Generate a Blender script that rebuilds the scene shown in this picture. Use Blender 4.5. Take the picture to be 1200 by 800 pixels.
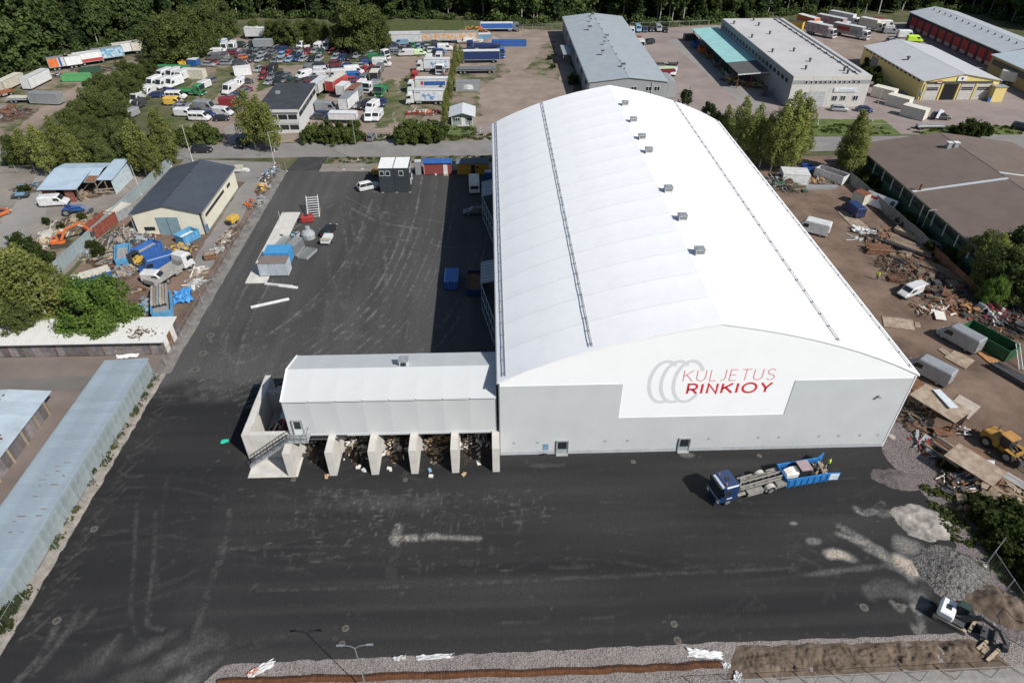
import bpy, math, random
import numpy as np
from mathutils import Vector, Matrix
random.seed(7); RNG = np.random.default_rng(7)
for o in list(bpy.data.objects): bpy.data.objects.remove(o)
scene = bpy.context.scene
COL = scene.collection
R = math.radians

# ---------------------------------------------------------------- camera
CAM = Vector((-0.33, -55.0, 60.0)); YAW, PITCH, FPX = R(1.774), R(37.81), 776.6
FW = Vector((math.sin(YAW)*math.cos(PITCH), math.cos(YAW)*math.cos(PITCH), -math.sin(PITCH)))
RT = Vector((math.cos(YAW), -math.sin(YAW), 0)); UP = RT.cross(FW)
cd = bpy.data.cameras.new('camera'); cam = bpy.data.objects.new('camera', cd); COL.objects.link(cam)
cam.matrix_world = Matrix(((RT.x, UP.x, -FW.x, CAM.x), (RT.y, UP.y, -FW.y, CAM.y), (RT.z, UP.z, -FW.z, CAM.z), (0, 0, 0, 1)))
cd.sensor_width = 36; cd.lens = FPX/1200*36; cd.clip_start = 1; cd.clip_end = 3000
scene.camera = cam
# ---------------------------------------------------------------- sky and sun
SUN = Vector((0.82, -0.72, 1.0)).normalized()
w = bpy.data.worlds.new('World'); scene.world = w; w.use_nodes = True
wn = w.node_tree.nodes; sky = wn.new('ShaderNodeTexSky'); sky.sky_type = 'NISHITA'; sky.sun_disc = False
sky.sun_elevation = math.asin(SUN.z); sky.sun_rotation = math.atan2(SUN.x, SUN.y)
w.node_tree.links.new(sky.outputs[0], wn['Background'].inputs[0]); wn['Background'].inputs[1].default_value = 0.08
sl = bpy.data.lights.new('sun', 'SUN'); sl.energy = 5.0; sl.angle = R(0.55); sl.color = (1.0, 0.955, 0.90)
so = bpy.data.objects.new('sun', sl); COL.objects.link(so); so.rotation_euler = SUN.to_track_quat('Z', 'Y').to_euler(); so.location = (60, -60, 90)
vs = scene.view_settings; vs.view_transform = 'Standard'; vs.look = 'None'; vs.gamma = 1; vs.exposure = 0.15; vs.use_curve_mapping = False
scene.render.resolution_x = 1024; scene.render.resolution_y = 682

# ---------------------------------------------------------------- placing
def G(px, py, z=0.0):
    """ground (or height z) point seen at a pixel of the 1200 x 800 photograph"""
    d = FW*FPX + RT*(px-600) + UP*(400-py); t = (z-CAM.z)/d.z
    p = CAM + d*t; return Vector((p.x, p.y, z))
def PX(p):
    d = Vector(p)-CAM; z = d.dot(FW); return (600+FPX*d.dot(RT)/z, 400-FPX*d.dot(UP)/z)
def zone(x0, y0, s): return lambda x, y: (x0+x/s, y0+y/s)
LV = 0.035   # things stand on the top ground layer

# ---------------------------------------------------------------- materials
MATS = {}
def mat(name, col, rough=0.8, var=0.12, scale=1.5, bump=0.0, metal=0.0, col2=None, thr=None, detail=6, coord='Object', rnd=0.0, spec=0.35, stretch=None, bscale=None):
    if name in MATS: return MATS[name]
    m = bpy.data.materials.new(name); m.use_nodes = True; nt = m.node_tree; N = nt.nodes; L = nt.links
    b = N['Principled BSDF']; b.inputs['Roughness'].default_value = rough; b.inputs['Metallic'].default_value = metal
    b.inputs['Specular IOR Level'].default_value = spec
    tc = N.new('ShaderNodeTexCoord'); src = tc.outputs[coord]
    if coord == 'World':
        pass
    if stretch:
        mp = N.new('ShaderNodeMapping'); mp.inputs['Scale'].default_value = stretch; L.new(src, mp.inputs['Vector']); src = mp.outputs[0]
    nz = N.new('ShaderNodeTexNoise'); nz.inputs['Scale'].default_value = scale; nz.inputs['Detail'].default_value = detail; nz.inputs['Roughness'].default_value = 0.62
    L.new(src, nz.inputs['Vector'])
    rp = N.new('ShaderNodeValToRGB'); L.new(nz.outputs['Fac'], rp.inputs['Fac'])
    c = Vector(col[:3]); lo = c*(1-var); hi = c*(1+var)
    if col2: lo = c; hi = Vector(col2)
    a, bb = thr if thr else (0.32, 0.68)
    e = rp.color_ramp.elements; e[0].position = a; e[1].position = bb
    e[0].color = (*lo, 1); e[1].color = (*[min(v, 1) for v in hi], 1)
    out = rp.outputs['Color']
    if rnd:
        oi = N.new('ShaderNodeObjectInfo'); mr = N.new('ShaderNodeMapRange'); mr.inputs['To Min'].default_value = 1-rnd; mr.inputs['To Max'].default_value = 1+rnd
        L.new(oi.outputs['Random'], mr.inputs['Value'])
        mx = N.new('ShaderNodeVectorMath'); mx.operation = 'SCALE'; L.new(out, mx.inputs[0]); L.new(mr.outputs[0], mx.inputs['Scale']); out = mx.outputs[0]
    L.new(out, b.inputs['Base Color'])
    if bump:
        n2 = N.new('ShaderNodeTexNoise'); n2.inputs['Scale'].default_value = bscale or scale*6; n2.inputs['Detail'].default_value = 4; L.new(src, n2.inputs['Vector'])
        bp = N.new('ShaderNodeBump'); bp.inputs['Strength'].default_value = bump; bp.inputs['Distance'].default_value = 0.05
        L.new(n2.outputs['Fac'], bp.inputs['Height']); L.new(bp.outputs[0], b.inputs['Normal'])
    MATS[name] = m; return m
PAINTS = {'white': (.55, .56, .56), 'cream': (.52, .49, .41), 'silver': (.30, .315, .33), 'grey': (.16, .17, .18), 'black': (.018, .019, .022), 'dark grey': (.05, .053, .058),
          'red': (.33, .04, .035), 'dark red': (.16, .022, .028), 'blue': (.03, .10, .31), 'dark blue': (.02, .04, .12), 'light blue': (.17, .30, .42), 'green': (.04, .19, .075),
          'pale green': (.42, .55, .33), 'yellow': (.52, .34, .06), 'orange': (.48, .13, .04), 'brown': (.16, .10, .06), 'rust': (.22, .085, .04), 'dark green': (.03, .07, .045), 'lime': (.5, .75, .05)}
def paint(c):
    metal = c in ('silver', 'grey')
    return mat('paint_'+c.replace(' ', '_'), PAINTS[c], rough=0.42, var=0.16, scale=1.2, spec=0.5, rnd=0.14, metal=0.25 if metal else 0.0)
GLASS = mat('dark_glass', (.02, .024, .028), rough=0.22, var=0.2, spec=0.5)
TYRE = mat('tyre_rubber', (.02, .02, .021), rough=0.9)
RIM = mat('wheel_rim', (.30, .31, .32), rough=0.45, metal=0.5)
BLACKP = mat('black_plastic', (.025, .026, .028), rough=0.7)
STEEL = mat('galvanised_steel', (.36, .38, .39), rough=0.5, metal=0.4, var=0.15, scale=3)
DSTEEL = mat('dark_steel', (.07, .072, .075), rough=0.6, metal=0.2, var=0.25, scale=3)
RUST = mat('rusty_steel', (.085, .042, .026), rough=0.92, col2=(.20, .105, .062), scale=2.2, bump=0.3, rnd=0.25)
RUSTL = mat('weathered_plate', (.22, .165, .115), rough=0.9, col2=(.35, .285, .22), scale=0.9, thr=(.38, .62), rnd=0.12)
CONC = mat('pale_concrete', (.50, .485, .45), rough=0.9, var=0.14, scale=0.7, bump=0.15)
CONCG = mat('grey_concrete', (.33, .325, .31), rough=0.9, var=0.18, scale=0.6, bump=0.15)
WOOD = mat('weathered_wood', (.20, .155, .11), rough=0.9, var=0.3, scale=2.5, rnd=0.25)
WOODL = mat('pale_timber', (.34, .275, .19), rough=0.85, var=0.2, scale=2.0, rnd=0.2)
HEADL = mat('headlamp_glass', (.65, .67, .68), rough=0.15, spec=0.7)
TAILL = mat('tail_lamp_red', (.35, .02, .02), rough=0.3)
WHITE = paint('white')

# ---------------------------------------------------------------- mesh builder
class MB:
    def __init__(s): s.v = []; s.f = []
    def add(s, vs, fs):
        n = len(s.v); s.v += [tuple(p) for p in vs]; s.f += [tuple(i+n for i in q) for q in fs]; return s
    def box(s, cx, cy, cz, sx, sy, sz, M=None):
        """centred box"""
        p = [Vector((cx+dx*sx/2, cy+dy*sy/2, cz+dz*sz/2)) for dz in (-1, 1) for dy in (-1, 1) for dx in (-1, 1)]
        if M is not None: p = [M @ q for q in p]
        return s.add(p, [(0, 2, 3, 1), (4, 5, 7, 6), (0, 1, 5, 4), (2, 6, 7, 3), (0, 4, 6, 2), (1, 3, 7, 5)])
    def bx(s, x0, x1, y0, y1, z0, z1): return s.box((x0+x1)/2, (y0+y1)/2, (z0+z1)/2, abs(x1-x0), abs(y1-y0), abs(z1-z0))
    def cyl(s, p0, p1, r0, r1=None, n=8, cap=True):
        p0, p1 = Vector(p0), Vector(p1); r1 = r0 if r1 is None else r1
        d = (p1-p0).normalized(); a = d.orthogonal().normalized(); b = d.cross(a)
        vs = []
        for P, r in ((p0, r0), (p1, r1)):
            for k in range(n):
                t = 2*math.pi*k/n; vs.append(P+a*math.cos(t)*r+b*math.sin(t)*r)
        fs = [(k, (k+1) % n, n+(k+1) % n, n+k) for k in range(n)]
        if cap: fs += [tuple(range(n-1, -1, -1)), tuple(range(n, 2*n))]
        return s.add(vs, fs)
    def tube(s, pts, r, n=6):
        for a, b in zip(pts, pts[1:]): s.cyl(a, b, r, r, n)
        return s
    def beam(s, p0, p1, w, h):
        p0, p1 = Vector(p0), Vector(p1); d = (p1-p0); L = d.length; d.normalize()
        up = Vector((0, 0, 1)) if abs(d.z) < 0.95 else Vector((1, 0, 0))
        sd = d.cross(up).normalized(); up = sd.cross(d)
        M = Matrix(((d.x, sd.x, up.x, 0), (d.y, sd.y, up.y, 0), (d.z, sd.z, up.z, 0), (0, 0, 0, 1))); M.translation = (p0+p1)/2
        return s.box(0, 0, 0, L, w, h, M)
    def prism(s, poly, axis, a, b):
        """2D polygon extruded along axis from a to b. axis 'x': poly=(y,z); 'y': (x,z); 'z': (x,y)"""
        n = len(poly)
        def P(q, t): return {'x': (t, q[0], q[1]), 'y': (q[0], t, q[1]), 'z': (q[0], q[1], t)}[axis]
        vs = [P(q, a) for q in poly]+[P(q, b) for q in poly]
        fs = [tuple(range(n)), tuple(range(2*n-1, n-1, -1))]+[(k, n+k, n+(k+1) % n, (k+1) % n) for k in range(n)]
        return s.add(vs, fs)
    def loft(s, secs):
        n = len(secs[0]); vs = [p for q in secs for p in q]; fs = []
        for i in range(len(secs)-1):
            for k in range(n): fs.append((i*n+k, i*n+(k+1) % n, (i+1)*n+(k+1) % n, (i+1)*n+k))
        fs += [tuple(range(n-1, -1, -1)), tuple((len(secs)-1)*n+k for k in range(n))]
        return s.add(vs, fs)
    def mesh(s, name, m=None, smooth=False):
        me = bpy.data.meshes.new(name); me.from_pydata(s.v, [], s.f)
        if m: me.materials.append(m)
        import bmesh
        if len(s.f) < 20000:
            bm = bmesh.new(); bm.from_mesh(me); bmesh.ops.recalc_face_normals(bm, faces=bm.faces); bm.to_mesh(me); bm.free()
        if smooth: me.polygons.foreach_set('use_smooth', [True]*len(me.polygons))
        me.update(); return me
    def build(s, name, m, parent=None, loc=(0, 0, 0), rz=0, smooth=False):
        return put(name, s.mesh(name, m, smooth), parent, loc, rz)
def put(name, me, parent=None, loc=(0, 0, 0), rz=0, m=None, scale=None):
    o = bpy.data.objects.new(name, me); COL.objects.link(o); o.location = loc; o.rotation_euler = (0, 0, rz)
    if scale: o.scale = scale
    if parent: o.parent = parent
    if m:
        o.material_slots[0].link = 'OBJECT'; o.material_slots[0].material = m
    return o
ALL = []
def tag(o, label, cat, group=None, auto=True):
    o['label'] = label; o['category'] = cat
    if group: o['group'] = group
    if auto: ALL.append(o)
    return o
def thing(name, label, cat, loc=(0, 0, 0), rz=0, group=None, auto=True):
    o = bpy.data.objects.new(name, None); COL.objects.link(o); o.empty_display_size = 0.2
    o.location = loc; o.rotation_euler = (0, 0, rz); return tag(o, label, cat, group, auto)
def kind(o, k): o['kind'] = k; return o
def copy_tree(o, parent=None):
    c = o.copy(); COL.objects.link(c); c.parent = parent
    for ch in list(o.children): copy_tree(ch, c)
    return c
def box(name, m, parent, x0, x1, y0, y1, z0, z1): return MB().bx(x0, x1, y0, y1, z0, z1).build(name, m, parent)

# ---------------------------------------------------------------- flat sheets with uneven edges
def sheet(name, pts, z, m, jit=0.0, step=1.5, parent=None, seed=0):
    rr = random.Random(seed+len(pts)); pts = [Vector((p[0], p[1], 0)) for p in pts]; out = []
    for a, b in zip(pts, pts[1:]+pts[:1]):
        n = max(1, int((b-a).length/step)) if jit else 1
        d = (b-a); nn = Vector((-d.y, d.x, 0)).normalized() if d.length else Vector()
        for k in range(n):
            p = a+d*k/n
            if jit: p = p+nn*rr.uniform(-jit, jit)
            out.append((p.x, p.y, z))
    me = bpy.data.meshes.new(name)
    from mathutils.geometry import tessellate_polygon
    tri = tessellate_polygon([[Vector(p) for p in out]])
    fs = []
    for t in tri:
        a, b, c = [Vector(out[i]) for i in t]
        fs.append(t if (b-a).cross(c-a).z > 0 else (t[0], t[2], t[1]))
    me.from_pydata(out, [], fs); me.materials.append(m); me.update()
    return put(name, me, parent)
def gp(*pts): return [G(*p) for p in pts]
def rect(x0, x1, y0, y1): return [(x0, y0), (x1, y0), (x1, y1), (x0, y1)]
# ================================================================ GROUND
M_TERR = mat('rough_grass_ground', (.045, .062, .02), rough=1, col2=(.15, .125, .075), scale=0.11, thr=(.42, .72), detail=9, bump=0.6, bscale=2)
M_GRASS = mat('verge_grass', (.034, .056, .014), rough=1, col2=(.085, .095, .032), scale=0.6, thr=(.3, .7), detail=9, bump=0.8, bscale=5)
M_DIRT = mat('yard_gravel', (.175, .137, .113), rough=1, col2=(.285, .23, .19), scale=0.16, thr=(.3, .7), detail=10, bump=0.5, bscale=4)
M_DIRTG = mat('weedy_gravel', (.060, .072, .024), rough=1, col2=(.20, .16, .125), scale=0.2, thr=(.40, .56), detail=10, bump=0.5, bscale=4)
M_BDIRT = mat('brown_yard_dirt', (.062, .041, .029), rough=1, col2=(.195, .137, .103), scale=0.16, thr=(.26, .66), detail=12, bump=0.6, bscale=3)
M_GREYD = mat('grey_packed_dirt', (.15, .135, .12), rough=1, col2=(.26, .235, .205), scale=0.14, thr=(.3, .7), detail=10, bump=0.4, bscale=4)
M_ROAD = mat('old_road_asphalt', (.165, .158, .152), rough=0.95, col2=(.225, .215, .205), scale=0.25, thr=(.3, .7), detail=10)
M_APRON = mat('reddish_old_asphalt', (.19, .155, .143), rough=0.95, col2=(.275, .23, .213), scale=0.1, thr=(.3, .7), detail=11)
M_APRON2 = mat('grey_old_asphalt', (.20, .19, .18), rough=0.95, col2=(.27, .255, .24), scale=0.12, thr=(.3, .7), detail=10)
def gravel_mat(name, c1, c2, vscale, bump=1.0):
    m = bpy.data.materials.new(name); m.use_nodes = True; N = m.node_tree.nodes; L = m.node_tree.links; b = N['Principled BSDF']
    b.inputs['Roughness'].default_value = 1; b.inputs['Specular IOR Level'].default_value = 0.2
    tc = N.new('ShaderNodeTexCoord'); v = N.new('ShaderNodeTexVoronoi'); v.inputs['Scale'].default_value = vscale; L.new(tc.outputs['Object'], v.inputs['Vector'])
    n = N.new('ShaderNodeTexNoise'); n.inputs['Scale'].default_value = 0.5; n.inputs['Detail'].default_value = 8; L.new(tc.outputs['Object'], n.inputs['Vector'])
    sp = N.new('ShaderNodeSeparateColor'); L.new(v.outputs['Color'], sp.inputs[0])
    ad = N.new('ShaderNodeMath'); ad.operation = 'MULTIPLY_ADD'; ad.inputs[1].default_value = 0.6; L.new(sp.outputs[0], ad.inputs[0])
    m2 = N.new('ShaderNodeMath'); m2.operation = 'MULTIPLY'; m2.inputs[1].default_value = 0.5; L.new(n.outputs['Fac'], m2.inputs[0]); L.new(m2.outputs[0], ad.inputs[2])
    rp = N.new('ShaderNodeValToRGB'); L.new(ad.outputs[0], rp.inputs[0]); rp.color_ramp.elements[0].color = (*c1, 1); rp.color_ramp.elements[1].color = (*c2, 1)
    rp.color_ramp.elements[0].position = .12; rp.color_ramp.elements[1].position = .8
    L.new(rp.outputs[0], b.inputs['Base Color'])
    bp = N.new('ShaderNodeBump'); bp.inputs['Strength'].default_value = bump; bp.inputs['Distance'].default_value = 0.08; L.new(v.outputs['Distance'], bp.inputs['Height']); L.new(bp.outputs[0], b.inputs['Normal'])
    MATS[name] = m; return m
M_GRAV = gravel_mat('crushed_pink_gravel', (.085, .077, .074), (.315, .282, .265), 11.0)
M_GRAVD = gravel_mat('grey_crushed_stone', (.022, .022, .022), (.20, .192, .182), 7.5)
M_SAND = mat('pale_sand', (.33, .30, .26), rough=1, col2=(.46, .43, .385), scale=0.8, thr=(.3, .7), detail=10, bump=0.4)
M_SOIL = mat('brown_soil', (.055, .040, .028), rough=1, col2=(.175, .132, .098), scale=0.8, thr=(.3, .7), detail=10, bump=0.8, bscale=4)

kind(sheet('ground', rect(-700, 700, -250, 800), -0.03, M_TERR), 'structure')
S = lambda n, pts, z, m, j=0.0, st=1.5, sd=0: kind(sheet(n, pts, z, m, j, st, seed=sd), 'structure')
# road and verges
S('road', rect(-400, 400, 92.6, 101.6), 0.012, M_ROAD, 0.12, 3)
S('grass_verge', rect(-45, 0.5, 101.9, 106.5), 0.008, M_DIRTG, 0.5, 1.2)
S('grass_verge', [(-38, 88.4), (1, 88.2), (1, 92.4), (-38, 92.3)], 0.006, M_DIRTG, 0.4, 1.2, 2)
M_LAWN = mat('lawn', (.055, .085, .018), rough=1, col2=(.115, .145, .042), scale=.5, detail=9, bump=.8, bscale=5)
S('grass_verge', [(58, 101.9), (101, 101.9), (101, 113), (58, 116)], 0.010, M_LAWN, 0.4, 1.5, 3)
S('grass_verge', [(104, 101.9), (131, 101.9), (131, 108), (112, 108.5)], 0.010, M_LAWN, 0.5, 1.5, 4)
# scrap car yard
S('scrap_yard_ground', gp((190, 168), (222, 110), (236, 70), (262, 46), (300, 42), (440, 52), (550, 40), (610, 34), (662, 36), (676, 112), (600, 163), (560, 166)), 0.0, M_DIRT, 0.8, 3)
S('grass_patch', gp((296, 72), (300, 60), (345, 52), (440, 55), (452, 70), (405, 74.5), (300, 78)), 0.008, mat('thin_yard_grass', (.050, .070, .020), rough=1, col2=(.16, .14, .085), scale=.3, thr=(.40, .66), detail=10, bump=.6, bscale=5), 0.7, 1.5)
S('grass_patch', gp((352, 94), (378, 90), (394, 98), (380, 112), (372, 128), (366, 112)), 0.009, MATS['thin_yard_grass'], .6, 1.5, 31)
S('grass_patch', gp((250, 62), (275, 60), (292, 72), (262, 74)), 0.009, MATS['thin_yard_grass'], .6, 1.5, 32)
S('grass_patch', gp((228, 98), (248, 86), (258, 92), (243, 108), (236, 118)), 0.0095, MATS['thin_yard_grass'], .6, 1.5, 33)
S('grass_patch', gp((440, 100), (462, 92), (470, 118), (455, 150), (438, 150), (446, 122)), 0.0085, MATS['thin_yard_grass'], .9, 1.2, 34)
S('grass_patch', gp((305, 82), (330, 80), (337, 90), (328, 99), (300, 108)), 0.008, M_GRASS, 0.5, 1.5)
S('grass_patch', gp((398, 88), (448, 82), (452, 108), (440, 132), (420, 128), (400, 118)), 0.008, M_DIRTG, 0.7, 1.5, 5)
S('grass_patch', gp((508, 92), (530, 82), (590, 74), (598, 86), (574, 95), (560, 108), (566, 135), (528, 142), (500, 130), (486, 150), (470, 145), (495, 110)), 0.008, M_DIRTG, 0.8, 1.5, 6)
S('grass_patch', gp((525, 160), (527, 146), (556, 148), (562, 160)), 0.009, M_LAWN, 0.3, 1.5, 7)
S('grass_patch', gp((638, 50), (650, 48), (656, 95), (612, 84), (625, 70)), 0.008, M_DIRTG, 0.8, 1.5, 8)
S('grass_patch', gp((230, 62), (250, 52), (262, 70), (240, 110), (222, 112)), 0.008, M_DIRTG, 0.7, 1.5, 9)
S('grass_patch', gp((255, 80), (285, 76), (292, 84), (270, 100), (250, 118), (240, 130), (232, 128), (246, 100)), 0.0088, MATS['thin_yard_grass'], .9, 1.2, 41)
S('grass_patch', gp((470, 92), (486, 84), (492, 100), (482, 130), (470, 148), (462, 140)), 0.0092, MATS['thin_yard_grass'], .9, 1.2, 42)
S('grass_patch', gp((204, 120), (222, 100), (232, 110), (228, 140), (215, 158), (200, 160)), 0.0094, MATS['thin_yard_grass'], .9, 1.2, 43)
S('meadow', gp((446, 40), (452, 26), (560, 24), (560, 36), (500, 42)), 0.004, M_GRASS, 0.8, 2)
S('driveway', gp((272, 172), (262, 150), (285, 140), (318, 150), (300, 172)), 0.009, M_APRON2, 0.3, 1.5)
S('driveway', gp((428, 169), (434, 158), (468, 158), (478, 169)), 0.018, M_APRON2, 0.2, 1.5)
S('driveway', gp((556, 170), (560, 146), (600, 140), (605, 170)), 0.011, M_APRON, 0.2, 1.5)
# far left clearing
S('clearing', gp((-60, 190), (-40, 110), (10, 92), (60, 82), (150, 66), (190, 70), (150, 95), (80, 120), (40, 160)), 0.0, M_DIRTG, 1.2, 3, 4)
S('clearing_track', gp((20, 150), (60, 115), (110, 92), (136, 80), (136, 92), (100, 108), (60, 135)), 0.005, M_DIRT, 0.6, 2)
# left yards
S('dirt_yard', gp((-120, 330), (-60, 196), (60, 194), (160, 197), (200, 200), (160, 242), (78, 318), (60, 345)), 0.0, M_GREYD, 0.4, 2)
S('lane', gp((-40, 330), (0, 262), (45, 205), (75, 225), (40, 262), (0, 320)), 0.005, M_APRON2, 0.6, 2)
S('grass_patch', gp((30, 285), (62, 262), (95, 250), (118, 255), (95, 285), (60, 300), (42, 300)), 0.006, M_DIRTG, 0.8, 1.2, 11)
S('storage_yard', [(-72.3, 27), (-47.6, 27), (-47.6, 88.5), (-72, 90)], 0.0, M_BDIRT, 0.2, 3)
S('driveway', [(-53, 44), (-49.3, 44), (-49.1, 90), (-71, 92.5), (-70, 84), (-53.4, 79.5)], 0.006, M_ROAD, 0.25, 2, 3)
S('garage_court', [(-75, -40), (-47.4, -40), (-47.4, 20.8), (-75, 20.8)], 0.0, mat('brown_court_asphalt', (.135, .108, .096), rough=.95, col2=(.20, .165, .148), scale=.14, thr=(.3, .7), detail=11), 0.1, 3)
S('garage_court_strip', [(-72, 16.4), (-53.4, 16.0), (-53.4, 12.8), (-72, 13.4)], 0.006, mat('grey_court_asphalt', (.14, .13, .12), rough=.95, var=.15, scale=.2, detail=10), 0.25, 2)
# right hand yards
S('factory_yard', gp((730, 37), (815, 30), (1060, 26), (1230, 60), (1260, 166), (930, 152), (780, 130), (770, 100)), 0.0, M_APRON, 0.3, 4)
S('asphalt_lane', gp((781, 47), (795, 46), (905, 126), (880, 131)), 0.007, M_APRON2, 0.1, 3)
S('truck_yard', gp((958, 40), (1010, 34), (1060, 48), (1015, 66), (1010, 92), (985, 75)), 0.007, M_DIRT, 0.6, 2)
S('scrap_metal_yard', [(44.5, -24), (120, -24), (120, 38), (80, 40), (79, 90), (46, 90)], 0.002, M_BDIRT, 0.3, 3)
S('grass_patch', gp((1130, 600), (1160, 590), (1215, 600), (1240, 730), (1180, 690), (1150, 640)), 0.05, M_GRASS, 0.5, 1.2, 12)

# ---- the asphalt lot: a fine grid whose 'dust' attribute carries the dirt, tracks and repair patches
RES = 0.2
gx = np.arange(-46.6, 49.6+1e-6, RES); gy = np.arange(-42, 86.2+1e-6, RES)
GX, GY = np.meshgrid(gx, gy)
dust = np.zeros_like(GX); dark = np.zeros_like(GX)
def smooth(e0, e1, v): t = np.clip((v-e0)/(e1-e0), 0, 1); return t*t*(3-2*t)
def lowf(seed, sx, sy):
    r = np.random.default_rng(seed); nx, ny = int(len(gx)*RES/sx)+3, int(len(gy)*RES/sy)+3
    a = r.random((ny, nx)); u = (GX-gx[0])/sx; v = (GY-gy[0])/sy; i = u.astype(int); j = v.astype(int); fu = u-i; fv = v-j
    fu = fu*fu*(3-2*fu); fv = fv*fv*(3-2*fv)
    return (a[j, i]*(1-fu)+a[j, i+1]*fu)*(1-fv)+(a[j+1, i]*(1-fu)+a[j+1, i+1]*fu)*fv
def stroke(pts, wid, amt, arr=None, soft=0.6, raw=False):
    arr = dust if arr is None else arr
    P = [G(*p) for p in pts]
    # smooth the polyline
    if len(P) > 2:
        q = []
        for i in range(len(P)-1):
            p0 = P[max(i-1, 0)]; p1 = P[i]; p2 = P[i+1]; p3 = P[min(i+2, len(P)-1)]
            for k in range(6):
                t = k/6; q.append(0.5*((2*p1)+(p2-p0)*t+(2*p0-5*p1+4*p2-p3)*t*t+(3*p1-p0-3*p2+p3)*t**3))
        P = q+[P[-1]]
    m = wid*1.6+0.6
    x0 = min(p.x for p in P)-m; x1 = max(p.x for p in P)+m; y0 = min(p.y for p in P)-m; y1 = max(p.y for p in P)+m
    i0, i1 = np.searchsorted(gx, (x0, x1)); j0, j1 = np.searchsorted(gy, (y0, y1))
    X = GX[j0:j1, i0:i1]; Y = GY[j0:j1, i0:i1]
    if X.size == 0: return
    D = np.full(X.shape, 1e9)
    for a, b in zip(P, P[1:]):
        dx, dy = b.x-a.x, b.y-a.y; l2 = dx*dx+dy*dy+1e-9
        t = np.clip(((X-a.x)*dx+(Y-a.y)*dy)/l2, 0, 1); D = np.minimum(D, np.hypot(X-a.x-t*dx, Y-a.y-t*dy))
    amt = amt*(.42 if amt < .35 and not raw else 1); v = amt*(1-smooth(wid/2*(1-soft), wid/2*(1+soft)+0.06, D))
    v = v*SPK[j0:j1, i0:i1]
    arr[j0:j1, i0:i1] = np.maximum(arr[j0:j1, i0:i1], v)
def blob(px, py, rx, ry, ang, amt, soft=0.7, arr=None):
    arr = dust if arr is None else arr
    c = G(px, py); ca, sa = math.cos(R(ang)), math.sin(R(ang))
    u = ((GX-c.x)*ca+(GY-c.y)*sa)/rx; v = (-(GX-c.x)*sa+(GY-c.y)*ca)/ry
    d = np.sqrt(u*u+v*v)+(lowf(int(px*7+py), 1.2, 1.2)-0.5)*0.6
    np.maximum(arr, amt*(1-smooth(1-soft, 1.0, d))*(.35+.65*SPK), out=arr)
rnd = random.Random(3)
SPK = np.clip(.15+.75*np.random.default_rng(11).random(GX.shape)+.8*(lowf(41, .7, .7)-.35)+.7*(lowf(42, 3, 3)-.5), .02, 1.25)
old = smooth(13.0, 15.5, GY+(lowf(1, 5, 3)-0.5)*2)            # older, dustier asphalt of the long yard
dust += 0.085*old*(0.6+.8*lowf(2, 9, 14))
dust += 0.05*lowf(5, 26, 1.2)*lowf(6, 12, 3)*(1-old)            # rolled lanes of the front lot
dust += 0.05*lowf(7, 1.2, 24)*old+0.06*lowf(17, 3, 40)*lowf(18, 6, 6)*old
dust += (0.035*np.clip(lowf(27, 40, .7)-.45, 0, 1)+.03*np.clip(lowf(28, 18, 2.2)-.4, 0, 1))*(1-old)
left = (1-smooth(-33, -31.2, GX-(GY+26)*0.02))*(1-smooth(11, 12, GY))
dust *= (1-0.45*left)
blob(330, 440, 14, 5, 8, .20, .95); blob(400, 395, 12, 9, 20, .15, .95); blob(255, 455, 7, 4, 0, .20, .95); blob(450, 300, 10, 16, 0, .10, .95); blob(300, 225, 9, 5, 0, .10, .95)
blob(330, 590, 10, 3.5, 0, .04, .95); blob(470, 590, 13, 2.6, 0, .10, .95); blob(540, 590, 9, 4, 0, .045, .95)
for k in range(240):                                             # scraped light flecks in the lower middle
    x, y = rnd.uniform(255, 610), rnd.uniform(572, 668); L = rnd.uniform(3, 14)
    if rnd.random() < .6: stroke([(x, y), (x+L, y+rnd.uniform(-1, 1))], .16, rnd.uniform(.03, .16), raw=True)
    else: stroke([(x, y), (x+rnd.uniform(-2, 2), y+L*.8)], .14, rnd.uniform(.03, .14), raw=True)
stroke([(466, 617), (464, 636)], .9, .62); stroke([(461, 631), (512, 629)], .8, .72); stroke([(512, 629), (562, 631)], .55, .42); stroke([(464, 636), (458, 676)], 1.2, .16)
stroke([(292, 691), (420, 689), (560, 683), (700, 676), (850, 669), (935, 665)], .35, .22); stroke([(300, 686), (292, 693)], .5, .3)
stroke([(270, 598), (262, 643), (248, 680), (236, 720), (229, 742)], .7, .3); stroke([(262, 643), (330, 639)], .4, .18)
stroke([(229, 745), (260, 760), (290, 750), (345, 742)], .6, .22)
for x, y, L in ((575, 730, 60), (590, 752, 55), (680, 725, 40), (780, 722, 60), (640, 742, 70), (860, 715, 30), (500, 745, 40), (350, 650, 30), (330, 668, 26)):
    stroke([(x, y), (x+L, y-2)], .3, .16)
for x, y in ((830, 735), (715, 740), (640, 722), (545, 738), (760, 745)): blob(x, y, .5, .8, 0, .06)
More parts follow.
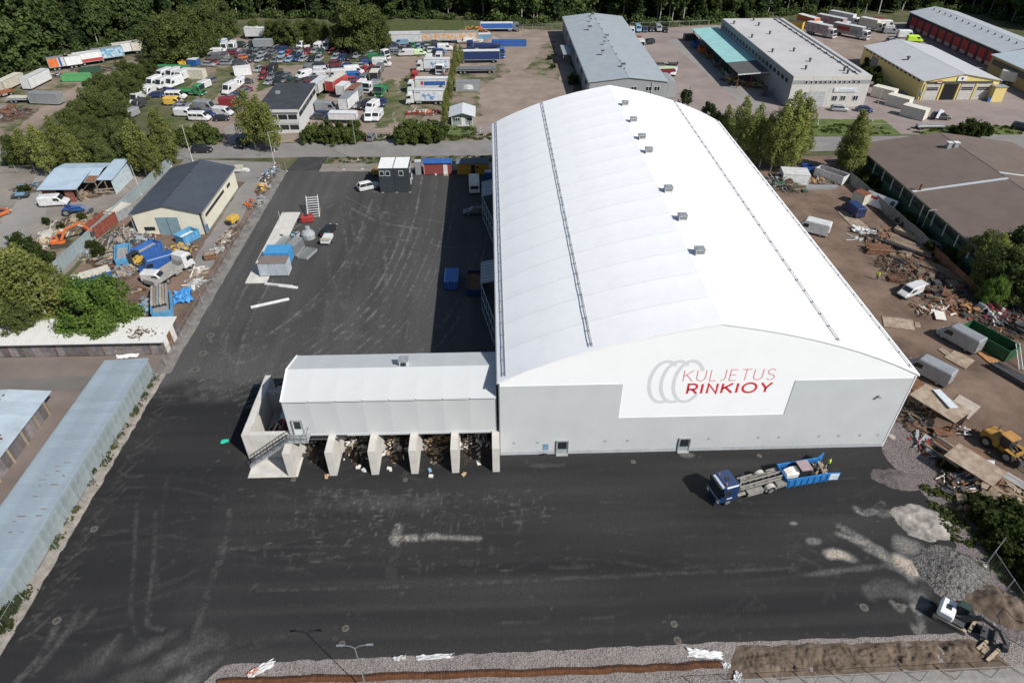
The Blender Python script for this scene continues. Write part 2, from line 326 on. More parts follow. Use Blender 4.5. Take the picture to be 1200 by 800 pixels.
# chain-like tyre print beside the long shed
for k in range(34):
    t = k/33; x = 188-168*t; y = 462+280*t; s = 1+t*.5
    j = rnd.uniform(.6, 1.4); stroke([(x+2*s, y+4*s), (x+12*s*j, y-1*s), (x+24*s*j, y-12*s*j)], .16, rnd.uniform(.1, .34)); 
    if k % 2: stroke([(x+6*s, y-4*s), (x+16*s*j, y+3*s), (x+30*s*j, y+1*s)], .16, .2)
stroke([(160, 590), (157, 660), (153, 715), (160, 742), (172, 755)], .35, .22); stroke([(182, 600), (180, 660), (172, 720), (176, 733), (190, 737)], .35, .26); stroke([(196, 560), (186, 640), (184, 700)], .4, .1)
for x, y, rx, ry, a in ((215, 770, 6, 1.8, .20), (180, 755, 4, 1.4, .16), (245, 748, 3.5, 2, .12), (120, 770, 7, 2, .08), (235, 790, 5, 2, .24), (160, 790, 6, 1.6, .10)): blob(x, y, rx, ry, 30, a, .95)
for p in (((95, 720), (70, 752), (40, 790)), ((65, 735), (50, 765), (20, 798)), ((110, 715), (92, 735)), ((90, 712), (88, 730)), ((140, 745), (115, 780))): stroke(list(p), .6, .34)
# arcs in the long yard
for p, wd, a in (([(405, 236), (440, 254), (490, 264), (530, 268)], .6, .13), ([(420, 262), (470, 272), (530, 276)], .5, .11), ([(240, 380), (262, 425), (310, 415), (345, 380)], .7, .11), ([(262, 372), (278, 400), (318, 396)], .6, .1),
                 ([(300, 470), (380, 440), (470, 400), (505, 330)], .8, .08), ([(330, 460), (420, 430), (480, 380)], .6, .09), ([(440, 393), (505, 391)], .5, .22), ([(440, 377), (500, 376)], .5, .14), ([(330, 300), (350, 350), (340, 420), (300, 445)], .8, .1),
                 ([(255, 330), (238, 420)], .8, .09), ([(220, 470), (290, 466)], .5, .15), ([(485, 325), (505, 327)], .6, .22), ([(485, 340), (512, 338)], .6, .2)): stroke(p, wd, a)
for x, y in ((407, 217), (400, 220), (440, 225), (436, 218), (420, 377), (403, 343), (452, 249)): blob(x, y, 1.0, .5, 0, .3)
for k in range(26):                                             # faint overlapping tyre arcs of the long yard
    x, y = rnd.uniform(260, 520), rnd.uniform(215, 470); a = rnd.uniform(0, 6.3); L = rnd.uniform(25, 90); c_ = rnd.uniform(-.6, .6)
    pts_ = [(x+math.cos(a+c_*t)*L*t, y+math.sin(a+c_*t)*L*t*.7) for t in (0, .35, .7, 1)]
    for o_ in (0, 9): stroke([(p[0]+o_*.8, p[1]+o_*.35) for p in pts_], rnd.uniform(.25, .5), rnd.uniform(.05, .13), raw=True)
def family(base, ks, dx, dy, wd, amt, sk=1.0):
    for k in ks:
        pts_ = [(x+dx*k+rnd.uniform(-1.5, 1.5), y+dy*k+rnd.uniform(-1, 1)) for x, y in base]
        i0 = rnd.choice([0, 0, 1]); i1 = len(pts_)-rnd.choice([0, 0, 1])
        stroke(pts_[i0:i1], wd*rnd.uniform(.6, 1.5), 2.1*amt*rnd.uniform(.4, 1.3), soft=.9, raw=True)
family([(290, 478), (360, 448), (430, 400), (478, 345), (508, 275), (520, 215)], range(-9, 9), 8, 4.5, .55, .12)
family([(300, 470), (400, 425), (470, 360), (500, 290)], range(-6, 7), 11, 7, 1.1, .07)
family([(240, 440), (250, 380), (275, 320), (320, 262), (380, 225)], range(-1, 6), 9, 5, .6, .10)
family([(330, 300), (345, 350), (335, 405), (290, 440), (235, 450)], range(-3, 7), 12, 5, .7, .10)
family([(400, 232), (440, 252), (490, 263), (530, 267)], range(-2, 5), 2, 6, .5, .12)
family([(380, 470), (410, 400), (420, 320), (410, 240)], range(-4, 10), 11, 0, .6, .08)
family([(258, 372), (246, 395), (262, 418), (292, 412), (300, 388)], range(0, 4), 4, 2, .45, .10)
for k in range(330):                                            # scraped, dusty ground in front of the bays
    x, y = rnd.uniform(345, 640), min(640, 573+abs(rnd.gauss(0, 22))); L = rnd.uniform(2, 11)
    if rnd.random() < .45: stroke([(x, y), (x+L, y+rnd.uniform(-1, 1))], .13, rnd.uniform(.05, .2), raw=True)
    else: stroke([(x, y), (x+rnd.uniform(-3, 3), y+L*.9)], .12, rnd.uniform(.05, .2), raw=True)
for k in range(60):                                             # and of the front lot
    x, y = rnd.uniform(20, 1000), rnd.uniform(545, 780); a = rnd.uniform(-.25, .25); L = rnd.uniform(40, 170); c_ = rnd.uniform(-.5, .5)
    pts_ = [(x+math.cos(a+c_*t)*L*t, y+math.sin(a+c_*t)*L*t*.7) for t in (0, .35, .7, 1)]
    for o_ in (0, 14): stroke([(p[0], p[1]+o_) for p in pts_], .3, rnd.uniform(.02, .06), raw=True)
for k in range(420):                                            # small scuffs and grit
    x, y = rnd.uniform(10, 1040), rnd.uniform(440, 785); L = rnd.uniform(1, 5); a = rnd.uniform(0, 3.1)
    stroke([(x, y), (x+L*math.cos(a), y+L*.6*math.sin(a))], rnd.uniform(.08, .22), rnd.uniform(.1, .34))
for a in (((217, 437), (237, 437), (258, 372), (246, 372)),):
    P = [G(*p) for p in a]; x0, x1 = P[0].x, P[1].x; m = (GX > x0) & (GX < x1) & (GY > P[0].y) & (GY < 62); dark[m] = 0.8
stroke([(180, 465), (240, 462)], .5, .2)
# sand and dust round the heaps on the right
for x, y, rx, ry, an, a in ((1080, 668, 3.6, 2.0, -15, .95), (980, 650, 2.2, .8, -20, .75), (1000, 632, 3.0, .7, -28, .6), (1030, 650, 2.5, .7, -35, .5), (1060, 640, 2.2, 1.6, 0, .4), (1075, 700, 1.5, 2.0, 0, .3), (930, 613, .8, .4, 0, .5), (953, 634, 1.0, .6, 0, .4), (1075, 740, .6, 1.6, 15, .5), (1045, 600, 3.5, .7, 10, .3), (1000, 667, 8, .5, 5, .2), (1045, 690, 5, 1.5, 0, .16)): blob(x, y, rx, ry, an, a)
stroke([(1003, 596), (1012, 601), (1025, 598), (1033, 590)], .7, .5); stroke([(985, 617), (1010, 632), (1045, 655)], .9, .4); stroke([(1070, 710), (1078, 725), (1082, 742)], .6, .4); stroke([(960, 665), (978, 700)], .4, .12); stroke([(990, 660), (965, 705)], .4, .12)
stroke([(1045, 705), (1055, 715), (1060, 710)], .35, .35)
blob(805, 533, 1.2, .5, 0, .25); blob(640, 545, 3, .5, 0, .12)
ny, nx = GX.shape
me = bpy.data.meshes.new('asphalt_lot')
co = np.zeros((ny*nx, 3), np.float32); co[:, 0] = GX.ravel(); co[:, 1] = GY.ravel(); co[:, 2] = 0.02
idx = np.arange(ny*nx).reshape(ny, nx); q = np.stack([idx[:-1, :-1], idx[:-1, 1:], idx[1:, 1:], idx[1:, :-1]], -1).reshape(-1, 4)
me.vertices.add(ny*nx); me.vertices.foreach_set('co', co.ravel()); me.loops.add(q.size); me.loops.foreach_set('vertex_index', q.ravel().astype(np.int32))
me.polygons.add(len(q)); me.polygons.foreach_set('loop_start', np.arange(0, q.size, 4, dtype=np.int32)); me.update(calc_edges=True)
for nm, arr in (('dust', dust), ('repair', dark)):
    at = me.attributes.new(nm, 'FLOAT', 'POINT'); at.data.foreach_set('value', np.clip(arr, 0, 1).ravel().astype(np.float32))
m = bpy.data.materials.new('fresh_asphalt'); m.use_nodes = True; N = m.node_tree.nodes; L = m.node_tree.links; b = N['Principled BSDF']
b.inputs['Specular IOR Level'].default_value = 0.16
def nd(t, **k):
    n = N.new('ShaderNode'+t)
    for a, v in k.items(): setattr(n, a, v)
    return n
geo = nd('NewGeometry'); at = nd('Attribute', attribute_name='dust'); at2 = nd('Attribute', attribute_name='repair')
n1 = nd('TexNoise'); n1.inputs['Scale'].default_value = 4.5; n1.inputs['Detail'].default_value = 8; n1.inputs['Roughness'].default_value = .7; L.new(geo.outputs['Position'], n1.inputs['Vector'])
n2 = nd('TexNoise'); n2.inputs['Scale'].default_value = 14; n2.inputs['Detail'].default_value = 4; L.new(geo.outputs['Position'], n2.inputs['Vector'])
mp = nd('Mapping'); mp.inputs['Scale'].default_value = (0.07, 1.3, 1); L.new(geo.outputs['Position'], mp.inputs['Vector'])
n3 = nd('TexNoise'); n3.inputs['Scale'].default_value = 1; n3.inputs['Detail'].default_value = 6; L.new(mp.outputs[0], n3.inputs['Vector'])
r1 = nd('MapRange'); r1.inputs['From Min'].default_value = .34; r1.inputs['From Max'].default_value = .68; r1.inputs['To Min'].default_value = .45; r1.inputs['To Max'].default_value = 1.5; L.new(n1.outputs['Fac'], r1.inputs['Value'])
mu = nd('Math', operation='MULTIPLY'); L.new(at.outputs['Fac'], mu.inputs[0]); L.new(r1.outputs[0], mu.inputs[1])
r3 = nd('MapRange'); r3.inputs['From Min'].default_value = .45; r3.inputs['From Max'].default_value = .75; r3.inputs['To Min'].default_value = 0; r3.inputs['To Max'].default_value = .05; L.new(n3.outputs['Fac'], r3.inputs['Value'])
ad = nd('Math', operation='ADD', use_clamp=True); L.new(mu.outputs[0], ad.inputs[0]); ad.inputs[1].default_value = 0
rr = nd('ValToRGB'); rr.color_ramp.elements[0].color = (.0135, .0138, .0145, 1); rr.color_ramp.elements[1].color = (.0245, .0248, .0255, 1); L.new(n2.outputs['Fac'], rr.inputs[0])
rr.color_ramp.elements[0].position = .25; rr.color_ramp.elements[1].position = .75
dk = nd('MixRGB'); dk.inputs[2].default_value = (.017, .0172, .018, 1); L.new(at2.outputs['Fac'], dk.inputs[0]); L.new(rr.outputs[0], dk.inputs[1])
cr = nd('ValToRGB'); cr.color_ramp.elements[0].position = .22; cr.color_ramp.elements[1].position = .6; cr.color_ramp.elements[0].color = (.385, .378, .365, 1); cr.color_ramp.elements[1].color = (.42, .365, .30, 1); L.new(at.outputs['Fac'], cr.inputs[0])
mx = nd('MixRGB'); L.new(cr.outputs[0], mx.inputs[2]); L.new(ad.outputs[0], mx.inputs[0]); L.new(dk.outputs[0], mx.inputs[1]); L.new(mx.outputs[0], b.inputs['Base Color'])
b.inputs['Roughness'].default_value = .85
bp = nd('Bump'); bp.inputs['Strength'].default_value = .25; bp.inputs['Distance'].default_value = .02; L.new(n2.outputs['Fac'], bp.inputs['Height']); L.new(bp.outputs[0], b.inputs['Normal'])
me.materials.append(m); kind(put('asphalt_lot', me), 'structure'); M_ASPH = m
M_ASPH2 = mat('entrance_asphalt', (.04, .04, .041), rough=.9, var=.3, scale=.4, detail=10)
S('entrance_asphalt', [(-46, 85.5), (-38.5, 85.5), (-38, 92.8), (-44.5, 92.8)], 0.024, M_ASPH2, 0.25, 1.5)
S('gravel_verge', [(-38.6, 84.6), (1.2, 84.2), (1.2, 88.6), (-38.4, 88.8)], 0.028, M_GREYD, 0.3, 1.5, 3)
# overlaid edges
S('kerb_gravel', [(-47.7, 16.5), (-45.7, 16.5), (-45.6, 84.5), (-47.7, 86.5)], 0.030, mat('concrete_edge_strip', (.175, .163, .15), rough=1, var=.35, scale=.7, detail=10, bump=.4), 0.10, 1.0)
S('kerb_gravel', [(-47.6, -30), (-46.3, -30), (-46.2, 16.5), (-47.6, 16.5)], 0.031, mat('pale_edge_gravel', (.27, .245, .215), rough=1, var=.35, scale=.9, detail=10, bump=.4), 0.12, 0.8, 4)
S('gravel_strip', gp((225, 812), (262, 779), (330, 775), (600, 764), (850, 752), (1000, 747), (1135, 741), (1230, 748), (1330, 960), (120, 960)), 0.034, M_GRAV, 0.10, 0.8)
S('gravel_apron', gp((1031, 522), (1036, 500), (1064, 462), (1130, 560), (1170, 610), (1250, 760), (1150, 746), (1134, 705), (1128, 660), (1112, 618), (1088, 582), (1058, 556), (1042, 538)), 0.036, gravel_mat('pink_gravel_apron', (.065, .055, .054), (.19, .165, .16), 7.0, .8), 0.4, 1.0)
S('footpath', gp((700, 830), (870, 797), (1000, 791), (1250, 779), (1330, 960), (600, 960)), 0.045, mat('path_gravel', (.25, .235, .22), rough=1, var=.2, scale=1.5, detail=10), 0.08, 0.8)
# heaps: displaced mounds standing on the ground
def noise2(x, y, s, sd):
    from mathutils import noise as mn
    return mn.fractal(Vector((x*s+sd, y*s-sd, sd*1.7)), 0.9, 2.1, 5)
def mound(name, c, rx, ry, h, m, ang=0, rough=0.25, nscale=0.7, sd=1, n=36, flat=False, crater=0, k='stuff', label=None, cat=None):
    vs = []; fs = []; ca, sa = math.cos(R(ang)), math.sin(R(ang))
    for j in range(n+1):
        for i in range(n+1):
            u, v = i/n*2-1, j/n*2-1
            # square to disc
            du, dv = u*math.sqrt(1-v*v/2), v*math.sqrt(1-u*u/2); r = math.hypot(du, dv)
            x, y = du*rx, dv*ry; wob = 1+0.18*noise2(du, dv, 1.6, sd+9)
            x *= wob; y *= wob
            z = h*max(0, (1-r) if not flat else min(1, (1-r)*3.2))
            if crater: z -= h*crater*max(0, 1-r*2.2)
            z += rough*noise2(x, y, nscale, sd)*min(1, (1-r)*3) if r < 1 else 0
            vs.append((x*ca-y*sa, x*sa+y*ca, max(z, 0) if r < .999 else -.03))
    for j in range(n):
        for i in range(n): a = j*(n+1)+i; fs.append((a, a+1, a+n+2, a+n+1))
    o = MB().add(vs, fs).build(name, m, None, (c.x, c.y, LV), 0, smooth=True)
    if label: tag(o, label, cat)
    else: kind(o, k)
    return o
mound('stone_heap', G(1118, 672), 3.6, 3.3, 1.25, M_GRAVD, -20, .12, 2.6, 3, 64, label='heap of coarse grey crushed stone beside the small excavator', cat='stone heap')
mound('sand_heap', G(1080, 612), 3.0, 2.4, .40, mat('grey_sand', (.13, .122, .112), rough=1, col2=(.36, .335, .30), scale=.7, thr=(.36, .62), detail=10, bump=.5), -15, .10, .8, 5, 40, crater=1.6, label='low pale sand heap with hollow middle at the lot edge', cat='sand heap')
mound('gravel_heap', G(1050, 562), 2.6, 1.6, .7, mat('purple_gravel_heap', (.11, .095, .092), rough=1, var=.35, scale=4, detail=8, bump=.6), -20, .12, 1.5, 8, 36, label='low purplish gravel heap near the hall corner', cat='gravel heap')
mound('dirt_mound', G(1168, 708), 3.6, 2.2, 1.1, M_SOIL, -35, .35, 1.0, 4, 40, label='brown soil and weeds mound behind the small excavator', cat='soil heap')
# rough soil bank along the bottom right
vs = []; fs = []; A, B, Cc, D = G(862, 757), G(1140, 748), G(1190, 783), G(850, 797); nu, nv = 240, 44
for j in range(nv+1):
    for i in range(nu+1):
        u, v = i/nu, j/nv; p = (A*(1-u)+B*u)*(1-v)+(D*(1-u)+Cc*u)*v
        e = min(1, min(u, 1-u)*14)*min(1, min(v, 1-v)*4); z = e*(0.18+0.30*noise2(p.x, p.y, .55, 2)+.16*noise2(p.x, p.y, 1.9, 5))
        jx = .25*noise2(p.x, p.y, .6, 12); vs.append((p.x+jx, p.y+jx, max(z, -.01)+.04))
for j in range(nv):
    for i in range(nu): a = j*(nu+1)+i; fs.append((a, a+1, a+nu+2, a+nu+1))
kind(MB().add(vs, fs).build('soil_bank', M_SOIL, smooth=True), 'structure')
# ================================================================ MAIN HALL
W, LEN, NB = 46.74, 80.64, 16
M_PVC = mat('white_pvc_fabric', (.83, .84, .85), rough=0.55, var=0.035, scale=0.35, detail=8, spec=.3)
M_PVCG = mat('white_gable_fabric', (.83, .845, .86), rough=0.6, var=0.02, scale=0.3, spec=.3)
M_GREYPVC = mat('grey_pvc_fabric', (.49, .515, .52), rough=0.6, var=0.045, scale=0.3, detail=8, spec=.3)
M_PLINTH = mat('grey_plinth', (.40, .42, .44), rough=0.8, var=0.12, scale=1.0)
M_LOGOG = mat('logo_grey_print', (.60, .63, .65), rough=.6, var=.02)
M_LOGOR = mat('logo_red_print', (.62, .03, .045), rough=.6, var=.03)
M_LOGOR2 = mat('logo_thin_red_print', (.66, .22, .25), rough=.6, var=.03)
PROF = [(-0.25, 11.60), (2.5, 12.98), (5, 14.08), (7.5, 15.08), (9.91, 15.92), (13, 16.88), (16.5, 17.80), (20, 18.55), (W/2, 19.16)]
hall = thing('storage_hall', 'huge white fabric-roofed hall with red and grey company lettering on its gable', 'hall')
BAY = LEN/NB
def roof_panel_mesh(side):
    vs = []; fs = []; nv = 10; nu = len(PROF)
    for j in range(nv+1):
        v = j/nv
        for i, (x, z) in enumerate(PROF):
            t = min(1, i/1.5)*min(1, (nu-1-i)/1.0+.35)
            s = -0.022*math.sin(math.pi*v)**0.8*t + .02*math.sin(i*2.1+v*5)*math.sin(math.pi*v)
            X = x if side < 0 else W-x
            vs.append((X, v*(BAY-.02)+.01, z+s))
    for j in range(nv):
        for i in range(nu-1): a = j*nu+i; fs.append((a, a+1, a+nu+1, a+nu) if side < 0 else (a, a+nu, a+nu+1, a+1))
    me = bpy.data.meshes.new('roof_panel'); me.from_pydata(vs, [], fs); me.materials.append(M_PVC); me.polygons.foreach_set('use_smooth', [True]*len(fs)); me.update(); return me
for sd in (-1, 1):
    pm = roof_panel_mesh(sd)
    for k in range(NB): put('roof_panel', pm, hall, (0, k*BAY, 0))
# under-skin so that no light leaks between panels, and the gable walls
full = [(0, 0)]+[(max(x, 0), z-.16) for x, z in PROF]+[(W-max(x, 0), z-.16) for x, z in PROF[-2::-1]]+[(W, 0)]
MB().prism(full, 'y', 0.0, 0.25).build('gable_wall', M_PVCG, hall)
MB().prism(full, 'y', LEN-.25, LEN-.001).build('gable_wall', M_PVCG, hall)
for x0, x1 in ((0, .25), (W-.25, W)): box('side_wall', M_GREYPVC, hall, x0, x1, .25, LEN-.25, 0, 11.5)
vb = MB(); pr = PROF+[(W-x, z) for x, z in PROF[-2::-1]]
for a, c in zip(pr, pr[1:]): vb.beam((a[0], -.03, a[1]-.06), (c[0], -.03, c[1]-.06), .1, .14)
vb.build('verge_trim', M_PVC, hall)
# grey cladding, bay by bay, round the white name panel
ed = [0, 4.6, 9.2, 13.75, 18.6, 23.45, 28.3, 33.15, 37.7, 42.2, W]
for a, c in zip(ed, ed[1:]):
    top = 5.82 if 13.7 < a < 33 else 11.05
    box('cladding_panel', M_GREYPVC, hall, a, c, -.05, 0, .62, top)
box('plinth', M_PLINTH, hall, 0, W, -.09, 0, 0, .6)
box('corner_trim', STEEL, hall, -.12, .02, -.1, .12, 0, 11.4)
box('corner_trim', M_PVC, hall, W-.02, W+.1, -.1, .12, 0, 11.4)
def door_part(parent, x, y, z0, wd, h, m, glass=True):
    d = MB().bx(x, x+wd, y-.06, y, z0, z0+h).build('door', m, parent)
    f = MB(); f.bx(x-.1, x, y-.12, y, z0, z0+h+.1); f.bx(x+wd, x+wd+.1, y-.12, y, z0, z0+h+.1); f.bx(x, x+wd, y-.12, y, z0+h, z0+h+.1); f.build('frame', STEEL, d)
    if glass: MB().bx(x+.12, x+wd-.12, y-.09, y-.06, z0+h*.42, z0+h*.95).build('pane', GLASS, d)
    MB().bx(x+wd-.18, x+wd-.1, y-.13, y-.06, z0+1.0, z0+1.08).build('handle', BLACKP, d)
    return d
M_DOORG = mat('grey_green_door', (.28, .33, .33), rough=.5)
door_part(hall, 6.75, -.09, .02, 1.3, 2.2, M_DOORG); door_part(hall, 21.5, -.09, .02, 1.25, 2.15, M_DOORG)
box('step', CONCG, hall, 6.7, 8.1, -.5, -.13, .02, .14); box('step', CONCG, hall, 21.45, 22.8, -.5, -.13, .02, .14)
box('notice_board', paint('light blue'), hall, 5.1, 5.75, -.1, -.05, .75, 1.75)
MB().tube([(5.0, -.4, .02), (5.0, -.4, .45), (5.6, -.5, .5)], .05).build('pipe_stub', BLACKP, hall)
for x in (1.6, 4.4, 12.5, 15.2, 25, 31, 33.5, 38.4, 40.8, 43.4, 45.6): MB().cyl((x, -.062, 2.0), (x, -.04, 2.0), .19, .19, 10).build('vent_cap', mat('vent_cap_grey', (.30, .315, .315), rough=.6), hall)
lp = MB().box(43.5, -.25, 8.45, .3, .35, .2).build('wall_lamp', STEEL, hall); MB().box(43.5, -.12, 8.5, .1, .14, .1).build('bracket', STEEL, lp)
# seam rails and eave rails on the roof, with brackets
def rail(x, z, n=34):
    r = MB(); r.cyl((x-.11, .5, z+.13), (x-.11, LEN-.3, z+.13), .045, .045, 6); r.cyl((x+.11, .5, z+.13), (x+.11, LEN-.3, z+.13), .045, .045, 6)
    o = r.build('seam_rail', STEEL, hall); b = MB()
    for k in range(n): y = 1+k*(LEN-2)/(n-1); b.box(x, y, z+.08, .36, .10, .12)
    kind(b.build('brackets', mat('bracket_steel', (.17, .18, .19), rough=.6), o), 'stuff')
rail(9.91, 15.93); rail(W-9.91, 15.93); rail(.55, 11.98); rail(W-.55, 11.98)
g = MB().bx(-.36, -.2, -.1, LEN, 11.38, 11.56); g.build('gutter', STEEL, hall); MB().bx(W+.2, W+.36, -.1, LEN, 11.38, 11.56).build('gutter', M_PVC, hall)
for px, py in ((729.7, 124), (739, 143.5), (749.7, 163.5), (758, 179.5), (780, 225), (797, 258), (817, 298)):
    p = G(px, py, 19.0); y = p.y; x = W/2+1.15
    v = MB().bx(x-.55, x+.55, y-.55, y+.55, 18.75, 19.75).build('roof_vent', WHITE, hall)
    MB().bx(x-.62, x+.62, y-.62, y+.62, 19.78, 19.86).build('vent_cover', STEEL, v)
    l = MB(); [l.bx(x-.5, x+.5, y-.565, y-.55, 19.35+.13*k, 19.42+.13*k) for k in range(3)]; l.build('louvre', BLACKP, v)
    MB().bx(x-.4, x+.4, y-.4, y+.4, 19.862, 19.90).build('grille', STEEL, v)
# lettering painted on the white panel: flat ribbons 4 mm proud
def ribbon(pts, wd, closed=False):
    """flat stroke in the wall plane (x, z)"""
    P = [Vector((p[0], p[1])) for p in pts]; n = len(P); A = []; Bb = []
    for i in range(n):
        a = P[(i-1) % n] if (closed or i > 0) else P[i]; c = P[(i+1) % n] if (closed or i < n-1) else P[i]
        t1 = (P[i]-a).normalized() if (P[i]-a).length else None; t2 = (c-P[i]).normalized() if (c-P[i]).length else None
        t = (t1 or t2) if not (t1 and t2) else (t1+t2).normalized(); nn = Vector((-t.y, t.x))
        k = 1.0
        if t1 and t2: k = min(1/max(nn.dot(Vector((-t1.y, t1.x))), .45), 2.0)
        A.append(P[i]+nn*wd/2*k); Bb.append(P[i]-nn*wd/2*k)
    return A, Bb
def ribbon_mesh(strokes, wd, y):
    mb = MB()
    for s in strokes:
        A, Bb = ribbon(s, wd); n = len(A)
        vs = [(p.x, y, p.y) for p in A]+[(p.x, y, p.y) for p in Bb]+[(p.x, y+.004, p.y) for p in A]+[(p.x, y+.004, p.y) for p in Bb]
        fs = []
        for i in range(n-1): fs += [(i, i+1, n+i+1, n+i), (2*n+i, 3*n+i, 3*n+i+1, 2*n+i+1), (i, 2*n+i, 2*n+i+1, i+1), (n+i, n+i+1, 3*n+i+1, 3*n+i)]
        mb.add(vs, fs)
    return mb
def arc(cx, cz, rx, rz, a0, a1, n=14): return [(cx+rx*math.cos(R(a0+(a1-a0)*k/n)), cz+rz*math.sin(R(a0+(a1-a0)*k/n))) for k in range(n+1)]
LET = {'K': [[(.05, 0), (.05, 1)], [(.8, 1), (.07, .45)], [(.28, .60), (.85, 0)]], 'U': [[(.05, 1), (.05, .35)]+arc(.42, .35, .37, .33, 180, 360)+[(.79, 1)]],
       'L': [[(.05, 1), (.05, .0), (.6, .0)]], 'J': [[(.45, 1), (.45, .25)]+arc(.22, .25, .23, .23, 0, -120)], 'E': [[(.62, 1), (.05, 1), (.05, 0), (.62, 0)], [(.05, .52), (.55, .52)]],
       'T': [[(0, 1), (.8, 1)], [(.4, 1), (.4, 0)]], 'S': [arc(.36, .75, .30, .24, 30, 250, 12)+arc(.36, .25, .32, .24, 80, -150, 12)],
       'R': [[(.05, 0), (.05, 1), (.42, 1)]+arc(.42, .72, .30, .28, 90, -90, 10)+[(.05, .44)], [(.40, .44), (.78, 0)]], 'I': [[(.08, 0), (.08, 1)]],
       'N': [[(.05, 0), (.05, 1), (.75, 0), (.75, 1)]], 'O': [arc(.55, .5, .52, .49, 90, 450, 28)], 'Y': [[(0, 1), (.4, .45), (.8, 1)], [(.4, .47), (.4, 0)]]}
def write(word, x0, x1, z0, h, wd, m, y, adv):
    tot = sum(adv[c] for c in word); sc = (x1-x0)/tot; x = x0
    for c in word:
        st = [[(x+p[0]*sc, z0+p[1]*h) for p in s] for s in LET[c]]
        ribbon_mesh(st, wd, y).build('letter', m, hall); x += adv[c]*sc
ADV = {'K': 1.12, 'U': 1.15, 'L': .88, 'J': .78, 'E': .98, 'T': 1.05, 'S': .75, 'R': 1.05, 'I': .48, 'N': 1.12, 'O': 1.42, 'Y': .82}
write('KULJETUS', 20.35, 30.7, 11.22, 1.58, .11, M_LOGOR2, -.012, ADV)
write('RINKIOY', 21.1, 30.65, 9.36, 1.42, .27, M_LOGOR, -.012, ADV)
rings = [(18.3, 11.15, 1), (19.65, 11.15, 2), (21.05, 11.15, 3)]
for cx, cz, k in rings:
    pts = arc(cx, cz, 1.62, 3.0, 52 if k < 3 else 32, 300 if k < 3 else 322, 40)
    ribbon_mesh([pts], .41, -.006-.0012*k).build('logo_ring', M_LOGOG, hall)
# canopies with steel frames on the shaded side
for y0, y1 in ((G(573, 331, 5).y, G(573, 306, 5).y), (G(573, 229, 5).y, G(573, 212, 5).y)):
    c = MB(); c.prism([(-2.5, 4.75), (0, 5.3), (0, 5.4), (-2.5, 4.85)], 'y', y0, y1)
    cn = c.build('canopy', STEEL, hall); rb = MB()
    for k in range(7): y = y0+(y1-y0)*(k+.5)/7; rb.beam((-2.52, y, 4.90), (-.02, y, 5.45), .09, .06)
    rb.build('roof_ribs', mat('canopy_rib', (.3, .32, .33), rough=.5, metal=.4), cn)
    fr = MB(); q0, q1 = Vector((-2.4, y0, 0)), Vector((-.5, y0-9.5, 0))
    for z in (.4, 2.6, 4.8): fr.tube([q0+Vector((0, 0, z)), q1+Vector((0, 0, z))], .06)
    for k in range(6): p = q0.lerp(q1, k/5); fr.tube([p+Vector((0, 0, .05)), p+Vector((0, 0, 4.8))], .06)
    for k in range(5): p = q0.lerp(q1, k/5); r_ = q0.lerp(q1, (k+1)/5); fr.tube([p+Vector((0, 0, 2.6)), r_+Vector((0, 0, 4.8))], .04)
    fr.build('steel_frame', STEEL, hall)

# ================================================================ SIDE ANNEX OVER CONCRETE BAYS
ann = thing('loading_annex', 'white fabric annex standing over open concrete bays, joined to the big hall', 'annex', (0, 0, 0))
AX0, AX1, AY0, AY1, AZ0, AZE, AZR = -24.5, -.4, .25, 8.2, 3.98, 9.3, 10.6
AYM = (AY0+AY1)/2; nbay = 8; bw = (AX1-AX0)/nbay
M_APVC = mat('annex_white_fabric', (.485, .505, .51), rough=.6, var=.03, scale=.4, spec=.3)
def sag_panel(P00, P10, P11, P01, sag, nrm, m, name, nu=8, nv=6):
    vs = []; fs = []
    for j in range(nv+1):
        for i in range(nu+1):
            u, v = i/nu, j/nv; p = (P00*(1-u)+P10*u)*(1-v)+(P01*(1-u)+P11*u)*v
            vs.append(p+nrm*sag*math.sin(math.pi*u)*(0.35+.65*math.sin(math.pi*v)))
    for j in range(nv):
        for i in range(nu): a = j*(nu+1)+i; fs.append((a, a+1, a+nu+2, a+nu+1))
    return MB().add(vs, fs).mesh(name, m, True)
e = 0
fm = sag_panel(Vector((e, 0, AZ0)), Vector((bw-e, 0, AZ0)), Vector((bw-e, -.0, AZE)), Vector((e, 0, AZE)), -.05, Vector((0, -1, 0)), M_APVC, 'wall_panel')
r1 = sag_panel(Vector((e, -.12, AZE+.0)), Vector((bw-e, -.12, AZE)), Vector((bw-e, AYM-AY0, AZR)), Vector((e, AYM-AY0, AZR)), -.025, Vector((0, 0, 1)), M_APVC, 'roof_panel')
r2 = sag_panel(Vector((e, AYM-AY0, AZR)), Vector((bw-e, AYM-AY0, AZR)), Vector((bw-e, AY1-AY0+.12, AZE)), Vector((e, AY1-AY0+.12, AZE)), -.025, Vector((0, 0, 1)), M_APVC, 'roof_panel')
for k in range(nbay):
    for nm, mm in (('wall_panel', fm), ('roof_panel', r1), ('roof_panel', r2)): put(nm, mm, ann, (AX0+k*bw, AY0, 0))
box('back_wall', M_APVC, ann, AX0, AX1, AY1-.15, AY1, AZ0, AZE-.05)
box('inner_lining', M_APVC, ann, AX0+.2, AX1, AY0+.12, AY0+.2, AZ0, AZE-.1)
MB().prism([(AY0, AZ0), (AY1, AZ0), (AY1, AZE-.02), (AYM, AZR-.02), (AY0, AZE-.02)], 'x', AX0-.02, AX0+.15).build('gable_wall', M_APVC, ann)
cb = MB(); [cb.beam(a, c, .14, .14) for a, c in zip([(AX0-.02, AY0-.12, AZE), (AX0-.02, AYM, AZR+.03)], [(AX0-.02, AYM, AZR+.03), (AX0-.02, AY1+.12, AZE)])]; cb.build('verge_trim', M_PVC, ann)
